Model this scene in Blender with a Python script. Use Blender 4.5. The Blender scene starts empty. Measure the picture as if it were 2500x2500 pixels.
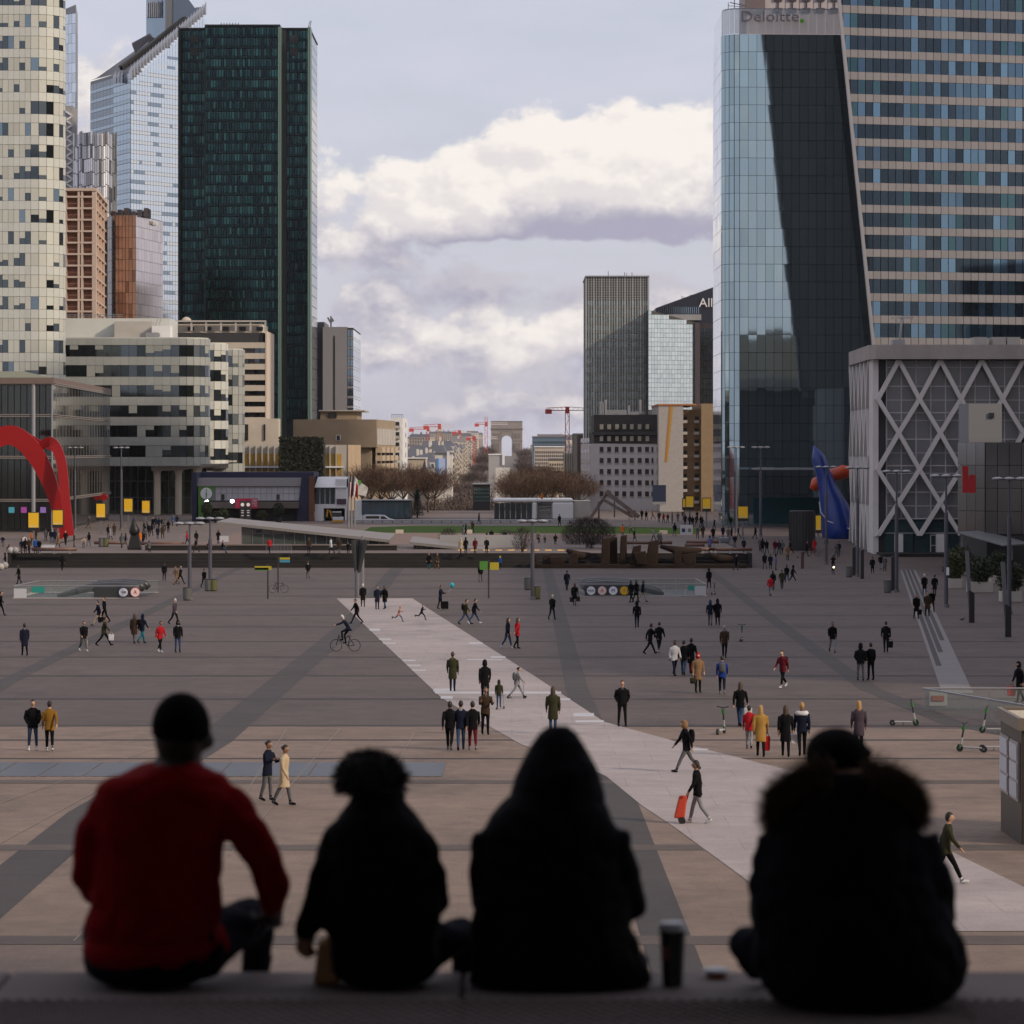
import bpy, bmesh, math, random
from mathutils import Vector, Matrix, kdtree, noise
R = math.radians
random.seed(7)
SC = bpy.context.scene
COL = SC.collection

# ---------------------------------------------------------------- camera
F, CX, HY, ZC = 8000.0, 1250.0, 1100.0, 9.4      # focal length in photo pixels, axis, horizon row, eye height
cam_d = bpy.data.cameras.new('camera')
cam = bpy.data.objects.new('camera', cam_d); COL.objects.link(cam)
cam.location = (0, 0, ZC); cam.rotation_euler = (R(90), 0, 0)
cam_d.sensor_width = 36; cam_d.lens = 36*F/2500; cam_d.shift_y = -(1250-HY)/2500
cam_d.clip_start = 0.5; cam_d.clip_end = 40000
cam_d.dof.use_dof = True; cam_d.dof.focus_distance = 170; cam_d.dof.aperture_fstop = 5.0
SC.camera = cam

# ---------------------------------------------------------------- light
SUN_AZ, SUN_EL = R(122), R(27)
sun_dir = Vector((math.sin(SUN_AZ)*math.cos(SUN_EL), math.cos(SUN_AZ)*math.cos(SUN_EL), math.sin(SUN_EL)))
sd = bpy.data.lights.new('sun', 'SUN'); sd.energy = 2.7; sd.angle = R(3.0); sd.color = (1.0, 0.84, 0.65)
so = bpy.data.objects.new('sun', sd); COL.objects.link(so)
so.rotation_euler = sun_dir.to_track_quat('Z', 'Y').to_euler(); so.location = (60, -60, 120)

wd = bpy.data.worlds.new('World'); SC.world = wd; wd.use_nodes = True
def make_world():
    nt = wd.node_tree; N = nt.nodes; L = nt.links; N.clear()
    def nd(t, **k):
        n = N.new(t)
        for a, b in k.items(): setattr(n, a, b)
        return n
    def math_(op, a, b=None, c=None, clamp=False):
        n = nd('ShaderNodeMath', operation=op, use_clamp=clamp)
        for i, v in enumerate((a, b, c)):
            if v is None: continue
            if isinstance(v, (int, float)): n.inputs[i].default_value = v
            else: L.new(v, n.inputs[i])
        return n.outputs[0]
    def smooth(x, a, b):
        n = nd('ShaderNodeMapRange', interpolation_type='SMOOTHSTEP'); L.new(x, n.inputs[0])
        n.inputs[1].default_value = a; n.inputs[2].default_value = b; return n.outputs[0]
    def mixc(f, a, b):
        n = nd('ShaderNodeMix', data_type='RGBA')
        if isinstance(f, (int, float)): n.inputs[0].default_value = f
        else: L.new(f, n.inputs[0])
        for i, v in ((6, a), (7, b)):
            if isinstance(v, tuple): n.inputs[i].default_value = (*v, 1)
            else: L.new(v, n.inputs[i])
        return n.outputs[2]
    tc = nd('ShaderNodeTexCoord'); sp = nd('ShaderNodeSeparateXYZ'); L.new(tc.outputs['Generated'], sp.inputs[0])
    az = math_('ARCTAN2', sp.outputs[0], sp.outputs[1])
    el = math_('ARCSINE', sp.outputs[2])
    U = math_('MULTIPLY', az, 16.0)          # 1 unit of U or V = 500 photo pixels
    V = math_('MULTIPLY', el, 16.0)
    def fbm(du, dv, su, sv, detail, seed, rough=.56):
        c = nd('ShaderNodeCombineXYZ')
        L.new(math_('MULTIPLY_ADD', U, su, du*su), c.inputs[0]); L.new(math_('MULTIPLY_ADD', V, sv, dv*sv), c.inputs[1])
        c.inputs[2].default_value = seed
        n = nd('ShaderNodeTexNoise'); n.inputs['Scale'].default_value = 1.0
        n.inputs['Detail'].default_value = detail; n.inputs['Roughness'].default_value = rough
        L.new(c.outputs[0], n.inputs['Vector']); return n.outputs[0]
    def blob(u, v, ru, rv, amp, du, dv):
        a = math_('MULTIPLY', math_('ADD', U, du-u), 1/ru); b = math_('MULTIPLY', math_('ADD', V, dv-v), 1/rv)
        r2 = math_('ADD', math_('MULTIPLY', a, a), math_('MULTIPLY', b, b))
        return math_('MULTIPLY', math_('EXPONENT', math_('MULTIPLY', r2, -1.0)), amp)
    # cumulus banks: (u, v, ru, rv, amp)
    BL = [(.42, 1.30, .62, .24, .42), (-.25, 1.18, .62, .17, .34), (.75, 1.48, .42, .22, .34), (.10, 1.48, .38, .2, .24), (-.62, 1.05, .5, .15, .2), (.95, 1.25, .4, .25, .25),
          (-.55, .72, .4, .22, .24), (.25, .62, .5, .2, .22), (.6, .8, .35, .15, .2), (-.1, .5, .9, .12, .18), (0, .22, 1.2, .08, .12),
          (-2.2, 1.75, .5, .4, .3), (0, 2.05, 2.0, .33, -.38), (-.6, 1.66, .42, .17, -.34), (.55, .95, .7, .06, -.30), (-.05, 1.0, .5, .03, -.12), (-.9, .3, .7, .07, -.12)]
    def density(du, dv):
        d = fbm(du, dv, 2.9, 3.9, 11.0, 3.1, .58)
        d = math_('ADD', d, math_('MULTIPLY_ADD', fbm(du, dv, .7, 1.4, 3.0, 8.7), .55, -.30))
        for b in BL: d = math_('ADD', d, blob(*b, du, dv))
        return d
    d0 = density(0, 0); d1 = density(.04, .07); d2 = density(.05, .34)
    mask = smooth(d0, .49, .65)
    la = smooth(math_('SUBTRACT', d0, d1), -.10, .16); lb = smooth(math_('SUBTRACT', d0, d2), -.26, .40)
    lit = math_('ADD', math_('MULTIPLY', la, .30), math_('MULTIPLY', lb, .70), clamp=True)
    sky = nd('ShaderNodeTexSky', sky_type='NISHITA', sun_disc=False)
    sky.sun_elevation = SUN_EL; sky.sun_rotation = SUN_AZ; sky.altitude = 60; sky.air_density = 1.0; sky.dust_density = 2.2; sky.ozone_density = 1.2
    veil = fbm(0, 0, 1.1, 3.6, 6.0, 21.0)
    base = mixc(math_('MULTIPLY_ADD', veil, .5, .52), sky.outputs[0], (5.5, 5.45, 6.4))
    cloud = mixc(lit, (3.45, 3.35, 4.25), (7.9, 7.4, 7.0))
    col = mixc(mask, base, cloud)
    bg = nd('ShaderNodeBackground'); bg.inputs[1].default_value = 0.122; L.new(col, bg.inputs[0])
    out = nd('ShaderNodeOutputWorld'); L.new(bg.outputs[0], out.inputs[0])
make_world()

SC.view_settings.view_transform = 'Standard'; SC.view_settings.look = 'None'
SC.view_settings.exposure = 0.0; SC.view_settings.gamma = 1.0; SC.view_settings.use_curve_mapping = False
wd.cycles.sampling_method = 'MANUAL'; wd.cycles.sample_map_resolution = 512
cy = SC.cycles
cy.use_denoising = True; cy.max_bounces = 5; cy.diffuse_bounces = 2; cy.glossy_bounces = 3; cy.transmission_bounces = 4
cy.transparent_max_bounces = 6; cy.volume_bounces = 0; cy.caustics_reflective = False; cy.caustics_refractive = False
cy.sample_clamp_indirect = 4.0

# ---------------------------------------------------------------- helpers
def W(px, py, Y): return Vector(((px-CX)/F*Y, Y, ZC-(py-HY)/F*Y))
def X(px, Y): return (px-CX)/F*Y
def Z(py, Y): return ZC-(py-HY)/F*Y

TERR, YT = -2.3, 372.0           # level of the upper terrace, where its steps stand
def gz(x, Y):
    pl = -0.0105*min(Y, YT)
    if Y <= YT: return pl
    if -57 < x < 27: return TERR
    s = min(1, (Y-YT)/70); return pl+(TERR-pl)*s
def gp(px, py):
    """the point of the ground seen at a photo pixel"""
    Y = 50.0
    while Y < 640:
        if Z(py, Y) < gz(X(px, Y), Y): break
        Y += .4 if Y < 120 else 1.0
    lo, hi = Y-1.2, Y
    for _ in range(18):
        m = (lo+hi)/2
        if Z(py, m) < gz(X(px, m), m): hi = m
        else: lo = m
    return Vector((X(px, hi), hi, gz(X(px, hi), hi)))
def plane_pt(px, py, dz=0.0):
    D = F*ZC/(py-1184); return Vector((X(px, D), D, -0.0105*D+dz))

_mats = {}
def M(name, rgb, rough=.7, metal=0.0, var=0.0, scale=1.0, bump=0.0, bscale=None, spec=.5, stretch=(1, 1, 1), emit=0.0, alpha=1.0, trans=0.0, rnd=0.0):
    if name in _mats: return _mats[name]
    m = bpy.data.materials.new(name); m.use_nodes = True; _mats[name] = m
    nt = m.node_tree; N = nt.nodes; L = nt.links; b = N['Principled BSDF']
    b.inputs['Base Color'].default_value = (*rgb, 1); b.inputs['Roughness'].default_value = rough
    b.inputs['Metallic'].default_value = metal; b.inputs['Specular IOR Level'].default_value = spec
    if emit: b.inputs['Emission Color'].default_value = (*rgb, 1); b.inputs['Emission Strength'].default_value = emit
    if alpha < 1: b.inputs['Alpha'].default_value = alpha
    if trans: b.inputs['Transmission Weight'].default_value = trans
    src = None
    if var or bump:
        g = N.new('ShaderNodeNewGeometry'); mp = N.new('ShaderNodeMapping'); mp.inputs['Scale'].default_value = stretch
        L.new(g.outputs['Position'], mp.inputs[0])
    if var:
        n = N.new('ShaderNodeTexNoise'); n.inputs['Scale'].default_value = scale; n.inputs['Detail'].default_value = 6; n.inputs['Roughness'].default_value = .65
        L.new(mp.outputs[0], n.inputs['Vector'])
        r = N.new('ShaderNodeMapRange'); r.inputs[1].default_value = .25; r.inputs[2].default_value = .75
        r.inputs[3].default_value = 1-var; r.inputs[4].default_value = 1+var; L.new(n.outputs[0], r.inputs[0]); src = r.outputs[0]
    if rnd:
        oi = N.new('ShaderNodeObjectInfo'); r = N.new('ShaderNodeMapRange'); r.inputs[3].default_value = 1-rnd; r.inputs[4].default_value = 1+rnd
        L.new(oi.outputs['Random'], r.inputs[0])
        if src:
            mm = N.new('ShaderNodeMath'); mm.operation = 'MULTIPLY'; L.new(src, mm.inputs[0]); L.new(r.outputs[0], mm.inputs[1]); src = mm.outputs[0]
        else: src = r.outputs[0]
    if src:
        v = N.new('ShaderNodeVectorMath'); v.operation = 'SCALE'; v.inputs[0].default_value = rgb; L.new(src, v.inputs['Scale'])
        L.new(v.outputs[0], b.inputs['Base Color'])
    if bump:
        n2 = N.new('ShaderNodeTexNoise'); n2.inputs['Scale'].default_value = bscale or scale*3; n2.inputs['Detail'].default_value = 4
        L.new(mp.outputs[0], n2.inputs['Vector'])
        bp = N.new('ShaderNodeBump'); bp.inputs['Strength'].default_value = bump; bp.inputs['Distance'].default_value = .05
        L.new(n2.outputs[0], bp.inputs['Height']); L.new(bp.outputs[0], b.inputs['Normal'])
    return m

OFF = {}
def setp(o, label=None, cat=None, group=None, kind=None):
    for k, v in (('label', label), ('category', cat), ('group', group), ('kind', kind)):
        if v: o[k] = v
    return o
def thing(name, label, cat, loc=(0, 0, 0), group=None, rz=0.0):
    o = bpy.data.objects.new(name, None); COL.objects.link(o); o.location = loc; o.rotation_euler = (0, 0, rz); o.empty_display_size = .2
    OFF[o.name] = Vector(loc) if rz == 0 else None
    return setp(o, label, cat, group)

class MB:
    def __init__(s): s.v = []; s.f = []; s.mi = []; s.cur = 0
    def face(s, pts):
        n = len(s.v); s.v += [tuple(p) for p in pts]; s.f.append(tuple(range(n, n+len(pts)))); s.mi.append(s.cur); return s
    def hexa(s, p):
        """8 points: bottom ring then top ring"""
        n = len(s.v); s.v += [tuple(q) for q in p]
        for a in ((3, 2, 1, 0), (4, 5, 6, 7), (0, 1, 5, 4), (1, 2, 6, 5), (2, 3, 7, 6), (3, 0, 4, 7)):
            s.f.append(tuple(n+i for i in a)); s.mi.append(s.cur)
        return s
    def box(s, x0, x1, y0, y1, z0, z1):
        return s.hexa([(x0, y0, z0), (x1, y0, z0), (x1, y1, z0), (x0, y1, z0), (x0, y0, z1), (x1, y0, z1), (x1, y1, z1), (x0, y1, z1)])
    def obox(s, x, y, z, a, w, d, h):
        """box w wide along direction a, standing out d to the local -y side, h high"""
        c, q = math.cos(a), math.sin(a)
        def t(u, v, zz): return (x+u*c-v*q, y+u*q+v*c, z+zz)
        return s.hexa([t(-w/2, -d, 0), t(w/2, -d, 0), t(w/2, 0, 0), t(-w/2, 0, 0), t(-w/2, -d, h), t(w/2, -d, h), t(w/2, 0, h), t(-w/2, 0, h)])
    def prism(s, poly, z0, z1, tops=None):
        n = len(poly); k = len(s.v)
        s.v += [(p[0], p[1], z0) for p in poly]+[(p[0], p[1], tops[i] if tops else z1) for i, p in enumerate(poly)]
        s.f.append(tuple(k+i for i in reversed(range(n)))); s.f.append(tuple(k+n+i for i in range(n))); s.mi += [s.cur]*2
        for i in range(n):
            j = (i+1) % n; s.f.append((k+i, k+j, k+n+j, k+n+i)); s.mi.append(s.cur)
        return s
    def tube(s, pts, r, n=8, caps=True, flat=1.0):
        pts = [Vector(p) for p in pts]; rs = r if isinstance(r, (list, tuple)) else [r]*len(pts)
        k = len(s.v); up = None
        for i, p in enumerate(pts):
            t = (pts[min(i+1, len(pts)-1)]-pts[max(i-1, 0)]).normalized()
            if up is None: up = Vector((0, 0, 1)) if abs(t.z) < .9 else Vector((1, 0, 0))
            a = t.cross(up).normalized(); b = a.cross(t).normalized(); up = b
            for j in range(n):
                an = 2*math.pi*j/n+math.pi/n
                s.v.append(tuple(p+(a*math.cos(an)+b*math.sin(an)*flat)*rs[i]))
        for i in range(len(pts)-1):
            for j in range(n):
                q = (j+1) % n
                s.f.append((k+i*n+j, k+(i+1)*n+j, k+(i+1)*n+q, k+i*n+q)); s.mi.append(s.cur)
        if caps:
            s.f.append(tuple(k+j for j in range(n))); s.f.append(tuple(k+(len(pts)-1)*n+j for j in reversed(range(n)))); s.mi += [s.cur]*2
        return s
    def bar(s, a, b, w=.1): return s.tube([a, b], w*.7071, 4)
    def lathe(s, c, prof, n=16):
        """profile of (radius, height) about a vertical axis through c"""
        k = len(s.v)
        for r_, h in prof:
            for j in range(n):
                an = 2*math.pi*j/n; s.v.append((c[0]+r_*math.cos(an), c[1]+r_*math.sin(an), c[2]+h))
        for i in range(len(prof)-1):
            for j in range(n):
                q = (j+1) % n; s.f.append((k+i*n+j, k+i*n+q, k+(i+1)*n+q, k+(i+1)*n+j)); s.mi.append(s.cur)
        s.f.append(tuple(k+j for j in reversed(range(n)))); s.f.append(tuple(k+(len(prof)-1)*n+j for j in range(n))); s.mi += [s.cur]*2
        return s
    def mesh(s, name, mats, off=None, smooth=False):
        me = bpy.data.meshes.new(name)
        v = s.v if off is None else [(a-off[0], b-off[1], c-off[2]) for a, b, c in s.v]
        me.from_pydata(v, [], s.f)
        for m in (mats if isinstance(mats, (list, tuple)) else [mats]): me.materials.append(m)
        if any(s.mi): me.polygons.foreach_set('material_index', s.mi)
        if smooth: me.polygons.foreach_set('use_smooth', [True]*len(s.f))
        me.update(); return me
    def build(s, name, mats, parent=None, smooth=False, kind=None, label=None, cat=None, group=None, bevel=0):
        off = OFF.get(parent.name) if parent else None
        o = bpy.data.objects.new(name, s.mesh(name, mats, off, smooth)); COL.objects.link(o)
        if parent: o.parent = parent
        OFF[o.name] = off
        if bevel:
            md = o.modifiers.new('bevel', 'BEVEL'); md.width = bevel; md.segments = 2; md.limit_method = 'ANGLE'
        return setp(o, label, cat, group, kind)

def one(name, mats, fn, parent=None, **k):
    b = MB(); fn(b); return b.build(name, mats, parent, **k)

_pm = {}
def panel_mesh(w, h, d, mat):
    key = (round(w, 2), round(h, 2), round(d, 2), mat.name)
    if key not in _pm:
        _pm[key] = MB().obox(0, 0, 0, 0, key[0], max(key[2], .01), key[1]).mesh('panel', mat)
    return _pm[key]
class Facade:
    """collects facade pieces; the largest 300 of each name become parts, the rest one stuff part"""
    def __init__(s, parent): s.p = parent; s.it = {}
    def add(s, name, mat, x, y, z, a, w, h, d=.1): s.it.setdefault(name, []).append((x, y, z, a, w, h, d, mat)); return s
    def emit(s, limit=300, key=None, jit=0.0):
        off = OFF[s.p.name]
        for name, L in s.it.items():
            if key: L.sort(key=key)
            for (x, y, z, a, w, h, d, mat) in L[:limit]:
                o = bpy.data.objects.new(name, panel_mesh(w, h, d, mat)); COL.objects.link(o); o.parent = s.p
                o.location = (x-off[0], y-off[1], z-off[2]); o.rotation_euler = (random.gauss(0, jit), 0, a+random.gauss(0, jit)) if jit else (0, 0, a)
            rest = L[limit:]
            if rest:
                b = MB(); mats = []
                for (x, y, z, a, w, h, d, mat) in rest:
                    if mat not in mats: mats.append(mat)
                    b.cur = mats.index(mat); b.obox(x, y, z, a, w, d, h)
                b.build(name+'_field', mats, s.p, kind='stuff')
def cols(p, q, n):
    """n columns between plan points p and q: centre, angle, width"""
    p, q = Vector(p[:2]), Vector(q[:2]); d = q-p; a = math.atan2(d.y, d.x); w = d.length/n
    return [((p+d*((i+.5)/n)).x, (p+d*((i+.5)/n)).y, a, w) for i in range(n)]
def arc_cols(c, r, a0, a1, n):
    """columns round an arc seen from outside, from angle a0 to a1 (angles about centre)"""
    out = []; w = 2*r*math.sin(abs(a1-a0)/n/2)
    for i in range(n):
        t = a0+(a1-a0)*(i+.5)/n; rr = r*math.cos((a1-a0)/n/2)
        out.append((c[0]+rr*math.cos(t), c[1]+rr*math.sin(t), t+math.pi/2, w))
    return out
def dup(root, loc, rz=0.0, label=None, group=None, scale=None):
    r = root.copy(); COL.objects.link(r); r.location = loc; r.rotation_euler = (0, 0, rz)
    if scale is not None: r.scale = (scale,)*3 if isinstance(scale, (int, float)) else scale
    if label: r['label'] = label
    if group: r['group'] = group
    for ch in root.children:
        c = ch.copy(); COL.objects.link(c); c.parent = r
        for g in ch.children:
            e = g.copy(); COL.objects.link(e); e.parent = c
    return r
def text_mesh(body, size, depth=.05, shear=0):
    cu = bpy.data.curves.new('lettering', 'FONT'); cu.body = body; cu.size = size; cu.extrude = depth; cu.align_x = 'CENTER'; cu.align_y = 'CENTER'; cu.shear = shear; cu.resolution_u = 3
    o = bpy.data.objects.new('lettering', cu); COL.objects.link(o)
    me = bpy.data.meshes.new_from_object(o.evaluated_get(bpy.context.evaluated_depsgraph_get()))
    bpy.data.objects.remove(o); bpy.data.curves.remove(cu); return me
def text(body, size, loc, mat, parent, width=None, depth=.05, rz=0.0, name='lettering'):
    me = text_mesh(body, size, depth); me.materials.clear(); me.materials.append(mat)
    o = bpy.data.objects.new(name, me); COL.objects.link(o); o.parent = parent
    p = Vector(loc)-OFF[parent.name] if OFF.get(parent.name) is not None else Vector(loc)
    o.location = p; o.rotation_euler = (R(90), 0, rz)
    if width:
        xs = [v.co.x for v in me.vertices]; o.scale = (width/(max(xs)-min(xs)), 1, 1)
    return o

# ---------------------------------------------------------------- materials
def glass(name, rgb, rough=.06, metal=.9, bump=.02, bs=.35, rnd=.12): return M(name, rgb, rough, metal, bump=bump, bscale=bs, scale=.3, rnd=rnd)
m_cream = M('cream cladding', (.53, .535, .485), .35, var=.06, scale=.15, rnd=.05)
m_blind = M('cream blind', (.49, .49, .425), .4, rnd=.1)
m_dglass = glass('dark office glass', (.10, .12, .13))
m_bglass = glass('blue office glass', (.20, .26, .30))
m_dark = M('dark joint', (.03, .03, .03), .6)
m_conc = M('pale concrete', (.42, .39, .35), .85, var=.15, scale=.3, bump=.1)
m_beige = M('beige concrete', (.50, .43, .34), .85, var=.12, scale=.2, bump=.1)
m_brown = M('brown concrete', (.30, .23, .155), .9, var=.16, scale=.25, bump=.1)
m_white = M('white render', (.72, .71, .70), .6, var=.05, scale=.3)
m_grey = M('grey render', (.30, .29, .29), .8, var=.1, scale=.2)
m_steel = M('grey steel', (.17, .17, .18), .45, .3)
m_lsteel = M('pale steel', (.30, .30, .31), .4, .4)
m_black = M('black paint', (.015, .015, .016), .5)
m_red = M('red painted steel', (.30, .008, .008), .5, spec=.25, var=.1, scale=.5)
# ================================================================ ground
def paving(name, rgb, var=.2, streak=.25, joint=.86):
    """granite paving: fine grain, broad sweeps of wear and thin slab joints"""
    m = bpy.data.materials.new(name); m.use_nodes = True; nt = m.node_tree; N = nt.nodes; L = nt.links; b = N['Principled BSDF']
    b.inputs['Roughness'].default_value = .75; b.inputs['Specular IOR Level'].default_value = .35
    g = N.new('ShaderNodeNewGeometry')
    def noise_(sc, st, det=5):
        mp = N.new('ShaderNodeMapping'); mp.inputs['Scale'].default_value = st; L.new(g.outputs['Position'], mp.inputs[0])
        n = N.new('ShaderNodeTexNoise'); n.inputs['Scale'].default_value = sc; n.inputs['Detail'].default_value = det; n.inputs['Roughness'].default_value = .7
        L.new(mp.outputs[0], n.inputs['Vector']); return n.outputs[0]
    def mul(a, lo, hi, f0=.3, f1=.7):
        r = N.new('ShaderNodeMapRange'); r.inputs[1].default_value = f0; r.inputs[2].default_value = f1; r.inputs[3].default_value = lo; r.inputs[4].default_value = hi
        L.new(a, r.inputs[0]); return r.outputs[0]
    br = N.new('ShaderNodeTexBrick'); br.inputs['Scale'].default_value = 1; br.inputs['Brick Width'].default_value = 2.4; br.inputs['Row Height'].default_value = 3.0
    br.inputs['Mortar Size'].default_value = .012; br.offset = 0.5; br.inputs['Color1'].default_value = (.975, .975, .975, 1); br.inputs['Color2'].default_value = (1.025, 1.022, 1.02, 1); br.inputs['Mortar'].default_value = (joint, joint, joint, 1)
    L.new(g.outputs['Position'], br.inputs['Vector'])
    v = N.new('ShaderNodeVectorMath'); v.operation = 'SCALE'; L.new(br.outputs[0], v.inputs[0])
    a = mul(noise_(.9, (1, 1, 1)), 1-var, 1+var); c = mul(noise_(.05, (.8, 1.6, 1)), 1-streak*.6, 1+streak*.6); e = mul(noise_(14, (1, .6, 1), 3), .9, 1.1); st = mul(noise_(.30, (.6, 1.2, 1)), .90, 1.09)
    p = N.new('ShaderNodeMath'); p.operation = 'MULTIPLY'; L.new(a, p.inputs[0]); L.new(c, p.inputs[1])
    p2 = N.new('ShaderNodeMath'); p2.operation = 'MULTIPLY'; L.new(p.outputs[0], p2.inputs[0]); L.new(e, p2.inputs[1])
    p3 = N.new('ShaderNodeMath'); p3.operation = 'MULTIPLY'; L.new(p2.outputs[0], p3.inputs[0]); L.new(st, p3.inputs[1])
    sn = mul(noise_(.22, (1, .45, 1), 9), .80, 1.0, .36, .46); p4 = N.new('ShaderNodeMath'); p4.operation = 'MULTIPLY'; L.new(p3.outputs[0], p4.inputs[0]); L.new(sn, p4.inputs[1])
    L.new(p4.outputs[0], v.inputs['Scale'])
    v2 = N.new('ShaderNodeVectorMath'); v2.operation = 'MULTIPLY'; L.new(v.outputs[0], v2.inputs[0]); v2.inputs[1].default_value = rgb
    L.new(v2.outputs[0], b.inputs['Base Color']); return m
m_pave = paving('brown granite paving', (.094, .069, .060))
m_pave_n = paving('sunlit beige paving', (.198, .141, .105))  # paler, warmer colour holds the sunlight of the near field
m_band = paving('charcoal granite band', (.056, .046, .041), .12, .15)
m_joint = M('dark granite strip', (.040, .033, .030), .8, var=.2, scale=.4)
m_nband = paving('brown granite strip', (.098, .076, .062), .12, .15)
m_path = paving('white stone path', (.345, .295, .277), .10, .16, .72)
m_mark = M('white stone slab', (.47, .46, .47), .7, var=.06, scale=1)
m_terr = paving('pale terrace paving', (.150, .114, .096), .1, .2)
m_pink = M('pink gravel paving', (.19, .125, .10), .9, var=.12, scale=.4)
m_lawn = M('short lawn', (.034, .072, .010), .95, spec=.1, var=.3, scale=1.5, bump=.4, bscale=12)
m_earth = M('town ground', (.14, .125, .11), .95, var=.3, scale=.02)

prof = [(-3000, -9), (600, -9), (700, -12), (1000, -20), (1500, -28), (2200, -20), (3000, -12), (4000, -4), (4675, 1.5), (6000, -5), (9000, -12), (30000, -40)]
def ground_z(Y):
    for (a, za), (b, zb) in zip(prof, prof[1:]):
        if a <= Y <= b: return za+(zb-za)*(Y-a)/(b-a)
    return -40
b = MB()
xs = [-12000, -3000, -600, 0, 600, 3000, 12000]
for (ya, za), (yb, zb) in zip(prof, prof[1:]):
    for xa, xb in zip(xs, xs[1:]): b.face([(xa, ya, za), (xb, ya, za), (xb, yb, zb), (xa, yb, zb)])
b.build('ground', m_earth, kind='structure')
def sheet(name, mat, pts, dz, parent=None, kind='structure'):
    """flat polygon on the sloping plaza, pts as plan points"""
    bb = MB(); bb.face([(x, y, -0.0105*y+dz) for x, y in pts]); return bb.build(name, mat, parent, kind=kind)
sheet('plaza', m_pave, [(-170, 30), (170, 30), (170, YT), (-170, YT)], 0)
# nearer field of paler paving, its tone standing for the sunlit part
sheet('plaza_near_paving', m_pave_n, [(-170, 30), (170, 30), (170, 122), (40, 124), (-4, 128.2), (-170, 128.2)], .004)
plz = bpy.data.objects['plaza']
for k, (D, w) in enumerate(((67.6, 1.3), (84.9, 1.3), (103.7, 1.2), (112.5, .45), (120.7, .5), (127.9, .8), (144, .7), (161.4, .75), (179, .75), (196.7, .7), (217, .75), (236.5, .7), (257, .7), (277, .6), (298, .6), (320, .6), (344, .6))):
    sheet('paving_strip', m_joint if 105 < D else m_nband, [(-120, D-w/2), (120, D-w/2), (120, D+w/2), (-120, D+w/2)], .012, plz, None)
for pts, w in (([(-17.5, 40), (-24.2, 158), (-31, YT)], .95), ([(-11.6, 40), (-12.0, 94), (-11.0, 120), (-10.9, 224), (-13, YT)], 1.5), ([(3.2, 40), (3.2, 98), (3.0, 152), (4.0, YT)], 1.05),
               ([(24, 100), (17.4, 129), (16.5, 151), (18.2, 227), (21.9, YT)], 1.0), ([(44, 120), (47, 250), (49, YT)], 1.2)):
    sheet('paving_band', m_band, [(x-w/2, y) for x, y in pts]+[(x+w/2, y) for x, y in reversed(pts)], .008, plz, None)
# the pale path that crosses the plaza and bends towards the right
def pth(L): return [(plane_pt(*q).x, plane_pt(*q).y) for q in L]
path = pth([(821, 1461), (1078, 1705), (1180, 1766), (1274, 1819), (1400, 1860), (1480, 1896), (1566, 1967), (1643, 2018), (1838, 2161), (1960, 2275), (2720, 2275),
            (2500, 2167), (2316, 2077), (2120, 1965), (1941, 1883), (1900, 1875), (1690, 1822), (1475, 1763), (1300, 1648), (1006, 1461)])
sheet('pale_path', m_path, path, .016)
pp = bpy.data.objects['pale_path']
for (x0, x1, y, h) in ((902, 928, 1538, 5), (925, 955, 1561, 3), (935, 966, 1571, 3), (983, 1014, 1613, 3), (994, 1027, 1625, 3), (1006, 1040, 1637, 3), (1058, 1110, 1686, 8), (1076, 1105, 1704, 7), (1062, 1370, 1692, 5), (1345, 1392, 1708, 4), (1400, 1450, 1746, 8), (1405, 1474, 1762, 5), (1690, 1728, 1831, 4), (1145, 1178, 1571, 4), (1198, 1234, 1605, 4), (1140, 1228, 1611, 2)):
    a = pth([(x0, y-h/2), (x1, y-h/2), (x1, y+h/2), (x0, y+h/2)]); sheet('path_slab', m_mark, list(reversed(a)), .020, pp, None)
# metal floor grating beside the steps
def tile_mat():
    m = bpy.data.materials.new('steel grating'); m.use_nodes = True; N = m.node_tree.nodes; L = m.node_tree.links; b_ = N['Principled BSDF']
    g = N.new('ShaderNodeNewGeometry'); ch = N.new('ShaderNodeTexChecker'); ch.inputs['Scale'].default_value = 6
    ch.inputs[1].default_value = (.045, .05, .06, 1); ch.inputs[2].default_value = (.11, .12, .14, 1); L.new(g.outputs['Position'], ch.inputs[0]); L.new(ch.outputs[0], b_.inputs['Base Color'])
    b_.inputs['Metallic'].default_value = .3; b_.inputs['Roughness'].default_value = .5; return m
m_grate = tile_mat()
g0 = thing('floor_grating', 'long dark steel grating set flush in the beige paving', 'grating', (-12, 108, -1.13))
gpts = pth([(1078, 1891), (1100, 1861), (-60, 1866), (-60, 1897)])
xa, ya, yb = -22.5, 105.6, 110.9
for k in range(14):
    x0 = xa+k*1.45
    one('grating_plate', m_grate, lambda b: b.hexa([(x0, ya, -.0105*ya-.05), (x0+1.40, ya, -.0105*ya-.05), (x0+1.40, yb, -.0105*yb-.05), (x0, yb, -.0105*yb-.05), (x0, ya, -.0105*ya+.02), (x0+1.40, ya, -.0105*ya+.02), (x0+1.40, yb, -.0105*yb+.02), (x0, yb, -.0105*yb+.02)]), g0)
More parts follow.
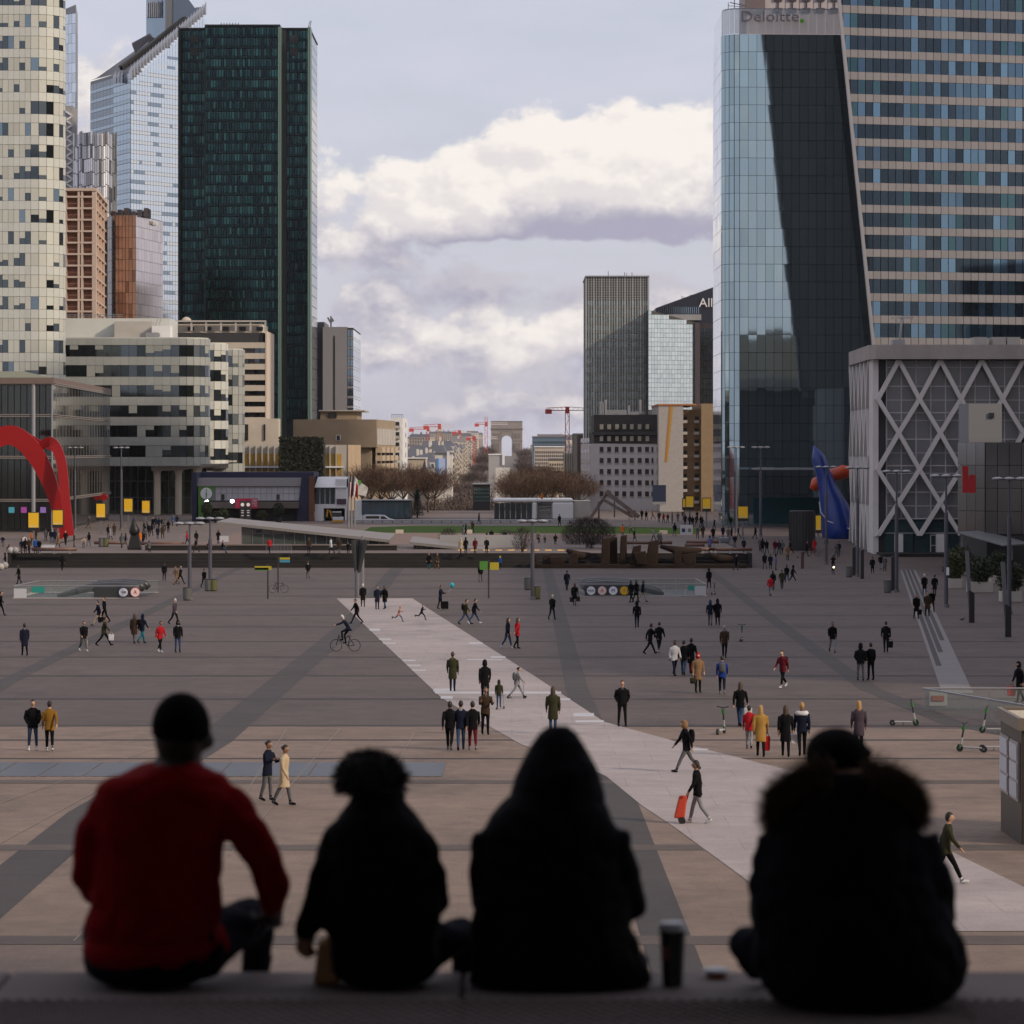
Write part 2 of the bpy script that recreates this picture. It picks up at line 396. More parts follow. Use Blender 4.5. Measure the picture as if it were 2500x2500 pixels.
# thin pale chalky lines running along the plaza
m_chalk = M('pale joint line', (.24, .20, .17), .8, var=.15, scale=1)
for a, b_ in (((0, 1962), (430, 1810)), ((180, 2300), (560, 1890)), ((420, 2220), (700, 1780)), ((560, 2090), (830, 1780)), ((870, 2060), (1010, 1790)), ((0, 2060), (330, 1880))):
    p, q = plane_pt(*a), plane_pt(*b_); n = Vector((q.y-p.y, p.x-q.x)).normalized()*.018
    sheet('paving_joint', m_chalk, [(p.x-n.x, p.y-n.y), (p.x+n.x, p.y+n.y), (q.x+n.x, q.y+n.y), (q.x-n.x, q.y-n.y)], .024, plz, None)

# the upper terrace with its black steps, and the ramps on both sides
tb = MB(); tb.face([(-57, YT+2, TERR), (27, YT+2, TERR), (27, 640, TERR), (-57, 640, TERR)]); ter = tb.build('terrace', m_terr, kind='structure')
for sgn, x0, x1 in ((-1, -190, -57), (1, 27, 260)):
    rb = MB(); ys = [YT+i*7 for i in range(11)]+[640]
    for ya, yb in zip(ys, ys[1:]): rb.face([(x0, ya, gz(sgn*99, ya)), (x1, ya, gz(sgn*99, ya)), (x1, yb, gz(sgn*99, yb)), (x0, yb, gz(sgn*99, yb))])
    rb.build('plaza_ramp', m_pave if sgn > 0 else m_terr, kind='structure')
m_blackst = M('black granite step', (.024, .022, .021), .7, spec=.2, var=.25, scale=.5)
st = thing('terrace_steps', 'low flight of black granite steps edging the upper terrace', 'steps', (-15, YT, -3.9))
zb = -0.0105*YT; hh = (TERR-zb)/4
for i in range(4):
    one('step', m_blackst, lambda b: b.box(-57.2, 27.2, YT+i*.6, YT+2.4 if i == 3 else YT+(i+1)*.6+.02, zb-.3, zb+hh*(i+1)-.006), st)
for xw in (-57.1, 27.1):
    one('step_cheek', m_blackst, lambda b: b.prism([(xw-.15, YT-.1), (xw+.15, YT-.1), (xw+.15, YT+70), (xw-.15, YT+70)], -4.2, 0, [TERR+.05]*4), st)
# raised inner wall behind the steps, pink gravel, lawn
tw = thing('terrace_wall', 'second low black kerb wall behind the terrace steps', 'wall', (-25, 384, TERR))
one('wall', m_blackst, lambda b: b.box(-43, -13.5, 384, 384.5, TERR, TERR+.55), tw)
one('coping', m_terr, lambda b: b.box(-43.1, -13.4, 383.9, 385.6, TERR+.55, TERR+.68), tw)
lp = [W(x, y, 1) for x, y in ()]
def terr_sheet(name, mat, L, dz):
    bb = MB(); bb.face([(X(px, F*(ZC-TERR)/(py-HY)), F*(ZC-TERR)/(py-HY), TERR+dz) for px, py in L]); return bb.build(name, mat, kind='structure')
terr_sheet('gravel_paving', m_pink, [(470, 1330), (960, 1330), (1100, 1318), (1500, 1320), (1560, 1308), (1800, 1310), (1810, 1298), (600, 1298)], .006)
terr_sheet('lawn', m_lawn, [(880, 1300), (1250, 1302), (1700, 1304), (1720, 1290), (1400, 1284), (1000, 1284), (905, 1287)], .012)
# ================================================================ buildings
rnd = random.Random(11)
def left_of(key): return lambda it: it[1]        # nearest pieces first

# ---- the cream curved tower and its lower wing share one cladding system
m_wdark = glass('black green office glass', (.045, .055, .055))
def clad(FC, columns, z_tops, hw, pitch, ph, dark_p, half_p, m_cream=m_cream, m_blind=m_blind):
    for ci, (x, y, a, w) in enumerate(columns):
        for zt in z_tops:
            # spandrel below the window band, every second joint open
            FC.add('spandrel_panel', m_cream, x, y, zt-pitch+.03, a, w-.03, pitch-hw-.06, .18)
            r = rnd.random()
            n = noise.noise((ci*.35, zt*.3, 4.2))*.28
            if r < dark_p+n: FC.add('window_pane', rnd.choice((m_dglass, m_dglass, m_bglass) if dark_p < .3 else (m_wdark, m_dglass, m_dglass)), x, y, zt-hw+.02, a, w-.05, hw-.04, .12)
            elif r < dark_p+half_p+n:
                hb = hw*rnd.choice((.3, .45, .6))
                FC.add('window_pane', m_dglass, x, y, zt-hw+.02, a, w-.05, hb, .12); FC.add('window_blind', m_blind, x, y, zt-hw+hb+.04, a, w-.05, hw-hb-.06, .13)
            else: FC.add('window_blind', m_blind, x, y, zt-hw+.02, a, w-.05, hw-.04, .13)

D = 550; t = thing('office_tower', 'tall cream curved office tower with rows of half drawn blinds', 'tower', (X(60, D), D, -2.3))
xr = X(148, D); r_ = 5.0
col_ = cols((X(-90, D), D), (xr-r_, D), 12)+arc_cols((xr-r_, D+r_), r_, -math.pi/2, 0, 6)+cols((xr, D+r_), (X(156, D+22), D+22), 8)
zt = [Z(35+53*k, D) for k in range(-7, 18)]
poly = [(X(-90, D), D+.1)]+[(xr-r_+(r_-.1)*math.cos(an), D+r_+(r_-.1)*math.sin(an)) for an in [(-math.pi/2)+i*math.pi/12 for i in range(7)]]+[(X(157, D+22)-.1, D+22), (X(-90, D), D+22)]
one('core', m_dark, lambda b: b.prism(poly, -2.3, zt[0]+.5), t)
one('roof_slab', m_cream, lambda b: b.prism([(x, y-.2) for x, y in poly], zt[0]+.5, zt[0]+1.4), t)
FC = Facade(t); clad(FC, col_, zt, 2.13, 3.644, 1.4, .24, .3)
FC.emit(key=lambda i: (0 if i[2] < 88 and i[1] < D+8 else 1, i[2]))

D = 594; t = thing('office_wing', 'low rounded cream office wing with rows of dark windows on columns', 'building', (X(330, D), D, TERR))
m_wingc = M('shaded cream cladding', (.33, .34, .315), .35, var=.06, scale=.15, rnd=.05); m_wingb = M('shaded cream blind', (.30, .305, .275), .4, rnd=.1)  # cream cladding and blinds greyed so the colour holds the wing's shade
def wing(D, x0, x1, ytop, ybot, rr, n, na, back, k0=0, dark=.55, body=True, mc=m_cream, mbl=m_blind):
    xr = X(x1, D); z1, z0 = Z(ytop, D), Z(ybot, D)
    cc = (cols((X(x0, D), D), (xr-rr, D), n) if n else [])+arc_cols((xr-rr, D+rr), rr, -math.pi/2, 0, na)+cols((xr, D+rr), (X(x1-1, D+back), D+back), 3)
    po = [(X(x0, D), D+.1)]+[(xr-rr+(rr-.1)*math.cos(-math.pi/2+i*math.pi/12), D+rr+(rr-.1)*math.sin(-math.pi/2+i*math.pi/12)) for i in range(7)]+[(X(x1-1, D+back)-.1, D+back), (X(x0, D), D+back)]
    if not body: return cc, po, z0, z1
    one('core', m_dark, lambda b: b.prism(po, z0, z1-.1), t)
    one('soffit', m_conc, lambda b: b.prism([(x, y-.25) for x, y in po], z0-.35, z0), t)
    one('parapet', m_cream, lambda b: b.prism([(x, y-.2) for x, y in po], z1-.1, z1+.12), t)
    zz = [z1-1.32-3.64*k for k in range(6)]
    F_ = Facade(t); clad(F_, cc, zz, 2.05, 3.64, 1.4, dark, .2, mc, mbl)
    for (x, y, a, w) in cc: F_.add('parapet_panel', mc, x, y, z1-1.28, a, w-.03, 1.2, .18)
    F_.emit(key=lambda i: (i[1]))
wing(594, 150, 505, 825, 1133, 5.0, 14, 6, 20, mc=m_wingc, mbl=m_wingb, dark=.74)
wing(606, 470, 551, 838, 1129, 3.6, 1, 4, 16, dark=.6)
wing(618, 520, 592, 852, 1124, 3.2, 1, 4, 14, dark=.4, mc=m_wingc, mbl=m_wingb)
one('penthouse', m_cream, lambda b: b.box(X(158, 604), X(415, 604), 603, 618, Z(826, 594), Z(777, 603)), t)
one('penthouse', m_conc, lambda b: b.box(X(280, 601), X(372, 601), 600.5, 604, Z(826, 594), Z(786, 603)), t)
one('penthouse', m_white, lambda b: b.box(X(372, 600), X(417, 600), 599, 603, Z(826, 594), Z(796, 600)), t)
for px in (356, 364, 372, 378): one('roof_fan', m_lsteel, lambda b: b.tube([W(px+6, 818, 598.2), W(px+6, 818, 598.9)], .5, 10), t)
one('roof_ladder', m_lsteel, lambda b: [b.tube([W(px, 818, 599), W(px+14, 776, 602)], .07, 5) for px in (372, 380)], t)
one('roof_railing', m_lsteel, lambda b: [b.bar(W(158, 772, 604), W(300, 772, 604), .08), b.bar(W(158, 768, 604), W(300, 768, 604), .08)]+[b.bar(W(158+i*12, 777, 604), W(158+i*12, 767, 604), .07) for i in range(12)], t)
gw = Facade(t)
m_lobby = glass('lobby glass', (.14, .16, .15))
for (x, y, a, w) in cols((X(262, 606), 606), (X(505, 606), 606), 13):
    for k in range(3): gw.add('lobby_pane', m_lobby, x, y, TERR+.1+k*3.0, a, w-.16, 2.9, .1)
gw.emit()
one('lobby_frame', m_lsteel, lambda b: b.box(X(262, 606.2), X(505, 606.2), 606.1, 606.5, TERR, Z(1133, 594)-.4), t)
for px in (384, 436, 482): one('column', m_beige, lambda b: [b.lathe((X(px, 597), 597, TERR), [(.62, 0), (.62, 7.4), (1.0, 8.6), (1.0, 9.1)], 14)], t, smooth=False)
one('sloping_soffit', m_conc, lambda b: b.hexa([W(370, 1150, 596), W(440, 1148, 596), W(440, 1148, 612), W(370, 1150, 612), W(368, 1135, 595.5), W(575, 1131, 595.5), W(575, 1131, 616), W(368, 1135, 612)]), t)

# ---- dark glass mall at the far left
D1, D2 = 470, 555
t = thing('glass_pavilion', 'dark glazed mall building with thin white mullions and brown roof edge', 'building', (X(60, D1), D1, TERR))
xa, xb = X(127, D1), X(266, D2); zt0 = Z(937, D1)
core = [(X(-120, D1), D1+.4), (xa-.1, D1+.4), (xb-.1, D2), (X(-120, D1), D2)]
m_mall = glass('mall glass', (.07, .075, .07), rough=.05)
m_mull = M('pale mullion', (.28, .24, .21), .5, .3)
one('core', m_dark, lambda b: b.prism(core, TERR, zt0), t)
one('roof_edge', M('brown roof edge', (.16, .115, .095), .7, var=.1), lambda b: b.prism([(X(-120, D1), D1-.5), (xa+.3, D1-.5), (xb+.4, D2), (X(-120, D1), D2)], zt0, Z(922, D1)), t)
one('roof_hip', M('green grey roofing', (.20, .20, .13), .8, var=.15), lambda b: b.hexa([(X(-120, D1), D1+4, Z(922, D1)), (X(130, D1+4), D1+4, Z(922, D1)), (xb-2, D2, Z(922, D1)), (X(-120, D1), D2, Z(922, D1)), (X(-120, D1), D1+16, Z(900, D1)), (X(60, D1+16), D1+16, Z(900, D1)), (X(150, D2-10), D2-10, Z(905, D1)), (X(-120, D1), D2, Z(900, D1))]), t)
zr = [Z(y, D1) for y in (1296, 1222, 1117, 1015, 937)]
G = Facade(t)
front = cols((X(-120, D1), D1+.3), (xa, D1+.3), 16); side = cols((xa, D1+.3), (xb, D2), 20)
for cs in (front, side):
    for (x, y, a, w) in cs:
        for z0, z1 in zip(zr, zr[1:]):
            G.add('glass_pane', m_mall, x, y, z0+.2, a, w-.12, z1-z0-.4, .12)
G.emit(key=lambda i: i[1])
G = Facade(t)
for (x, y, a, w) in side: G.add('mullion', m_mull, x+math.cos(a)*w/2, y+math.sin(a)*w/2, TERR+4.2, a, .10, zt0-TERR-4.2, .15)
for z_ in zr[1:]:
    for p, q in (((X(-120, D1), D1+.3), (xa, D1+.3)), ((xa, D1+.3), (xb, D2))):
        x, y, a, w = cols(p, q, 1)[0]; G.add('transom', m_mull, x, y, z_-.16, a, w, .14, .38); G.add('transom', m_mull, x, y, z_+.1, a, w, .12, .38)
G.emit()
one('corner_column', m_lsteel, lambda b: b.tube([(X(82, D1), D1-.1, TERR), (X(82, D1), D1-.1, zt0)], .3, 10), t)
one('corner_column', m_lsteel, lambda b: b.tube([(xa, D1, TERR), (xa, D1, zt0)], .16, 8), t)
for k, c_ in ((28, (.05, .25, .32)), (58, (.28, .05, .25)), (105, (.2, .12, .35))):
    one('shop_sign', M('shop sign %d' % k, c_, .4, emit=.25), lambda b: b.box(X(k-7, D1-.2), X(k+7, D1-.2), D1-.2, D1-.05, Z(1252, D1), Z(1238, D1)), t)
one('shop_sign', m_red, lambda b: b.tube([(X(258, 540)-.2, 539, Z(1216, 530)), (X(258, 540)-.2, 540.4, Z(1216, 530))], .55, 14), t)

# ---- dark teal glass tower
D = 950; t = thing('dark_glass_tower', 'dark green black glass skyscraper with a flat stepped top', 'tower', (X(600, D), D, -14))
tg = [glass('teal glass a', (.014, .052, .055), .12, .75, 0, rnd=0), glass('teal glass b', (.009, .032, .036), .12, .75, 0, rnd=0), glass('teal glass c', (.026, .085, .082), .12, .75, 0, rnd=0), glass('teal glass d', (.006, .018, .022), .12, .8, 0, rnd=0)]
m_tmul = M('dark bronze frame', (.012, .016, .018), .4, .5); m_tfin = M('pale green edge fin', (.16, .24, .20), .4, .5)
segs = [(437, 499, 953, 70), (501, 683, 948, 62), (700, 752, 953, 70)]
one('core', m_tmul, lambda b: [b.box(X(437, 953), X(752, 953)+.4, 953.3, 990, -14, Z(72, 953)), b.box(X(501, 948), X(683, 948), 948.3, 985, -14, Z(63, 948))], t)
pF = Facade(t)
for x0, x1, d, yt in segs:
    n = round((x1-x0)/6.6); rows = int((1040-yt)/25.7)
    for ci, (x, y, a, w) in enumerate(cols((X(x0, d), d), (X(x1, d), d), n)):
        for k in range(rows):
            z1 = Z(yt+4+25.7*k, d); hgt = 25.7/F*d
            up = 1-k/rows
            m = rnd.choices(tg, (3, 3.5, 1+1.2*up, 2.5))[0]
            pF.add('glass_pane', m, x, y, z1-hgt*.72, a, w-.16, hgt*.66, .1)
            pF.add('spandrel_strip', tg[3], x, y, z1-hgt+.05, a, w-.1, hgt*.25, .08)
xs0 = X(752, 953)+.4
m_edgeg = glass('pale edge glass', (.30, .33, .33), .15)
for ci, (x, y, a, w) in enumerate(cols((xs0, 953), (xs0, 990), 10)):
    for k in range(37): pF.add('side_pane', m_edgeg, x, y, Z(74+25.7*(k+1), 953)+.1, a, w-.12, 2.85, .1)
pF.emit(limit=0)
one('roof_cap', m_tmul, lambda b: [b.box(X(500, 948), X(684, 948), 947.6, 985, Z(64, 948), Z(60, 948)), b.box(X(436, 953), X(500, 953), 952.6, 990, Z(72, 953), Z(68, 953)), b.box(X(684, 953), xs0+.3, 952.6, 990, Z(72, 953), Z(68, 953))], t)
for px in (436.5, 500, 680.5, 684, 753, 757): one('edge_fin', m_tfin if px > 600 else m_tmul, lambda b: b.box(X(px-1.4, 947.4), X(px+1.4, 947.4), 947.2, 953.2, -14, Z(66, 948)), t)
for px in (475, 718):
    for py in (87, 117): one('roof_vent', m_black, lambda b: b.box(X(px-10, 952.6), X(px+10, 952.6), 952.5, 952.9, Z(py+19, 953), Z(py, 953)), t)
one('recess', m_black, lambda b: b.box(X(685, 953), X(699, 953), 952.7, 953.3, -14, Z(74, 953)), t)
one('roof_mast', m_steel, lambda b: [b.bar(W(752, 70, 958), W(757, 51, 958), .2), b.bar(W(756, 70, 958), W(760, 51, 958), .2)]+[b.bar(W(540+i*7, 61, 955), W(540+i*7, 56, 955), .25) for i in range(7)], t)

# ---- tall mirror tower with the sloping top, behind
t = thing('sloped_glass_tower', 'tall pale blue mirror glass skyscraper with a steep sloping roof', 'tower', (X(319, 1040), 1040, -14))
PL, PC, PR, PB, PBL = (X(221, 1075), 1075), (X(319, 1040), 1040), (X(500, 1068), 1068), (X(500, 1110), 1110), (X(236, 1110), 1110)
zL, zC, zR = Z(196, 1075), Z(172, 1040), Z(17, 1068)
m_mir = glass('silver mirror glass', (.66, .72, .78), .08, .95, .01); m_mirb = glass('blue mirror glass', (.34, .42, .50), .08, .92, .01)
m_mirw = glass('white spandrel glass', (.80, .84, .86), .18, .8, 0); m_mird = glass('grey window glass', (.16, .19, .23), .1, .8, 0)
m_sroof = M('grey sloping roof', (.15, .145, .16), .55, .2, var=.05)
one('core', m_steel, lambda b: b.hexa([(*PL, -14), (*PC, -14), (*PR, -14), (*PBL, -14), (*PL, zL-.5), (*PC, zL-.5), (*PR, zL-.5), (*PBL, zL-.5)]), t)
one('sloping_roof', m_sroof, lambda b: b.face([(*PC, zC), (*PR, zR), (X(478, 1110), 1110, Z(18, 1110)), (*PBL, Z(190, 1110))]).face([(PL[0], PL[1], zL), (*PC, zC), (*PBL, Z(190, 1110))]), t)
one('roof_gutter', m_black, lambda b: b.bar(W(296, 166, 1058), W(452, 46, 1080), 1.6), t)
one('roof_ridge_panel', m_sroof, lambda b: b.hexa([W(322, 109, 1085), W(366, 85, 1080), W(372, 92, 1080), W(330, 130, 1085), W(322, 105, 1085), W(366, 81, 1080), W(372, 88, 1080), W(330, 126, 1085)]), t)
FA = Facade(t)
rp = 24.0
for ci, (x, y, a, w) in enumerate(cols(PC, PR, 27)):
    fx_ = (ci+.5)/27; ztop = zC+(zR-zC)*fx_-3.4
    k = 0; z1 = zR-3
    while z1 > -5:
        hgt = rp/F*1050; 
        if z1 <= ztop+1e-6:
            FA.add('glass_pane', m_mir, x, y, z1-hgt*.62, a, w-.14, hgt*.6, .1); FA.add('spandrel_pane', m_mirw if (noise.noise((ci*.2, z1*.06, 1))+.15) > 0 else m_mirb, x, y, z1-hgt+.05, a, w-.14, hgt*.33, .1)
        elif z1-hgt < ztop: FA.add('glass_pane', m_mir, x, y, z1-hgt+.05, a, w-.14, max(.2, ztop-(z1-hgt)), .1)
        z1 -= hgt
for ci, (x, y, a, w) in enumerate(cols(PL, PC, 12)):
    z1 = zL-1.5
    while z1 > -5:
        hgt = rp/F*1055
        band = ci < 7
        FA.add('glass_pane', m_mird if band else m_mirb, x, y, z1-hgt*.62, a, w-.14, hgt*.58, .1); FA.add('spandrel_pane', m_mirb, x, y, z1-hgt+.05, a, w-.14, hgt*.34, .1); z1 -= hgt
FA.emit(limit=0)
m_fin = M('pale steel fin', (.50, .53, .58), .35, .5)
for i in range(26):
    f = i/25; x = PC[0]+(PR[0]-PC[0])*f; y = PC[1]+(PR[1]-PC[1])*f-.4; z = zC+(zR-zC)*f
    one('parapet_fin', m_fin, lambda b: b.prism([(x-.55, y), (x+.55, y-.3), (x+.5, y+.3)], z-2.6, z, [z-.3, z+1.9, z+1.4]), t)
for i in range(5): one('parapet_fin', m_fin, lambda b: b.prism([(X(280+8*i, 1048)-.5, 1047.2), (X(280+8*i, 1048)+.6, 1046.8), (X(280+8*i, 1048)+.4, 1047.6)], zL-4, 0, [zC-1.2, zC+.8, zC]), t)
one('upper_slab', m_mirb, lambda b: b.box(X(357, 1085), X(404, 1085), 1085, 1105, Z(100, 1085), Z(-60, 1085)), t)
one('upper_slab', m_mird, lambda b: b.hexa([W(418, 70, 1086), W(482, 28, 1086), W(482, 28, 1100), W(418, 70, 1100), W(418, -50, 1086), W(425, -50, 1086), W(425, -50, 1100), W(418, -50, 1100)]), t)
one('lift_mast', m_steel, lambda b: b.box(X(404, 1083), X(418, 1083), 1082.5, 1086, Z(90, 1083), Z(-60, 1083)), t)
for i in range(8): one('crest_fin', m_fin, lambda b: b.prism([(X(360+i*5, 1084)-.3, 1084.4), (X(360+i*5, 1084)+.3, 1084.4), (X(360+i*5, 1084), 1083.8)], Z(42, 1084), 0, [Z(5-4*(i % 2), 1084)]*3), t)

# ---- small towers packed behind the cream one
D = 1100; t = thing('pale_slab_tower', 'pale translucent glass tower peeking out behind the cream tower', 'tower', (X(172, D), D, -14))
po = [(X(140, D), D), (X(191, D), D-6), (X(190, D+20), D+20), (X(140, D), D+20)]
one('core', m_lsteel, lambda b: b.prism(po, -14, 0, [Z(30, D), Z(17, D), Z(17, D), Z(30, D)]), t)
FA = Facade(t); m_palg = glass('pale ice glass', (.70, .76, .82), .15, .8)
for (x, y, a, w) in cols((po[0][0], po[0][1]), po[1], 5):
    for k in range(22): FA.add('glass_pane', m_palg, x, y, Z(38+24*(k+1), D), a, w-.1, 3.2, .1)
FA.emit()
D = 1000; t = thing('lattice_tower', 'slim white zigzag braced tower between cream and curved grey towers', 'tower', (X(168, D), D, -14))
one('shaft', m_grey, lambda b: b.box(X(150, D), X(177, D), D, D+10, -14, Z(258, D)), t)
for i in range(9):
    y0 = 272+i*22
    one('brace', m_white, lambda b: [b.bar(W(161, y0, D-.3), W(177, y0+11, D-.3), .5), b.bar(W(177, y0+11, D-.3), W(161, y0+22, D-.3), .5)], t)
D = 930; t = thing('curved_grey_tower', 'round grey tower clad in uneven vertical metal louvres', 'tower', (X(226, D), D, -14))
cxr = X(226, D); rad = X(278, D)-cxr
one('core', m_steel, lambda b: b.lathe((cxr, D+rad, -14), [(rad-.15, 0), (rad-.15, Z(330, D)+14)], 36), t)
lv = [glass('louvre %d' % i, (v, v, v*1.06), .25, .7, 0, rnd=0) for i, v in enumerate((.65, .45, .28, .12))]
FA = Facade(t)
for ci, (x, y, a, w) in enumerate(arc_cols((cxr, D+rad), rad, -math.pi*.98, -math.pi*.02, 30)):
    for k in range(11):
        z1 = Z(322+33*k, D)+noise.noise((ci*.4, 0, 2))*1.2
        FA.add('louvre', rnd.choices(lv, (3, 3, 2, 1.4))[0], x, y, z1-3.75, a, w-.09, 3.6, .22)
FA.emit(limit=0)
D = 760; t = thing('loggia_tower', 'pink beige concrete tower with deep shadowed loggias', 'tower', (X(210, D), D, -12))
pa, pb, pc = (X(140, D), D), (X(234, D), D), (X(262, D+45), D+45)
m_brick = M('red brown brick wall', (.26, .12, .075), .9, var=.2, scale=.4); m_loggia = M('pink beige concrete', (.50, .38, .30), .85, var=.1, scale=.3)
one('back_wall', m_brick, lambda b: b.prism([(pa[0], D+1.6), (pb[0]-1.0, D+1.6), (pc[0]-1.2, pc[1]), (pa[0], pc[1])], -12, Z(466, D)), t)
for k in range(15):
    zz = Z(478+28*k, D)
    one('floor_slab', m_loggia, lambda b: b.prism([(pa[0], D), pb, pc, (pa[0], pc[1])], zz-.42, zz), t)
    one('rail', m_brick, lambda b: b.bar((pa[0], D+.25, zz+.9), (pb[0]-.2, D+.25, zz+.9), .12), t)
for px in (160, 192, 200, 232): one('pier', m_loggia, lambda b: b.box(X(px-2.6, D), X(px+2.6, D), D+.04, D+1.7, -12, Z(466, D)), t)
for i in range(5):
    f = i/4; x = pb[0]+(pc[0]-pb[0])*f; y = pb[1]+(pc[1]-pb[1])*f; one('pier', m_loggia, lambda b: b.box(x-.9, x-.02, y-.3+.35, y+.6, -12, Z(466, D)), t)
FA = Facade(t)
for (x, y, a, w) in cols((pb[0]-.7, pb[1]+.4), (pc[0]-.7, pc[1]), 8):
    for k in range(14): FA.add('infill_panel', M('pink panel', (.52, .34, .27), .7, rnd=.2), x, y, Z(478+28*(k+1), D)+.05, a, w-.3, 2.0, .1)
FA.emit()
one('roof_parapet', m_loggia, lambda b: b.prism([(pa[0], D-.2), (pb[0]+.2, D-.2), (pc[0]+.2, pc[1]), (pa[0], pc[1])], Z(466, D), Z(459, D)), t)
D = 800; t = thing('copper_glass_tower', 'copper coloured glass tower with white letters near the roof', 'tower', (X(330, D), D, -12))
q0, q1, q2, q3 = (X(255, 812), 812), (X(282, D), D), (X(331, D), D), (X(397, 823), 823)
m_cop = glass('copper glass', (.44, .27, .19), .12, .75); m_cop2 = glass('dark copper glass', (.27, .15, .10), .12, .75); m_ros = glass('rosy silver glass', (.60, .53, .52), .1, .85); m_brz = glass('dark bronze glass', (.08, .06, .06), .15, .6)  # m_brz is a very dark bronze tint
one('core', m_dark, lambda b: b.prism([q0, q1, q2, q3, (X(396, 850), 850), (q0[0], 850)], -12, Z(524, D)), t)
FA = Facade(t)
for (pq, n, mm) in (((q0, q1), 4, (m_brz, m_brz)), ((q1, q2), 6, (m_cop, m_cop2)), ((q2, q3), 10, (m_ros, m_ros))):
    for ci, (x, y, a, w) in enumerate(cols(*pq, n)):
        for k in range(10):
            FA.add('glass_pane', mm[1] if rnd.random() < .12 or (k > 6 and ci < n*.5) else mm[0], x, y, Z(525+27*(k+1), D), a, w-.1, 2.62, .12)
FA.emit()
sg = text('SAINT-GOBAIN', 1.5, W(379, 546, 814.5), m_white, t, width=3.9, depth=.12, rz=math.atan2(q3[1]-q2[1], q3[0]-q2[0]), name='roof_lettering')
one('roof_plant', m_brz, lambda b: [b.box(X(272+i*16, 806), X(282+i*16, 806), 805, 812, Z(526, D), Z(512-(i % 3)*4, D)) for i in range(6)], t)

# ---- beige office block with strip windows
D = 690; t = thing('strip_window_block', 'beige concrete block with strip windows and rooftop plant', 'building', (X(540, D), D, -8))
pa, pb, pc = (X(400, D), D), (X(648, D), D), (X(667, 712), 712)
one('core', m_dark, lambda b: b.prism([(pa[0], D+.8), (pb[0]-.5, D+.8), pc, (pa[0], 712)], -8, Z(812, D)), t)
for k in range(14):
    zz = Z(836+26.1*k, D); one('spandrel_band', m_beige, lambda b: b.prism([pa, pb, (pb[0], D+1), (pa[0], D+1)], zz-1.2, zz), t)
FA = Facade(t)
for (x, y, a, w) in cols((pa[0], D+.75), (pb[0], D+.75), 18):
    for k in range(12): FA.add('window_pane', rnd.choice((m_dglass, m_brz, m_dglass)), x, y, Z(836+26.1*(k+1), D)+.05, a, w-.15, 1.0, .08)
FA.emit()
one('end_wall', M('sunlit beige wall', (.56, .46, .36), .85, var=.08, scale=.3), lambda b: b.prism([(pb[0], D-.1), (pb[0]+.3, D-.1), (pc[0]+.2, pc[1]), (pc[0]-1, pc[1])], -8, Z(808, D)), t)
one('roof_storey', m_beige, lambda b: b.box(X(425, 692), X(640, 692), 692, 708, Z(812, D), Z(790, D)), t)
for i in range(5): one('roof_opening', m_black, lambda b: b.box(X(458+i*42, 691.8), X(474+i*42, 691.8), 691.7, 692.1, Z(806, D), Z(797, D)), t)
one('roof_pergola', m_conc, lambda b: [b.box(X(425, 691), X(650, 691), 690, 691, Z(786, D), Z(782, D))]+[b.box(X(430+i*36, 691), X(434+i*36, 691), 690.2, 691, Z(808, D), Z(786, D)) for i in range(7)], t)
one('roof_dome', m_beige, lambda b: b.lathe(W(455, 786, 695), [(1.1, 0), (1.0, .5), (.6, .9), (.1, 1.1)], 12), t)
one('lower_block', m_beige, lambda b: b.box(X(590, 684), X(680, 684), 683.6, 689.5, -8, Z(1022, 684)), t)
for i in range(2): one('large_window', m_brz, lambda b: b.box(X(608+i*40-(16 if i == 0 else 0), 683.5), X(604+i*40+(2 if i == 0 else 0), 683.5), 683.3, 683.7, Z(1075, 684), Z(1036, 684)), t)

# ---- grey tower beside the dark one
D = 1000; t = thing('grey_slab_tower', 'grey concrete slab tower with one glazed edge', 'building', (X(820, D), D, -14))
m_slab = M('slab grey render', (.23, .225, .24), .8, var=.06, scale=.1)
one('wing', M('slab dark grey', (.13, .13, .15), .8), lambda b: b.box(X(765, D+6), X(792, D+6), D+6, D+30, -14, Z(786, D+6)), t)
one('core', m_slab, lambda b: b.box(X(788, D), X(848, D), D, D+30, -14, Z(798, D)), t)
one('stair_slot', m_black, lambda b: b.box(X(815, D-.1), X(818, D-.1), D-.2, D+.1, -14, Z(820, D)), t)
pa, pb = (X(848, D), D), (X(880, D+50), D+50)
one('glazed_core', m_dark, lambda b: b.prism([(pa[0], D+.1), (X(862, D), D+.1), (X(880, D+50), D+50), (pa[0], D+50)], -14, Z(800, D)), t)
FA = Facade(t)
for pq, n, mm in (((pa, (X(862, D), D)), 2, m_bglass), (((X(862, D), D), (X(880, D+50), D+50)), 5, m_mir)):
    for (x, y, a, w) in cols(*pq, n):
        for k in range(10): FA.add('window_pane', mm, x, y, Z(802+24*(k+1), D)+.5, a, w-.15, 2.1, .1); FA.add('spandrel_panel', m_mirw if mm is m_mir else m_slab, x, y, Z(802+24*(k+1), D)-.3, a, w-.1, .7, .1)
FA.emit()
one('roof_aerial', m_steel, lambda b: [b.bar(W(808, 798, D+4), W(808, 772, D+4), .5), b.bar(W(804, 786, D+4), W(814, 780, D+4), 1.0), b.bar(W(800, 775, D+4), W(806, 786, D+4), .5)], t)

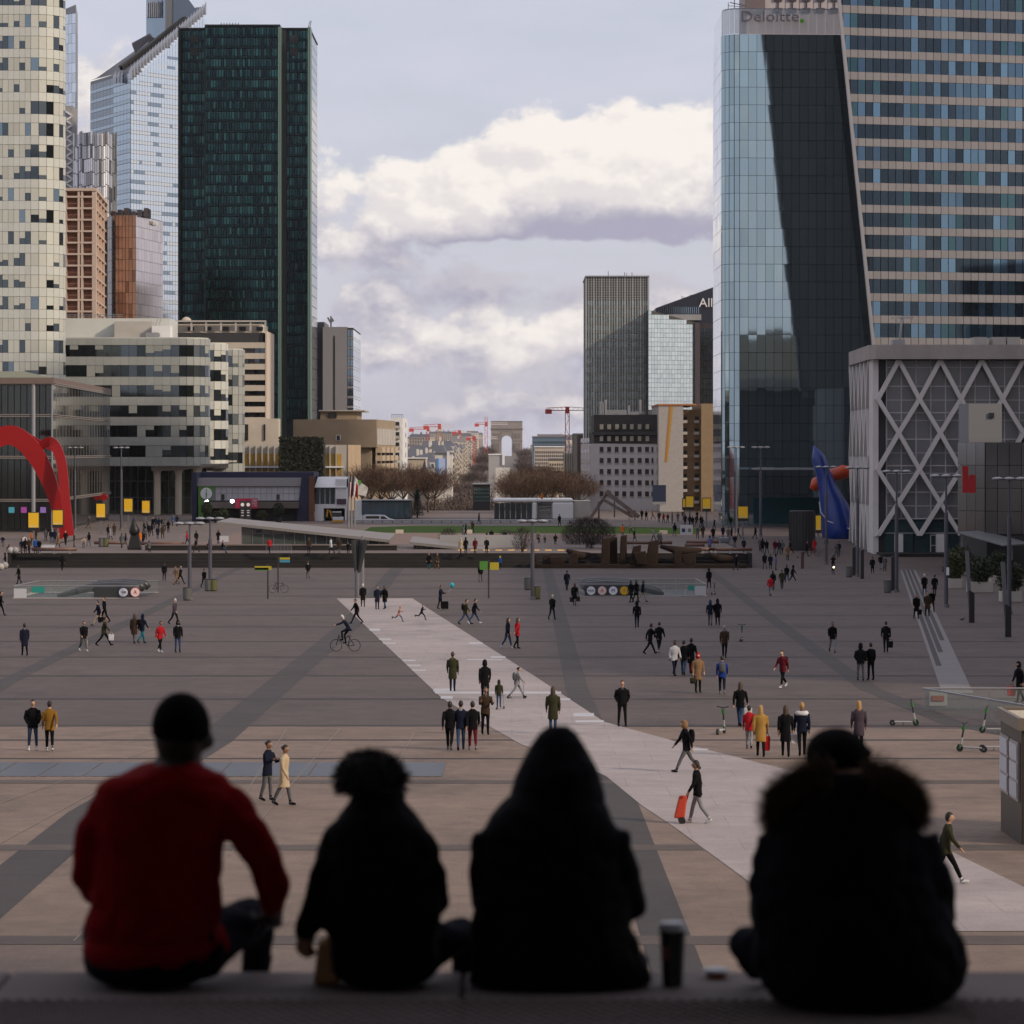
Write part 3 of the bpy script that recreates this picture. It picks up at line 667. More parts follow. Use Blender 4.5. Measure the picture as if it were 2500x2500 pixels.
# ---- brown concrete low-rise group
t = thing('brown_block', 'brown concrete block with blank front wall and balcony side', 'building', (X(820, 720), 720, -8))
D = 720; x0, x1, x2 = X(716, D), X(919, D), X(965, 760)
one('wall', m_brown, lambda b: b.prism([(x0, D), (x1, D), (x2, 760), (x0, 760)], Z(1092, D), Z(1024, D)), t)
one('lower_wall', m_brown, lambda b: b.prism([(x0, D+1.5), (X(905, D), D+1.5), (X(955, 760), 760), (x0, 760)], -8, Z(1092, D)), t)
one('penthouse', m_brown, lambda b: b.box(X(782, 726), X(872, 726), 726, 748, Z(1024, D), Z(1004, 726)), t)
one('penthouse_roof', m_conc, lambda b: b.box(X(778, 725), X(890, 725), 725, 749, Z(1004, 726), Z(1001, 726)), t)
one('penthouse_window', m_black, lambda b: b.box(X(800, 725.8), X(822, 725.8), 725.7, 726.1, Z(1020, 726), Z(1008, 726)), t)
one('window', m_white, lambda b: b.box(X(820, D-.1), X(832, D-.1), D-.2, D+.1, Z(1076, D), Z(1062, D)), t)
one('window', m_black, lambda b: b.box(X(822, D-.2), X(830, D-.2), D-.3, D, Z(1075, D), Z(1063, D)), t)
FA = Facade(t)
m_bal = M('beige balcony', (.46, .36, .25), .85, var=.1)
for k in range(5):
    zz = Z(1092+20*k, D)
    for j in range(4):
        x = x1+(x2-x1)*(j+.5)/4*.9; y = D+1.5+38*(j+.5)/4
        one('balcony', m_bal, lambda b: b.prism([(x-.6, y-3.4), (x+.9, y-3.4), (x+1.3, y+3.4), (x-.6, y+3.4)], zz-1.2, zz), t); one('balcony_door', m_brz, lambda b: b.box(x-.3, x+.25, y-1.6, y+1.6, zz-1.9, zz-1.25), t)
FA = Facade(t)
for (x, y, a, w) in cols((x1+.02, D), (x2, 760), 7): FA.add('window_strip', m_conc, x, y, Z(1086, D), a, w-.5, 3.6, .1)
FA.emit()
m_leafd = M('dark ivy leaf', (.010, .014, .006), .8, var=.3, scale=2)
t = thing('white_balcony_block', 'narrow white apartment block with stacked rounded balconies', 'building', (X(980, 770), 770, -10))
D = 770
one('wall', m_white, lambda b: b.prism([(X(955, D), D), (X(983, D), D), (X(995, 810), 810), (X(955, D), 810)], -10, Z(1020, D)), t)
one('roof_railing', m_lsteel, lambda b: [b.bar(W(955, 1012, D), W(984, 1012, D), .12)]+[b.bar(W(956+i*4, 1020, D), W(956+i*4, 1012, D), .1) for i in range(8)], t)
for k in range(6):
    y0 = 1030+25*k
    one('window', m_black, lambda b: b.box(X(966, D-.1), X(975, D-.1), D-.15, D+.1, Z(y0+9, D), Z(y0, D)), t)
    one('balcony', m_conc, lambda b: b.box(X(962, D-1.5), X(977, D-1.5), D-1.5, D, Z(y0+16, D), Z(y0+9, D)), t)
    for q in (0, 1): one('side_window', m_black, lambda b: b.box(X(984+5*q, D+12+14*q)-.05, X(984+5*q, D+12+14*q)+.25, D+9+14*q, D+12+14*q, Z(y0+12, D), Z(y0, D)), t)
t = thing('yellow_panel_block', 'long low block with ochre panels between white fins', 'building', (X(740, 650), 650, TERR))
D = 650
m_och = M('ochre panel', (.42, .25, .035), .7, var=.1, scale=.5)
one('core', m_conc, lambda b: b.prism([(X(575, D), D), (X(848, D), D), (X(880, 668), 668), (X(575, D), 668)], -9, Z(1086, D)), t)
FA = Facade(t)
for k, (ya, yb) in enumerate(((1137, 1108), (1160, 1143), (1200, 1165))):
    for (x, y, a, w) in cols((X(580, D), D), (X(836, D), D), 17): FA.add('ochre_panel', m_och, x, y, Z(ya, D), a, w-.35, Z(yb, D)-Z(ya, D), .12)
for (x, y, a, w) in cols((X(580, D), D), (X(836, D), D), 17): FA.add('fin', m_conc, x-w/2, y, Z(1200, D), a, .22, Z(1088, D)-Z(1200, D), .7)
FA.emit()
one('floor_edge', m_white, lambda b: b.box(X(575, D), X(838, D), D-.9, D, Z(1142, D), Z(1138, D)), t)
one('louvre_wall', M('tan louvre wall', (.45, .33, .21), .8, var=.15, scale=.6, stretch=(1, 1, .1)), lambda b: b.prism([(X(848, D), D-.1), (X(850, D), D-.2), (X(881, 667), 667), (X(878, 667), 667)], -9, Z(1086, D)), t)
t = thing('ivy_box', 'dark box building wholly covered with clipped ivy', 'building', (X(735, 630), 630, TERR))
ib = MB(); ib.box(X(686, 630), X(784, 630), 630, 645, TERR-1, Z(1075, 630))
ib.build('wall', m_leafd, t)
lb = MB(); rr = random.Random(5)
for i in range(9000):
    px = rr.uniform(682, 789); top = 1068+4*noise.noise((px*.08, 0, 0)); py = rr.uniform(top, 1255); c = W(px, py, 630-rr.uniform(.02, .6)); s_ = rr.uniform(.14, .34)
    u = Vector((rr.uniform(-1, 1), rr.uniform(-.6, .2), rr.uniform(-1, 1))).normalized()*s_; v = Vector((rr.uniform(-1, 1), rr.uniform(-.5, .5), rr.uniform(-1, 1))).normalized()*s_
    lb.face([c-u, c+v, c+u, c-v])
lb.build('ivy', m_leafd, t, kind='stuff')

# ---- right-hand group: hotel, ribbed tower, slanted glass, black tower
D = 640; t = thing('white_hotel', 'white rendered hotel with square windows and black mansard storeys', 'building', (X(1515, D), D, TERR))
pa, pb = (X(1440, D), D), (X(1608, D-6), D-6); pl = (X(1418, D+42), D+42)
m_hotel = M('hotel white render', (.52, .49, .48), .85, var=.06, scale=.3)
one('wall', m_hotel, lambda b: b.prism([pl, pa, pb, (pb[0], D+42)], -9, Z(1083, D)), t)
one('mansard', M('black mansard slate', (.025, .023, .022), .7, var=.2, scale=1), lambda b: b.prism([(pa[0]+.8, D-.3), (pb[0]+.1, D-6.3), (pb[0], D+40), (pl[0]+2, D+40)], Z(1083, D), Z(1013, D)), t)
one('mansard_ledge', m_dark, lambda b: b.prism([(pa[0]+.4, D-.9), (pb[0]+.2, D-6.9), (pb[0], D-3), (pa[0]+.4, D)], Z(1062, D), Z(1055, D)), t)
ang = math.atan2(pb[1]-pa[1], pb[0]-pa[0])
def on(px): f = (px-1440)/(1608-1440); return (pa[0]+(pb[0]-pa[0])*f, pa[1]+(pb[1]-pa[1])*f)
FA = Facade(t); m_hwin = glass('hotel window', (.10, .085, .085), .15, .5)
for r0 in range(5):
    for px in [1469, 1487.5, 1506, 1524.5, 1543, 1562, 1580, 1593, 1606]:
        w = 10 if px < 1585 else 5
        x, y = on(px); FA.add('window', m_hwin, x, y, Z(1103+27*r0, D), ang, w/F*D, 12/F*D, .06); FA.add('window_sill', m_conc, x, y-.02, Z(1104.5+27*r0, D), ang, (w+2)/F*D, .1, .2)
for r0 in range(2):
    for px in [1469, 1487.5, 1507, 1525, 1543, 1562, 1581]:
        x, y = on(px); FA.add('dormer_window', M('dormer blind', (.36, .33, .25), .6), x, y-.35, Z(1048+29*r0, D), ang, 9/F*D, 12/F*D, .1)
for r0 in range(6):
    for (x, y, a, w) in cols(pl, pa, 6): FA.add('side_window', m_hwin, x, y, Z(1080+27*r0, D), a, w*.55, .9, .06)
FA.emit()
one('roof_plant', m_lsteel, lambda b: [b.box(X(1476, 645), X(1530, 645), 645, 652, Z(1013, D), Z(1000, D)), b.box(X(1540, 645), X(1575, 645), 645, 652, Z(1013, D), Z(1004, D))]+[b.tube([W(p, 1012, 642), W(p, y, 642)], .25, 6) for p, y in ((1467, 980), (1472, 982), (1478, 976), (1563, 976), (1535, 990))], t)
t = thing('stripe_wall_block', 'grey blank wall block painted with an orange and brown stripe', 'building', (X(1640, 628), 628, TERR))
D = 628
one('wall', M('flecked grey wall', (.36, .33, .31), .9, var=.12, scale=1.5), lambda b: b.box(X(1608, D), X(1668, D), D, D+30, -9, Z(990, D)), t)
one('painted_stripe', M('orange paint', (.42, .17, .03), .8), lambda b: b.hexa([W(1623, 1128, D-.05), W(1627, 1128, D-.05), W(1627, 1128, D), W(1623, 1128, D), W(1634, 990, D-.05), W(1638, 990, D-.05), W(1638, 990, D), W(1634, 990, D)]), t)
one('painted_stripe', M('ochre paint', (.40, .25, .06), .8), lambda b: b.hexa([W(1627.2, 1128, D-.05), W(1630, 1128, D-.05), W(1630, 1128, D), W(1627.2, 1128, D), W(1638.2, 990, D-.05), W(1644, 990, D-.05), W(1644, 990, D), W(1638.2, 990, D)]), t)
one('roof_trim', M('rust roof trim', (.40, .16, .06), .8), lambda b: b.box(X(1606, D), X(1700, D), D-.2, D+30, Z(990, D), Z(986, D)), t)
t = thing('brick_balcony_block', 'tan brick block with two columns of small balconies', 'building', (X(1705, 632), 632, TERR))
D = 632
one('wall', M('tan brick', (.27, .185, .105), .9, var=.12, scale=1), lambda b: [b.box(X(1668, D), X(1712, D), D, D+30, -9, Z(1000, D)), b.box(X(1712, D-3), X(1750, D-3), D-3, D+30, -9, Z(986, D))], t)
for r0 in range(8):
    y0 = 1022+28*r0
    for px in (1672, 1701): one('balcony', m_conc, lambda b: b.box(X(px-6, D-1.6), X(px+6, D-1.6), D-1.6, D, Z(y0+11, D), Z(y0+4, D)), t); one('balcony_door', m_black, lambda b: b.box(X(px-5, D-.1), X(px+5, D-.1), D-.15, D+.1, Z(y0+4, D), Z(y0-5, D)), t)
D = 700; t = thing('dark_side_block', 'narrow dark block left of the white hotel', 'building', (X(1413, D), D, -8))
one('wall', M('dark grey cladding', (.085, .08, .08), .7, var=.2), lambda b: b.box(X(1401, D), X(1424, D), D, D+20, -9, Z(1058, D)), t)
one('window_strip', m_brz, lambda b: b.box(X(1412, D-.1), X(1423, D-.1), D-.15, D+.1, Z(1158, D), Z(1062, D)), t)
one('wing', M('ribbed grey cladding', (.10, .10, .095), .7, var=.2, scale=2, stretch=(4, 1, .05)), lambda b: b.box(X(1378, D+40), X(1402, D+40), D+40, D+55, -12, Z(1106, D+40)), t)
for i in range(6): one('wing_rib', m_grey, lambda b: b.box(X(1378+i*4, D+39), X(1379+i*4, D+39), D+39, D+40.1, -12, Z(1106, D+40)), t)
D = 1000; t = thing('ribbed_tower', 'grey green office tower with pale vertical ribs and louvred top', 'tower', (X(1505, D), D, -14))
pa, pb = (X(1431, D), D), (X(1583, D), D); m_gg = [glass('grey green glass %d' % i, c, .12, .7, 0, rnd=0) for i, c in enumerate(((.20, .25, .24), (.28, .34, .32), (.36, .42, .39)))]
one('core', m_dark, lambda b: b.box(pa[0], pb[0], D+.3, D+36, -14, Z(676, D)), t)
FA = Facade(t)
m_gsp = M('olive grey spandrel', (.16, .165, .14), .5, .2)
for ci, (x, y, a, w) in enumerate(cols(pa, pb, 24)):
    for k in range(16):
        z1 = Z(733+20.3*k, D); FA.add('glass_pane', rnd.choices(m_gg, (4, 3, 1))[0], x, y+.3, z1-1.65, a, w-.1, 1.6, .1); FA.add('spandrel_panel', m_gsp, x, y+.3, z1-2.5, a, w-.1, .8, .1)
FA.emit()
FA = Facade(t)
m_rib = M('pale aluminium rib', (.42, .42, .40), .45, .4)
for ci, (x, y, a, w) in enumerate(cols(pa, pb, 24)): FA.add('rib', m_rib, x-w/2, y+.3, -14, a, .2 if ci % 3 else .4, Z(676, D)+14, .3)
FA.add('rib', m_rib, pb[0], D+.3, -14, 0, .5, Z(676, D)+14, .7)
for k in range(9): FA.add('louvre_rail', m_rib, (pa[0]+pb[0])/2, D+.3, Z(682+6*k, D), 0, pb[0]-pa[0], .12, .3)
FA.emit()
one('roof_cap', m_lsteel, lambda b: b.box(pa[0]-.3, pb[0]+.3, D-.6, D+36, Z(676, D), Z(673, D)), t)
one('roof_aerial', m_steel, lambda b: [b.bar(W(p, 674, D+5), W(p, y, D+5), .2) for p, y in ((1485, 662), (1525, 664), (1530, 667), (1543, 665))], t)
t = thing('slanted_glass_block', 'silver green glass office block with a roofline sloping down', 'building', (X(1640, 980), 980, -14))
D = 980; pa, pb = (X(1583, D), D), (X(1697, D+6), D+6)
one('core', m_dark, lambda b: b.prism([(pa[0], D+.2), (pb[0], D+6.2), (X(1709, D+6), D+7), (X(1709, D+30), D+30), (pa[0], D+30)], -14, 0, [Z(756, D), Z(785, D), Z(787, D), Z(787, D), Z(756, D)]), t)
FA = Facade(t); m_sg = [glass('silver green glass %d' % i, c, .08, .85, .01, rnd=.04) for i, c in enumerate(((.44, .54, .62), (.47, .57, .65), (.41, .51, .59)))]
for ci, (x, y, a, w) in enumerate(cols(pa, pb, 16)):
    zt_ = Z(756+29*(ci+.5)/16, D)
    for k in range(22):
        z1 = zt_-.15-1.65*k if False else Z(757, D)-1.36*k
        if z1 > zt_: continue
        FA.add('glass_pane', rnd.choice(m_sg), x, y, z1-1.3, a, w-.06, 1.28, .08)
FA.emit()
one('end_slab', m_brz, lambda b: b.prism([(X(1697, D+5), D+5), (X(1709, D+5), D+5.2), (X(1709, D+30), D+30), (X(1697, D+30), D+30)], -14, Z(786, D)), t)
FA = Facade(t)
one('wing', m_brz, lambda b: b.box(X(1709, D+12), X(1790, D+12), D+12, D+30, -14, Z(786, D)), t)
for (x, y, a, w) in cols((X(1709, D+11.8), D+11.8), (X(1780, D+11.8), D+11.8), 9):
    for k in range(15): FA.add('dark_pane', m_dglass, x, y, Z(795+14*(k+1), D), a, w-.12, 1.5, .1)
FA.emit()
D = 1060; t = thing('black_sign_tower', 'black wedge topped tower with large white letters', 'tower', (X(1690, D), D, -14))
m_navy = M('blue black cladding', (.022, .024, .040), .5, .3)
one('body', m_navy, lambda b: b.prism([(X(1601, D), D), (X(1800, D), D), (X(1800, D), D+25), (X(1601, D), D+25)], -14, 0, [Z(752, D), Z(680, D), Z(680, D), Z(752, D)]), t)
FA = Facade(t)
for (x, y, a, w) in cols((X(1612, D-.05), D-.05), (X(1708, D-.05), D-.05), 19): FA.add('loggia_pane', m_bglass, x, y, Z(766, D), a, w-.35, 2.2, .1)
FA.emit()
one('ledge', m_grey, lambda b: b.box(X(1601, D-1), X(1712, D-1), D-1.2, D+.1, Z(782, D), Z(768, D)), t)
text('Allianz', 4.1, W(1748, 740, D-.4), m_white, t, width=11.0, depth=.2)
one('roof_aerial', m_steel, lambda b: [b.bar(W(p, 745, D+4), W(p, y, D+4), .25) for p, y in ((1665, 722), (1670, 724), (1684, 720), (1688, 719))], t)

# ---- the blue glass tower with the sign
D = 510; t = thing('blue_glass_tower', 'tall blue green glass tower with rounded corner and rooftop lettering', 'tower', (X(1850, D), D, TERR))
c0 = X(1765, D); rr_ = 2.6
m_del = glass('clear blue glass', (.34, .44, .48), .035, .9, .05, .22, rnd=.08); m_sil = glass('white side glass', (.78, .80, .84), .06, .9, .01)
side = cols((X(1743, 532), 532), (c0, D+rr_), 6); arc = arc_cols((c0+rr_, D+rr_), rr_, -math.pi, -math.pi/2, 5); frnt = cols((c0+rr_, D), (c0+rr_+16*1.338, D+1.2), 16)
po = [(X(1743, 532)+.15, 532), (c0+.15, D+rr_)]+[(c0+rr_+(rr_-.15)*math.cos(math.pi+i*math.pi/12), D+rr_+(rr_-.15)*math.sin(math.pi+i*math.pi/12)) for i in range(1, 7)]+[(c0+rr_+16*1.338, D+1.35), (c0+rr_+16*1.338, 532)]
rowh = 43.2/F*D
zrow = Z(83, D)
one('core', m_black, lambda b: b.prism(po, TERR, zrow), t)
FA = Facade(t)
for cs, mm, nm in ((frnt, m_del, 'glass_pane'), (arc, m_del, 'corner_pane'), (side, m_sil, 'side_pane')):
    for (x, y, a, w) in cs:
        for k in range(28):
            FA.add(nm, mm, x, y, zrow-rowh*(k+1)+.02, a, w-.05, rowh-.05, .14)
FA.emit(key=lambda i: i[0] if i[0] < 41 else 99, jit=.0016)
one('floor_line', m_black, lambda b: [b.prism([(x, y) for x, y in po], zrow-rowh*k-.01, zrow-rowh*k+.05) for k in range(1, 28)], t, kind='stuff')
m_crown = M('clear crown glass', (.62, .68, .72), .06, 0, alpha=.45)
FA = Facade(t)
for cs in (frnt, arc):
    for (x, y, a, w) in cs: FA.add('crown_pane', m_crown, x, y, zrow+.05, a, w-.05, Z(22, D)-zrow, .05)
FA.emit()
one('crown_rail', m_steel, lambda b: b.tube([(p[0], p[1]-.05, Z(21, D)) for p in po[1:9]]+[(po[9][0] if len(po) > 9 else po[8][0], D+1.3, Z(21, D))], .09, 6), t)
one('crown_side', m_sil, lambda b: b.hexa([(X(1743, 532), 532, zrow), (c0, D+rr_, zrow), (c0+.1, D+rr_, zrow), (X(1743, 532)+.1, 532, zrow), (X(1743, 532), 532, Z(68, 532)), (c0, D+rr_, Z(24, D)), (c0+.1, D+rr_, Z(24, D)), (X(1743, 532)+.1, 532, Z(68, 532))]), t)
m_let = M('grey sign letters', (.30, .27, .28), .6)
text('Deloitte', 2.35, W(1879, 41, D-.35), m_let, t, width=8.9, depth=.15)
one('sign_dot', M('green sign dot', (.10, .36, .03), .5, emit=.12), lambda b: b.tube([W(1958, 51, D-.5), W(1958, 51, D-.2)], .33, 14), t)
one('roof_gantry', m_steel, lambda b: [b.bar(W(1778, 22, D+4), W(1778, 6, D+4), .1), b.bar(W(1793, 22, D+4), W(1793, -8, D+4), .12), b.bar(W(1782, 6, D+4), W(1820, 14, D+4), .12), b.bar(W(1778, 14, D+4), W(1815, 17, D+4), .08)], t)
one('entrance_canopy', m_lsteel, lambda b: b.box(X(1845, 500), X(2080, 500), 499, 509, Z(1147, 500), Z(1143, 500)), t)
one('base_window', glass('teal base glass', (.03, .10, .11), .1, .6), lambda b: b.box(X(1840, 509.7), X(2060, 509.7), 509.5, 509.8, TERR+.3, Z(1215, D)), t)
# the ornate tower whose lower edge shows above
D = 640; t = thing('patterned_tower', 'pinkish tower with rows of drum shaped openings above the blue tower', 'tower', (X(1940, D), D, TERR))
m_ptn = M('pink grey stone', (.42, .37, .37), .8, var=.05)
one('body', m_ptn, lambda b: b.box(X(1822, D), X(2060, D), D, D+20, TERR, Z(-120, D)), t)
one('louvre_wall', M('brown louvre', (.14, .11, .11), .7), lambda b: b.hexa([W(1818, 30, D-.6), W(1868, 30, D-.6), W(1868, 30, D), W(1818, 30, D), W(1818, -60, D-.6), W(1868, -60, D-.6), W(1868, -60, D), W(1818, -60, D)]), t)
for i in range(6):
    px = 1900+34.5*i; one('window_stem', m_brz, lambda b: b.box(X(px-1.5, D-.2), X(px+1.5, D-.2), D-.25, D+.1, Z(22, D), Z(-2, D)), t)
    for y0 in (20, -8): one('window_drum', m_brz, lambda b: b.box(X(px-10, D-.3), X(px+10, D-.3), D-.35, D+.1, Z(y0+11, D), Z(y0, D)), t)
    one('panel_joint', m_dark, lambda b: b.box(X(px+17, D-.03), X(px+17.7, D-.03), D-.05, D+.1, Z(30, D), Z(-60, D)), t)

# ---- big tower at the right with leaning edge
t = thing('banded_tower', 'large tower with pale bands, dark blue windows and a leaning edge', 'tower', (X(2300, 470), 470, -4))
DA, DB = 470, 481; XA, XB = X(1990, DA), X(2600, DB)
def on2(px): f = (X(px, 475)-XA)/(XB-XA); return (X(px, 475), DA+(DB-DA)*f)
a2 = math.atan2(DB-DA, XB-XA); nC = 32; wpx = 19.05
m_bw = [glass('banded window %d' % i, c, .06, .85, .03, .5, rnd=.2) for i, c in enumerate(((.028, .044, .064), (.060, .105, .165), (.10, .175, .26), (.042, .09, .115)))]
m_bsp = M('pale grey spandrel', (.195, .183, .19), .7, var=.05, scale=.5, rnd=.06)
rh = 54.2/F*475
def edge(z):  # px of the leaning edge at height z
    y = HY-(z-ZC)*F/472; return 2042+(2128-2042)*y/838
def core_pts(z): 
    x, y = on2(edge(z)); return (x+.1, y+.3)
zb_, zt_ = Z(930, 470), Z(-420, 470)
p0, p1 = core_pts(zb_), core_pts(zt_)
one('core', m_dark, lambda b: b.hexa([(p0[0], p0[1], zb_), (XB, DB+.3, zb_), (XB, DB+25, zb_), (p0[0]+4, DB+25, zb_), (p1[0], p1[1], zt_), (XB, DB+.3, zt_), (XB, DB+25, zt_), (p1[0]+4, DB+25, zt_)]), t)
one('base', m_bsp, lambda b: b.box(p0[0], XB, DB+1, DB+25, -4, zb_), t)
FA = Facade(t)
for k in range(-7, 17):
    z1 = Z(28+54.2*k, 470)
    for ci in range(nC):
        px = 2012+wpx*(ci+.5); hwp = wpx/2
        e = edge(z1-1.5)+3
        l, r_e = max(px-hwp, e), px+hwp
        if r_e-l < 3: continue
        pc = (l+r_e)/2; x, y = on2(pc); w = (r_e-l)/F*475
        n = noise.noise((ci*.5, k*.15, 9.1))
        mm = m_bw[0] if n < -.12 or 2150 < px < 2205 else rnd.choices(m_bw, (2, 3, 2, 1.6))[0]  # darkest panes in one column stand for a vertical band of shade
        f = (ci)/nC
        zz = z1
        FA.add('window_pane', mm, x, y+.25, zz-2.05, a2, w-.06, 2.0, .12); FA.add('spandrel_panel', m_bsp, x, y+.25, zz-rh+.02, a2, w-.03, rh-2.1, .22)
FA.emit(key=lambda i: (0 if 15 < i[2] < 75 and i[0] < X(2510, 475) else 1, i[0]))
one('leaning_edge', M('pale edge trim', (.34, .33, .34), .5, .3), lambda b: b.hexa([(p0[0]-.35, p0[1]-.7, zb_), (p0[0]+.1, p0[1]-.7, zb_), (p0[0]+.1, p0[1]+.3, zb_), (p0[0]-.35, p0[1]+.3, zb_), (p1[0]-.35, p1[1]-.7, zt_), (p1[0]+.1, p1[1]-.7, zt_), (p1[0]+.1, p1[1]+.3, zt_), (p1[0]-.35, p1[1]+.3, zt_)]), t)

# ---- white diagrid building
D = 400; t = thing('diagrid_building', 'white building wrapped in a concrete diamond lattice under a heavy cornice', 'building', (X(2300, D), D, -3.2))
m_dia = M('white diagrid concrete', (.60, .565, .545), .8, var=.08, scale=.4); m_fr = M('white window frame', (.46, .44, .44), .6)
xl = X(2136, D); xR = X(2600, D); zb0, zc, zt1 = -3.3, Z(877, D), Z(842, D)
one('core', M('grey curtain wall', (.055, .055, .06), .6), lambda b: b.box(xl+.4, xR, D+1.6, D+30, zb0, zc), t)
one('cornice', M('weathered cornice', (.34, .30, .28), .85, var=.18, scale=.5, stretch=(1, 1, .4)), lambda b: b.prism([(X(2072, 432)-.2, 430), (X(2118, 402), 401), (xl, D-1.0), (xR, D-1.0), (xR, D+32), (X(2074, 432), D+32)], zc, zt1), t)
FA = Facade(t); m_dpane = glass('grey blind glass', (.20, .20, .21), .3, .35, .02); m_tpane = glass('teal shop glass', (.06, .11, .12), .1, .5)
for ci, (x, y, a, w) in enumerate(cols((X(2164, D+1.3), D+1.3), (xR, D+1.3), 12)):
    for k in range(6):
        z0 = Z(1266-64.6*(k), D+1.3)
        FA.add('glass_pane', m_dpane, x, y, z0+.1, a, w-.18, 3.05, .1)
        FA.add('transom', m_fr, x, y, z0-.08, a, w, .16, .2); FA.add('glazing_bar', m_fr, x-w/2, y, z0, a, .14, 3.2, .2); FA.add('transom', m_fr, x, y, z0+1.5*(1+k % 2*.5), a, w, .1, .16)
for (x, y, a, w) in cols((X(2158, D+1.3), D+1.3), (xR, D+1.3), 6): FA.add('shop_pane', m_tpane, x, y, zb0+.2, a, w-.2, Z(1268, D+1.3)-zb0-.4, .1); FA.add('transom', m_fr, x, y, Z(1303, D), a, w, .1, .16)
FA.emit()
hx = 50.7; y_rows = [879, 974, 1057, 1146, 1227, 1308]
def node(i, j): return Vector((X(2144+hx*i, D), D+.35, Z(y_rows[j], D)))
nb = 0
for j in range(5):
    for i in range(0, 10):
        if (i+j) % 2 == 1:        # top node row starts at i=1
            for di in (-1, 1):
                if i+di < 0: continue
                if True:
                    p, q = node(i, j), node(i+di, j+1)
                    one('lattice_beam', m_dia, lambda b: b.hexa([(q.x-.30, D-.05+nb % 2*.05, q.z), (q.x+.30, D-.05+nb % 2*.05, q.z), (q.x+.30, D+.7, q.z), (q.x-.30, D+.7, q.z), (p.x-.30, D-.05+nb % 2*.05, p.z), (p.x+.30, D-.05+nb % 2*.05, p.z), (p.x+.30, D+.7, p.z), (p.x-.30, D+.7, p.z)]), t); nb += 1
for i in range(0, 10, 1):
    if i % 2 == 1: pass
    if i % 2 == 1: one('lattice_foot', m_dia, lambda b: b.box(node(i, 5).x-.5, node(i, 5).x+.5, D-.1, D+.75, zb0, node(i, 5).z+.2), t)
one('corner_pier', m_dia, lambda b: b.box(X(2124, 404), xl+.5, D+.6, D+5, zb0, zc), t)
for i in range(5):
    f0, f1 = i/5, (i+1)/5
    xa_, ya_ = X(2124, 404)+(X(2080, 430)-X(2124, 404))*f0, 405+27*f0; xb_, yb_ = X(2124, 404)+(X(2080, 430)-X(2124, 404))*f1, 405+27*f1
    one('side_panel', m_grey, lambda b: b.prism([(xa_+.3, ya_), (xa_+.6, ya_), (xb_+.6, yb_), (xb_+.3, yb_)], zb0, zc), t)
    for j in range(2):
        z0, z1 = zb0+(zc-zb0)*j/2, zb0+(zc-zb0)*(j+1)/2
        one('side_fin', m_dia, lambda b: [b.bar((xa_, ya_, z0), ((xa_+xb_)/2, (ya_+yb_)/2, (z0+z1)/2), .42), b.bar(((xa_+xb_)/2, (ya_+yb_)/2, (z0+z1)/2), (xa_, ya_, z1), .42), b.bar((xb_, yb_, z0), ((xa_+xb_)/2, (ya_+yb_)/2, (z0+z1)/2), .42), b.bar(((xa_+xb_)/2, (ya_+yb_)/2, (z0+z1)/2), (xb_, yb_, z1), .42)], t)
one('side_core', m_grey, lambda b: b.prism([(X(2124, 404)+.8, 405), (xl+.5, 405), (xl+.5, 430), (X(2080, 430)+.8, 430)], zb0, zc), t)
one('entrance_door', m_fr, lambda b: [b.box(X(p-1, D+1), X(p+1, D+1), D+.9, D+1.1, zb0, Z(1306, D)) for p in (2272, 2292, 2312)]+[b.box(X(2271, D+1), X(2313, D+1), D+.9, D+1.1, Z(y+2, D), Z(y, D)) for y in (1306, 1331)], t)
one('roof_camera_arm', m_lsteel, lambda b: [b.bar(W(2195, 842, D+3), W(2202, 776, D+3), .25), b.bar(W(2176, 776, D+3), W(2230, 775, D+3), .25), b.box(X(2178, D+3), X(2207, D+3), D+2, D+4, Z(842, D), Z(828, D))], t)
for px in (2395, 2440, 2475): one('roof_plant', m_conc, lambda b: b.box(X(px-16, D+4), X(px+16, D+4), D+4, D+8, Z(843, D), Z(820, D)), t)
one('plinth', m_blackst, lambda b: b.box(X(2150, 396), xR, 394, D+2, zb0-1.2, zb0+.3), t)

# ---- glass mall corner at the right edge
D = 350; t = thing('mall_corner', 'dark reflective mall corner with grey fly tower and red hand sign', 'building', (X(2430, D), D, -3.7))
po = [(X(2340, D+4), D+4), (X(2406, D), D), (X(2640, D-2), D-2), (X(2640, D+30), D+30), (X(2350, D+30), D+30)]
m_mirw2 = glass('grey mall glass', (.20, .20, .20), .08, .8, .03, .4)
one('core', m_dark, lambda b: b.prism([(x+.15, y+.15) for x, y in po], -3.7, Z(1080, D)), t)
FA = Facade(t)
for pq, n in (((po[0], po[1]), 3), ((po[1], po[2]), 8)):
    for (x, y, a, w) in cols(*pq, n):
        for k in range(4): FA.add('glass_pane', m_mirw2, x, y, Z(1080+56*(k+1), D)+.03, a, w-.06, 2.4, .1)
FA.emit()
one('fly_tower', M('pale grey panel', (.19, .19, .20), .7), lambda b: b.box(X(2365, D+6), X(2446, D+6), D+6, D+14, Z(1080, D), Z(985, D+6)), t)
one('vent', m_black, lambda b: b.box(X(2415, D+5.9), X(2427, D+5.9), D+5.8, D+6.2, Z(1020, D+6), Z(1008, D+6)), t)
m_hand = M('red sign panel', (.42, .012, .014), .45)
one('hand_sign', m_hand, lambda b: [b.box(X(2350, D-1), X(2382, D-1), D-1, D-.7, Z(1203, D), Z(1172, D)), b.box(X(2350, D-1), X(2364, D-1), D-1, D-.7, Z(1172, D), Z(1138, D))]+[b.box(X(2365.5+5.6*i, D-1), X(2370.5+5.6*i, D-1), D-1, D-.7, Z(1172, D), Z(1160-2*(i % 2), D)) for i in range(3)], t)
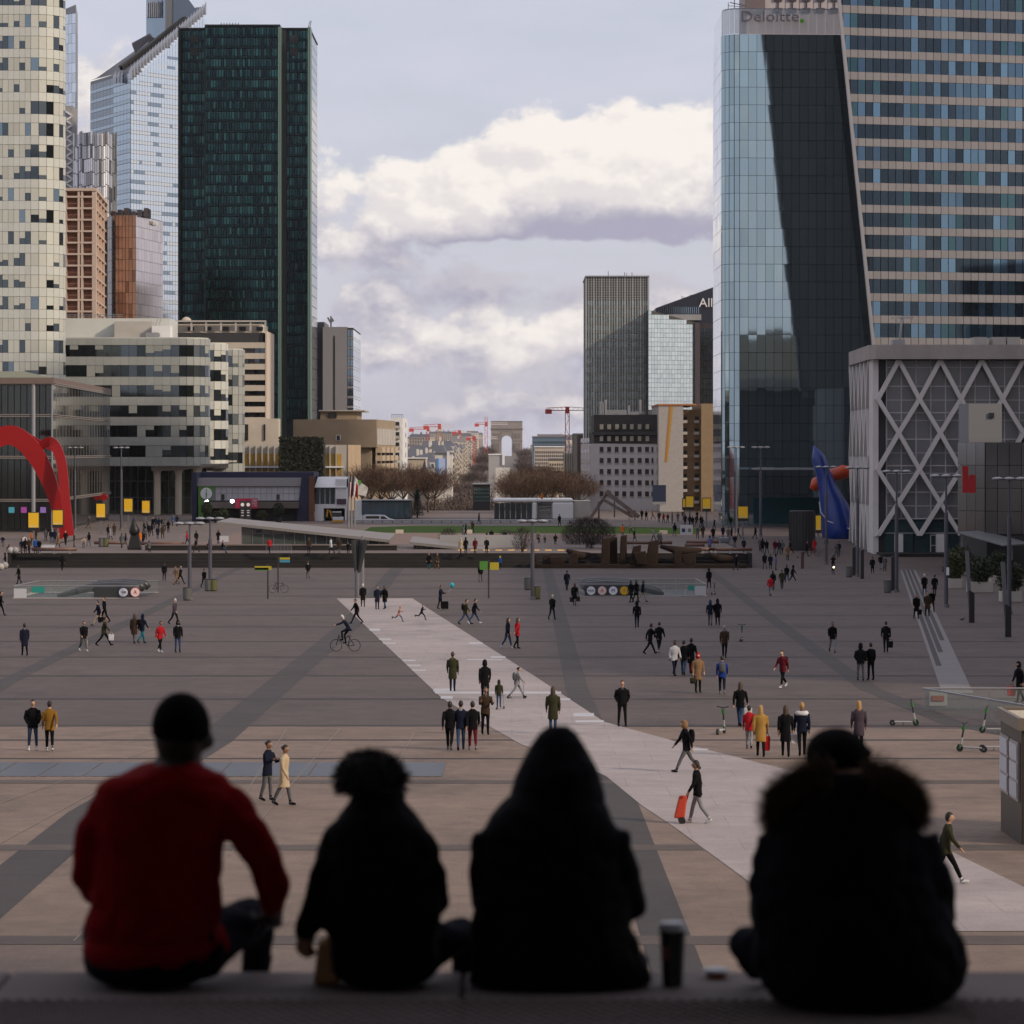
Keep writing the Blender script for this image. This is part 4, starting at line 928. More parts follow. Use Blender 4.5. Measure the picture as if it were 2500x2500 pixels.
one('awning', m_steel, lambda b: b.hexa([W(2335, 1301, 345), W(2450, 1334, 332), W(2520, 1330, 345), W(2400, 1298, 352), W(2335, 1298, 345), W(2450, 1331, 332), W(2520, 1327, 345), W(2400, 1295, 352)]), t)
one('awning_post', m_lsteel, lambda b: [b.bar(W(2352, 1310, 346), W(2348, 1345, 346), .2), b.bar(W(2470, 1330, 340), W(2470, 1390, 340), .2)], t)

FZ0 = 7.76
# ---- out of view: the great arch, the mall, and towers added for shade and reflections
t = thing('great_arch', 'huge pale hollow cube arch standing over the steps', 'arch', (0, -50, -1.0))
m_arch = M('grey marble cladding', (.30, .29, .29), .4, var=.05, scale=.1)
one('leg', m_arch, lambda b: b.box(36, 55, -104, 6, -1, 104), t); one('leg', m_arch, lambda b: b.box(-55, -36, -104, 6, -1, 104), t)
one('roof', m_arch, lambda b: b.box(-55, 55, -104, 6, 90, 110), t)
FH = Facade(t); mh0 = [M('arch window %d' % i, c, .8, spec=.1) for i, c in enumerate(((.02, .025, .025), (.04, .08, .08), (.10, .22, .20), (.16, .13, .10)))]
for xl_, xr_ in ((55, 36), (-36, -55)):
    for (x, y, a, w) in cols((xl_, 6.02), (xr_, 6.02), 9):
        for k in range(25): FH.add('arch_window', rnd.choices(mh0, (6, 3, 1, 1.5))[0], x, y, 1+k*4.1, a, w-.25, 2.9, .08)
FH.emit(limit=0)
t = thing('fabric_canopy', 'broad stretched fabric canopy hung inside the great arch', 'canopy', (0, -30, FZ0))  # out of view, put in to cut skylight on the seated people
one('membrane', m_grey, lambda b: b.hexa([(-34, -80, 20), (34, -80, 20), (34, 4, 21), (-34, 4, 21), (-34, -80, 20.4), (34, -80, 20.4), (34, 4, 21.4), (-34, 4, 21.4)]), t)
for sx in (-33, -11, 11, 33):
    for sy in (-78, -40): one('mast', m_steel, lambda b: b.tube([(sx, sy, FZ0), (sx, sy, 20.1)], .25, 8), t)
m_hill = M('black green cladding', (.006, .010, .010), .9, spec=.1); m_hill2 = M('dark umber cladding', (.15, .12, .095), .9, spec=.1)
t = thing('reflection_tower', 'unseen dark tower added beside the arch for glass reflections', 'tower', (110, -60, -2))  # unseen, added so the blue tower has something dark to reflect
one('body', m_hill, lambda b: b.box(74, 130, -90, -20, -2, 85), t)
for i in range(17): one('floor_band', m_hill2, lambda b: b.box(73.9, 130.1, -20.05, -19.9, 3+i*4.8, 4.2+i*4.8), t)
FH = Facade(t); mh = [M('hill window %d' % i, c, .8, spec=.1) for i, c in enumerate(((.008, .012, .012), (.02, .05, .05), (.05, .14, .13), (.10, .09, .07)))]
for (x, y, a, w) in cols((130, -19.9), (74, -19.9), 24):
    for k in range(16): FH.add('office_window', rnd.choices(mh, (6, 3, 1, 1))[0], x, y, 4.4+k*4.8, a, w-.3, 3.2, .1)
FH.emit(limit=0)
one('plinth', m_hill, lambda b: b.box(57, 150, -20, 20, -2, 24), t)
t = thing('shade_tower', 'unseen grey office blocks added beyond the mall to shade the lattice building', 'tower', (130, 460, -3))  # unseen blocks, added and sized to throw shade on the diagrid building
one('body', m_grey, lambda b: b.box(110, 150, 456, 506, -4, 38), t); one('lower_wing', m_grey, lambda b: b.box(110, 150, 424, 455.9, -4, 40), t); one('shading_block', m_beige, lambda b: b.box(84, 108, 338, 402, -4, 47), t)
for i in range(7): one('window_band', m_dglass, lambda b: b.box(109.8, 110.05, 425, 505, 4+i*4.8, 6+i*4.8), t)
t = thing('long_mall', 'long stone clad shopping mall along the side of the plaza', 'building', (100, 230, -3))  # out of view; height raised so its shadow darkens the right plaza
one('wall', m_beige, lambda b: b.box(62, 150, 128, 330, -4, 33), t); one('parapet', m_conc, lambda b: b.box(61.5, 150, 127.5, 330, 33, 34), t)
for i in range(20): one('shop_window', m_dglass, lambda b: b.box(61.7, 62.2, 153+i*8.8, 160+i*8.8, -3.2, 3), t)
# ================================================================ pavilions and things on the terrace
m_navyp = M('navy paint', (.012, .014, .055), .5); m_rust = M('rusty steel', (.16, .065, .03), .8, var=.25, scale=1)
m_wpanel = M('white facade panel', (.50, .50, .52), .5, rnd=.05); m_green = M('sign green', (.09, .27, .035), .6)
m_glassp = glass('pavilion glass', (.07, .09, .10), .08, .6); m_yel = M('yellow poster', (.72, .42, .012), .5, emit=.10)
m_clear = M('clear glass', (.25, .30, .29), .04, 0, alpha=.16); m_teal = M('teal panel', (.02, .26, .22), .5); m_wht = M('white print', (.75, .75, .76), .5)
m_lamp = M('lit lamp', (1.0, .95, 1.0), .5, emit=9)

D = 545; t = thing('navy_frame_pavilion', 'navy framed restaurant pavilion with white panels and a green information sign', 'pavilion', (X(620, D), D, TERR))
one('frame', m_navyp, lambda b: [b.box(X(470, D), X(482, D), D-1, D+12, TERR, Z(1153, D)), b.box(X(482, D), X(768, D), D+6, D+12, Z(1168, D), Z(1153, D)), b.hexa([(X(724, D), D-1, TERR), (X(755, D), D-1, TERR), (X(755, D), D+12, TERR), (X(724, D), D+12, TERR), (X(738, D), D-1, Z(1160, D)), (X(768, D), D-1, Z(1153, D)), (X(768, D), D+12, Z(1153, D)), (X(738, D), D+12, Z(1160, D))])], t)
one('rust_post', m_rust, lambda b: b.box(X(754.5, D-1.6), X(767, D-1.6), D-1.8, D-1.1, TERR, Z(1163, D)), t)
one('upper_wall', m_grey, lambda b: b.box(X(483, D), X(740, D), D, D+12, Z(1222, D), Z(1186, D)), t)
one('roof', M('grey zinc roof', (.17, .155, .155), .6, .2), lambda b: b.hexa([(X(482, D), D-.6, Z(1187, D)), (X(741, D), D-.6, Z(1187, D)), (X(741, D), D+10, Z(1187, D)), (X(482, D), D+10, Z(1187, D)), (X(482, D), D+.6, Z(1167, D)), (X(738, D), D+.6, Z(1167, D)), (X(738, D), D+10, Z(1167, D)), (X(482, D), D+10, Z(1167, D))]), t)
FA = Facade(t)
for (x, y, a, w) in cols((X(526, D-.05), D-.05), (X(733, D-.05), D-.05), 15):
    for k in range(2): FA.add('facade_panel', m_wpanel, x, y, Z(1204.5+17.5*k, D), a, w-.08, 1.12, .1)
FA.emit()
for px in (544, 679): one('window', m_brz, lambda b: b.box(X(px-4, D-.3), X(px+4, D-.3), D-.3, D-.1, Z(1220, D), Z(1207, D)), t)
one('awning', M('brown awning', (.13, .105, .095), .8), lambda b: b.box(X(500, D-4), X(728, D-4), D-3.5, D, Z(1240, D), Z(1225, D)), t)
one('shop_front', m_dark, lambda b: b.box(X(483, D), X(730, D), D+.3, D+12, TERR, Z(1222, D)), t)
sgn = one('information_sign', m_green, lambda b: b.hexa([W(484, 1268, D-.4), W(500, 1262, D-.4), W(500, 1262, D-.1), W(484, 1268, D-.1), W(484, 1186, D-.4), W(526, 1186, D-.4), W(526, 1186, D-.1), W(484, 1186, D-.1)]), t)
one('sign_disc', m_wht, lambda b: b.tube([W(503.5, 1205, D-.55), W(503.5, 1205, D-.41)], .98, 20), sgn)
one('sign_letter', m_green, lambda b: [b.box(X(502.2, D-.6), X(505.2, D-.6), D-.62, D-.56, Z(1214, D), Z(1201, D)), b.tube([W(503.6, 1197, D-.62), W(503.6, 1197, D-.56)], .13, 8)], sgn)
rs = one('shop_sign', M('crimson sign', (.42, .012, .06), .5, emit=.05), lambda b: b.box(X(574, D-3.9), X(629, D-3.9), D-3.9, D-3.7, Z(1240, D), Z(1216, D)), t)
text('CURE', .75, W(621, 1223, D-3.95), m_wht, rs, width=.8, depth=.03); text('TTE', .75, W(621, 1233, D-3.95), m_wht, rs, width=.8, depth=.03)
for px, py in ((505, 1224), (567, 1223)):
    q = thing('spotlight', 'bright white floodlight on a bracket in front of the navy pavilion', 'lamp', W(px, py+3, D-5), 'floodlights on the pavilion')
    one('housing', m_navyp, lambda b: b.box(X(px-5, D-5), X(px+4, D-5), D-5, D-4.4, Z(py+2, D), Z(py-8, D)), q)
    one('bulb', m_lamp, lambda b: b.lathe(W(px, py+5, D-5.1), [(.05, 0), (.28, .12), (.34, .32), (.25, .5), (.05, .6)], 10), q)
    one('bracket', m_steel, lambda b: b.bar(W(px, py-6, D-4.6), W(px, py-6, D+.1), .1), q)
q = thing('sign_totem', 'dark twin panel totem with white lettering by the station canopy', 'sign', (X(600, 520), 520, TERR))
D = 520
for k, px in enumerate((591, 605)):
    pn = one('panel', m_black, lambda b: b.box(X(px-5, D+k*.3), X(px+7, D+k*.3), D+k*.3, D+.9, TERR, Z(1223, D)), q)
    one('emblem', m_wht, lambda b: b.tube([W(px+1, 1232, D-.06+k*.3), W(px+1, 1232, D-.02+k*.3)], .3, 10), pn)
    for yy in (1246, 1251, 1258): one('text_line', m_wht, lambda b: b.box(X(px-2, D-.04+k*.3), X(px+4, D-.04+k*.3), D-.05+k*.3, D-.01+k*.3, Z(yy+1.6, D), Z(yy, D)), pn)
one('base', m_wht, lambda b: b.box(X(584, D-.3), X(614, D-.3), D-.35, D-.06, TERR, TERR+.5), q)

D = 545; t = thing('white_pavilion', 'white angular pavilion with a large window and open garage', 'pavilion', (X(810, D), D, TERR))
one('wall', m_white, lambda b: [b.box(X(769, D), X(790, D), D, D+10, TERR, Z(1231, D)), b.box(X(790, D), X(846, D), D, D+10, Z(1241, D), Z(1231, D)), b.box(X(819, D), X(846, D), D, D+10, Z(1231, D), Z(1170, D)), b.box(X(842, D), X(846, D), D, D+10, TERR, Z(1241, D)), b.box(X(769, D), X(819, D), D+1.5, D+10, Z(1231, D), Z(1189, D))], t)
one('roof', m_white, lambda b: b.hexa([(X(768, D), D-.3, Z(1190, D)), (X(846, D), D-.3, Z(1190, D)), (X(846, D), D+10, Z(1190, D)), (X(768, D), D+10, Z(1190, D)), (X(774, D), D+2.5, Z(1165, D)), (X(846, D), D+2.5, Z(1165, D)), (X(846, D), D+10, Z(1165, D)), (X(774, D), D+10, Z(1165, D))]), t)
FA = Facade(t)
for (x, y, a, w) in cols((X(769, D+1.4), D+1.4), (X(818, D+1.4), D+1.4), 4): FA.add('window_pane', m_glassp, x, y, Z(1230, D), a, w-.2, 2.6, .1)
FA.emit()
one('garage_back', m_dark, lambda b: b.box(X(790, D), X(842, D), D+5, D+10, TERR, Z(1241, D)), t)
one('sign_band', M('plum band', (.07, .04, .06), .6), lambda b: b.box(X(822, D-.2), X(845, D-.2), D-.25, D, Z(1231, D), Z(1218, D)), t)
one('wing', m_white, lambda b: b.box(X(866, D), X(876, D), D, D+10, TERR, Z(1222, D)), t)
D = 560; t = thing('glass_box_pavilion', 'low blue grey glass box pavilion behind the white van', 'pavilion', (X(940, D), D, TERR))
one('core', m_dark, lambda b: b.box(X(877, D), X(1002, D), D+.3, D+10, TERR, Z(1222, D)), t)
FA = Facade(t); 
for (x, y, a, w) in cols((X(877, D), D+.2), (X(1002, D), D+.2), 9): FA.add('glass_pane', glass('slate blue glass', (.13, .19, .22), .08, .7), x, y, TERR+.1, a, w-.06, Z(1224, D)-TERR-.2, .1)
FA.emit()
one('roof', m_steel, lambda b: b.box(X(875, D), X(1003, D), D-.2, D+10, Z(1223, D), Z(1221, D)), t)
D = 555; t = thing('white_cafe_pavilion', 'low white rounded cafe pavilion with an outside stair', 'pavilion', (X(1300, D), D, TERR))
one('shell', m_white, lambda b: [b.box(X(1204, D), X(1400, D), D, D+12, Z(1226, D), Z(1218, D)), b.box(X(1299, D), X(1311, D), D, D+12, TERR, Z(1226, D)), b.box(X(1348, D), X(1400, D), D, D+12, TERR, Z(1226, D)), b.box(X(1311, D), X(1348, D), D+2, D+12, TERR, Z(1226, D))], t, bevel=.5)
FA = Facade(t)
for (x, y, a, w) in cols((X(1206, D+.5), D+.5), (X(1299, D+.5), D+.5), 7): FA.add('glass_pane', m_glassp, x, y, TERR+.1, a, w-.1, Z(1227, D)-TERR-.2, .1)
FA.emit()
for k in range(9): one('stair_tread', m_conc, lambda b: b.box(X(1312, D), X(1347, D), D+.2+k*.2, D+.6+k*.2, TERR+k*.34, TERR+k*.34+.12), t)
one('stair_rail', m_lsteel, lambda b: [b.bar(W(1312, 1228+k*9, D+.1), W(1347, 1228+k*9, D+.1), .08) for k in range(3)]+[b.bar(W(p, 1216, D+.1), W(p, 1266, D+.1), .08) for p in (1312, 1347)], t)
one('annexe', m_conc, lambda b: b.box(X(1401, D), X(1442, D), D+1, D+9, TERR, Z(1223, D)), t)
D = 545; t = thing('timber_tripod', 'angular frame of crossing timber beams beside the cafe pavilion', 'frame', (X(1490, D), D, TERR))
for a_, b_, w in (((1440, 1266), (1486, 1197), .5), ((1468, 1217), (1545, 1262), .45), ((1478, 1200), (1560, 1262), .6), ((1462, 1224), (1462, 1268), .3), ((1500, 1224), (1500, 1262), .25)):
    one('beam', M('weathered timber', (.20, .15, .13), .85, var=.2), lambda b: b.bar(W(*a_, D), W(*b_, D+1), w), t)
D = 600; t = thing('blue_billboard', 'dark blue billboard on a white footed stand', 'billboard', (X(1610, D), D, TERR))
one('board', M('midnight poster', (.018, .026, .055), .4), lambda b: b.box(X(1593, D), X(1626, D), D, D+.3, Z(1225, D), Z(1184, D)), t); one('foot', m_lsteel, lambda b: b.box(X(1593, D), X(1626, D), D-.1, D+.4, Z(1232, D), Z(1225, D)), t); one('post', m_steel, lambda b: b.box(X(1607, D), X(1611, D), D+.1, D+.3, TERR, Z(1232, D)), t)

# ---- white wall with railing, lawn edge
D = 528; t = thing('park_railing', 'long grey railing on a white kerb behind the lawn', 'railing', (X(1050, D), D, TERR))
one('kerb', m_white, lambda b: b.box(X(860, D), X(1420, D), D, D+.6, TERR, TERR+.55), t)
one('rail', m_steel, lambda b: [b.bar(W(860, 1271, D-.1), W(1420, 1271, D-.1), .1), b.bar(W(860, 1276, D-.1), W(1420, 1276, D-.1), .06)], t)
for i in range(24): one('post', m_steel, lambda b: b.box(X(862+24*i, D)-.06, X(862+24*i, D)+.06, D-.2, D-.05, TERR, Z(1270, D)), t)

# ---- van, mini excavator, flags
D = 530; t = thing('white_van', 'white delivery van with its rear door open', 'van', (X(928, D), D, TERR))
m_vanw = M('white van paint', (.62, .62, .64), .35)
def side(px, py, d=0): return W(px, py, D+d)
vb = MB(); prof_v = [(886, 1275), (886, 1259), (890, 1257), (926, 1257), (938, 1258), (950, 1266), (962, 1269), (965, 1272), (965, 1276)]
k = [W(px, py, D) for px, py in prof_v]; n = len(k)
vb.v += [tuple(p) for p in k]+[(p.x, p.y+1.9, p.z) for p in k]; vb.f.append(tuple(range(n))); vb.f.append(tuple(range(2*n-1, n-1, -1)))
for i in range(n): vb.f.append((i, i+n, (i+1) % n+n, (i+1) % n))
vb.mi += [0]*(n+2); body = vb.build('body', m_vanw, t)
for pts in ([(893, 1260), (926, 1260), (926, 1266), (893, 1266)], [(930, 1260), (938, 1261), (947, 1267), (930, 1267)]):
    one('window', m_brz, lambda b: b.hexa([W(px, py, D-.04) for px, py in pts]+[W(px, py, D+.02) for px, py in pts]), t)
for px in (899, 950): 
    wh = one('wheel', m_black, lambda b: b.tube([W(px, 1276.5, D-.05), W(px, 1276.5, D+.25)], .33, 12), t); one('rim', m_lsteel, lambda b: b.tube([W(px, 1276.5, D-.08), W(px, 1276.5, D-.04)], .18, 10), wh)
one('rear_door', m_vanw, lambda b: b.box(X(879, D-.6), X(885, D-.6), D-.7, D-.6, Z(1275, D), Z(1257, D)), t)
one('headlight', m_wht, lambda b: b.box(X(961, D), X(965, D)+.03, D-.03, D+.3, Z(1272.5, D), Z(1270, D)), t)
D = 528; t = thing('mini_excavator', 'small white and yellow excavator parked in the white garage', 'excavator', (X(822, D), D, TERR))
m_ylw = M('machine yellow', (.50, .25, .02), .5)
one('chassis', m_ylw, lambda b: b.box(X(811, D), X(838, D), D, D+1.4, Z(1276, D), Z(1270, D)), t, bevel=.05); one('cab', m_vanw, lambda b: b.box(X(812, D), X(838, D), D+.1, D+1.3, Z(1270, D), Z(1262, D)), t, bevel=.05)
one('cab_glass', m_glassp, lambda b: b.box(X(812, D), X(832, D), D+.2, D+1.2, Z(1262, D), Z(1251, D)), t); one('cab_roof', m_vanw, lambda b: b.box(X(811, D), X(833, D), D+.1, D+1.3, Z(1251, D), Z(1249, D)), t)
for d_ in (.05, 1.0): one('track', m_black, lambda b: b.tube([W(813, 1280, D+d_+.2), W(836, 1280, D+d_+.2)], .25, 8), t)
one('boom', m_ylw, lambda b: b.tube([W(812, 1266, D+.6), W(806, 1248, D+.6), W(800, 1244, D+.6), W(798, 1262, D+.6)], .14, 6), t)
m_fb, m_fw, m_fr2 = M('flag blue', (.015, .02, .10), .8), M('flag white', (.62, .61, .60), .8), M('flag red', (.50, .02, .03), .8)
for i, (px, bands, lab) in enumerate(((851, (m_fb, m_fw, m_fr2), 'furled blue white and red flag on a pale pole'), (858, (m_fb, m_fw, m_fr2), 'blown blue white red flag on the middle pole'), (866, (m_fw, m_fw, m_fw), 'white flag with a green emblem on a pale pole'))):
    D = 500+i*2; t = thing('flagpole', lab, 'flag', (X(px, D), D, TERR), 'flags beside the white pavilion')
    one('pole', m_lsteel, lambda b: b.tube([(X(px, D), D, TERR), (X(px, D), D, Z(1162, D))], [.16, .1], 8), t)
    fbm = MB(); ncol = 12
    for j in range(ncol):
        def fp(u, v):
            if i == 2: return W(px+u*33-(v*6), 1163+u*30+v*36-u*v*14+2*math.sin(u*5), D+.4*math.sin(u*7+v*3))
            return W(px+u*(9 if i == 0 else 16), 1165+v*(40-6*u)+u*22+3*math.sin(u*6), D+.5*math.sin(u*9+v*2))
        fbm.cur = min(2, j*3//ncol)
        for v in range(6): fbm.face([fp(j/ncol, v/6), fp((j+1)/ncol, v/6), fp((j+1)/ncol, (v+1)/6), fp(j/ncol, (v+1)/6)])
    fl = fbm.build('flag', list(bands), t, smooth=True)
    if i == 2: one('emblem', m_green, lambda b: b.face([W(873, 1174, D-1), W(880, 1172, D-1), W(883, 1180, D-1), W(876, 1187, D-1)]).face([W(873, 1174, D-.95), W(876, 1187, D-.95), W(883, 1180, D-.95), W(880, 1172, D-.95)]), fl)

# ---- station canopies
m_canopy = M('canopy concrete', (.20, .18, .165), .6, var=.08, scale=.5); m_sglass = M('station glass', (.085, .10, .09), .05, 0, alpha=.72)
for nm, lab, L0, L1, R0, R1, D, base in (('station_canopy', 'long sloping station canopy over glazed escalator hall', (529, 1273), (562, 1264), (951, 1318), (966, 1303), 392, 1352), ('station_canopy', 'lower sloping station canopy dipping towards the bare shrub', (1000, 1323), (1008, 1309), (1300, 1353), (1310, 1342), 388, 1354)):
    t = thing(nm, lab, 'canopy', (X((L0[0]+R0[0])/2, D), D, TERR))
    A, B_, C_, E = W(*L0, D), W(*L1, D+11), W(*R1, D+11), W(*R0, D); th = .32
    one('roof_slab', m_canopy, lambda b: b.hexa([A-Vector((0, 0, th)), E-Vector((0, 0, th)), C_-Vector((0, 0, th)), B_-Vector((0, 0, th)), A, E, C_, B_]), t)
    n = 14; x0 = L0[0]+60; FAx = []
    for i in range(n):
        xa_, xb_ = x0+(R0[0]-x0)*i/n, x0+(R0[0]-x0)*(i+1)/n
        if L0[0] > 900: xa_, xb_ = xa_-50, xb_-50
        def top(px): f = (px-L0[0])/(R0[0]-L0[0]); return Z(L0[1]+(R0[1]-L0[1])*f, D)-th-.02
        one('glass_pane', m_sglass, lambda b: b.hexa([(X(xa_, D)+.04, D+.9, TERR+.05), (X(xb_, D)-.04, D+.9, TERR+.05), (X(xb_, D)-.04, D+.96, TERR+.05), (X(xa_, D)+.04, D+.96, TERR+.05), (X(xa_, D)+.04, D+.9, top(xa_)), (X(xb_, D)-.04, D+.9, top(xb_)), (X(xb_, D)-.04, D+.96, top(xb_)), (X(xa_, D)+.04, D+.96, top(xa_))]), t)
        one('mullion', m_steel, lambda b: b.box(X(xa_, D)-.05, X(xa_, D)+.05, D+.85, D+1.0, TERR, top(xa_)), t)
        if i % 3 == 1: one('ventilator', m_black, lambda b: b.box(X(xa_, D)+.4, X(xa_, D)+1.1, D+.7, D+.85, top(xa_)-.62, top(xa_)-.3), t)
    one('inner_wall', m_grey, lambda b: b.box(X(x0+10, D), X(R0[0]-20, D), D+8, D+8.3, TERR, TERR+1.5), t)
    one('step_light_strip', M('warm step light', (.8, .45, .12), .5, emit=.5), lambda b: [b.box(X(x0+30*i, D), X(x0+30*i+16, D), D-4.05, D-4.0, TERR-.02, TERR+.08) for i in range(2, 11)], t)

# ---- yellow poster boards
m_bbox = M('black board case', (.012, .011, .010), .5); m_strip = M('pale print strip', (.66, .55, .30), .6)
for (cx, y0, y1, w, d, lab) in ((82, 1252, 1288, 25, 410, 'yellow poster board nearest the mall entrance beside the red sculpture leg'), (141, 1246, 1281, 24, 425, 'yellow poster board in front of the red sculpture leg'), (246, 1230, 1263, 21, 460, 'lone yellow poster board before the lobby columns'), (313, 1218, 1249, 20, 490, 'yellow poster board above the dark pointed sculpture'), (356, 1223, 1252, 18, 495, 'yellow poster board between dark sculpture and lobby columns'),
                                (1671, 1218, 1238, 8, 522, 'yellow poster board seen edge on behind another'), (1684, 1212, 1238, 18, 510, 'yellow poster board in front of the brick balcony block'), (1725, 1217, 1242, 19, 498, 'yellow poster board just left of the blue glass tower'), (1814, 1237, 1265, 23, 440, 'yellow poster board in front of the blue glass tower corner'), (1998, 1259, 1294, 12, 395, 'narrow turned yellow poster board beside the blue sculpture')):
    g_ = gz(X(cx, d), d); t = thing('poster_board', lab, 'poster board', (X(cx, d), d, g_), 'yellow poster boards around the terrace')
    one('case', m_bbox, lambda b: b.box(X(cx-w/2-1.5, d), X(cx+w/2+1.5, d), d, d+.35, Z(y1+7, d), Z(y0-2, d)), t)
    ps = one('poster', m_yel, lambda b: b.box(X(cx-w/2, d), X(cx+w/2, d), d-.04, d-.002, Z(y1, d), Z(y0, d)), t)
    one('print_strip', m_strip, lambda b: b.box(X(cx-w/2+2, d), X(cx+w/2-4, d), d-.05, d-.041, Z(y1-1.5, d), Z(y1-4.5, d)), ps)
    one('post', m_steel, lambda b: b.box(X(cx, d)-.12, X(cx, d)+.12, d+.1, d+.3, g_, Z(y1+7, d)), t)

# ---- sculptures (plain stand-ins)
t = thing('red_arch_sculpture', 'huge red painted steel sculpture of curving tapered legs', 'sculpture', (X(150, 432), 432, TERR))
def rib(pts, ws, dep, D):
    b = MB(); P = [W(px, py, D+dy) for px, py, dy in pts]
    S = []
    for i in range(len(P)-1):
        for s in range(6):
            f = s/6; p0, p1, p2, p3 = P[max(i-1, 0)], P[i], P[i+1], P[min(i+2, len(P)-1)]
            S.append((.5*((2*p1)+(p2-p0)*f+(2*p0-5*p1+4*p2-p3)*f*f+(3*p1-p0-3*p2+p3)*f**3), ws[i]+(ws[i+1]-ws[i])*f))
    S.append((P[-1], ws[-1]))
    for i, (p, w) in enumerate(S):
        tt = (S[min(i+1, len(S)-1)][0]-S[max(i-1, 0)][0]).normalized(); nn = Vector((-tt.z, 0, tt.x)); k = len(b.v)
        for a_, d_ in ((-1, -1), (1, -1), (1, 1), (-1, 1)): b.v.append(tuple(p+nn*w*a_*.5+Vector((0, dep*d_*.5, 0))))
        if i:
            for j in range(4): b.f.append((k-4+j, k-4+(j+1) % 4, k+(j+1) % 4, k+j)); b.mi.append(0)
    return b
rib([(-70, 1240, 0), (-45, 1110, 0), (25, 1062, 0), (90, 1115, 0), (135, 1220, 0), (152, 1315, 0)], [1.4, 2.2, 2.6, 2.4, 1.7, 1.1], .5, 432).build('leg', m_red, t)
rib([(80, 1112, 3), (120, 1078, 2), (148, 1120, 1), (160, 1220, 0), (172, 1308, -1)], [.4, 1.5, 1.3, 1.2, 1.0], .5, 430).build('leg', m_red, t)
rib([(-70, 1050, 4), (40, 1058, 3), (128, 1098, 2)], [.8, 1.4, .3], .5, 434).build('brace', m_red, t)
t = thing('blue_sculpture', 'tall glossy blue abstract sculpture with an orange bar on a stone plinth', 'sculpture', (X(2035, 440), 440, TERR))
m_blu = M('glossy blue paint', (.008, .035, .22), .3, var=.25, scale=.5); m_ora = M('glossy orange paint', (.50, .06, .015), .3)
D = 440
one('body', m_blu, lambda b: b.tube([W(px, py, D) for px, py in ((2055, 1322), (2046, 1290), (2036, 1240), (2022, 1195), (2008, 1150), (1998, 1118), (1987, 1088))], [2.9, 2.9, 2.5, 1.6, 1.2, 1.2, .1], 14, flat=.8), t, smooth=True)
one('bar', m_ora, lambda b: b.tube([W(px, py, D+1.6) for px, py in ((1984, 1196), (1992, 1182), (2030, 1162), (2060, 1152), (2090, 1148))], [.5, .9, .9, 1.0, .5], 12), t, smooth=True)
one('painted_line', m_wht, lambda b: b.tube([W(px, py, D-2.5) for px, py in ((2000, 1225), (2004, 1250), (2020, 1272), (2050, 1282), (2076, 1292))], .07, 6), t)
one('plinth', m_beige, lambda b: b.box(X(2002, D-3), X(2086, D-3), D-3.2, D+4, -3.2, Z(1318, D-3)), t)
D = 386; t = thing('dark_sculpture', 'dark bronze pointed figure like sculpture on a tapering plinth', 'sculpture', (X(327, D), D, TERR))
m_brnz = M('dark bronze', (.018, .016, .014), .45, .4)
one('plinth', m_brnz, lambda b: b.prism([(X(311, D), D), (X(343, D), D), (X(343, D), D+1.5), (X(311, D), D+1.5)], TERR, TERR+.3).hexa([(X(312, D), D, TERR+.3), (X(342, D), D, TERR+.3), (X(342, D), D+1.4, TERR+.3), (X(312, D), D+1.4, TERR+.3), (X(319, D), D+.3, Z(1305, D)), (X(337, D), D+.3, Z(1305, D)), (X(337, D), D+1.1, Z(1305, D)), (X(319, D), D+1.1, Z(1305, D))]), t)
one('figure', m_brnz, lambda b: b.tube([W(px, py, D+.7) for px, py in ((328, 1308), (329, 1298), (327, 1288), (326, 1276), (326, 1262))], [.45, .66, .55, .3, .05], 9), t, smooth=True)
D = 408; t = thing('black_drum', 'black fluted cylindrical kiosk beside the blue sculpture', 'kiosk', (X(1961, D), D, gz(36, D)))
one('drum', m_black, lambda b: b.lathe((X(1961, D), D+1.6, gz(36, D)), [(1.5, 0), (1.5, .2), (1.58, .25), (1.58, 4.9), (1.5, 5.0)], 28), t)
for i in range(14):
    an = -math.pi+math.pi*i/13; one('flute', M('charcoal flute', (.025, .024, .024), .5), lambda b: b.box(X(1961, D)+1.6*math.cos(an)-.06, X(1961, D)+1.6*math.cos(an)+.06, D+1.6+1.6*math.sin(an)-.06, D+1.6+1.6*math.sin(an)+.06, gz(36, D)+.3, gz(36, D)+4.85), t)
m_cort = M('dark brown timber', (.026, .016, .011), .9, spec=.2, var=.35, scale=.8, bump=.3)
t = thing('timber_play_sculpture', 'row of dark brown timber slabs and hulls on a long low base', 'sculpture', (X(1560, 371), 371, -3.9))
D = 371
one('base', m_cort, lambda b: b.box(X(1296, D), X(1822, D), D-1.5, D+1.5, -4.0, Z(1377, D)), t)
rr = random.Random(3)
for (a0, a1, y0, dd, tilt) in ((1466, 1488, 1313, 0, 4), (1484, 1508, 1310, 1.5, -4), (1512, 1530, 1305, .5, 3), (1534, 1562, 1330, 0, 12), (1556, 1580, 1345, -1, -10), (1575, 1606, 1318, 1, 9), (1645, 1664, 1340, 0, 0), (1672, 1700, 1350, 0, -10), (1385, 1410, 1348, .5, 8), (1300, 1312, 1352, 0, 0), (1322, 1345, 1350, .5, 6), (1345, 1378, 1356, 0, -5)):
    one('slab', m_cort, lambda b: b.hexa([W(a0, 1379, D-1+dd), W(a1, 1379, D-1+dd), W(a1, 1379, D+dd), W(a0, 1379, D+dd), W(a0+tilt, y0+4, D-1+dd), W(a1+tilt*.3, y0, D-1+dd), W(a1+tilt*.3, y0, D+dd), W(a0+tilt, y0+4, D+dd)]), t, bevel=.12)
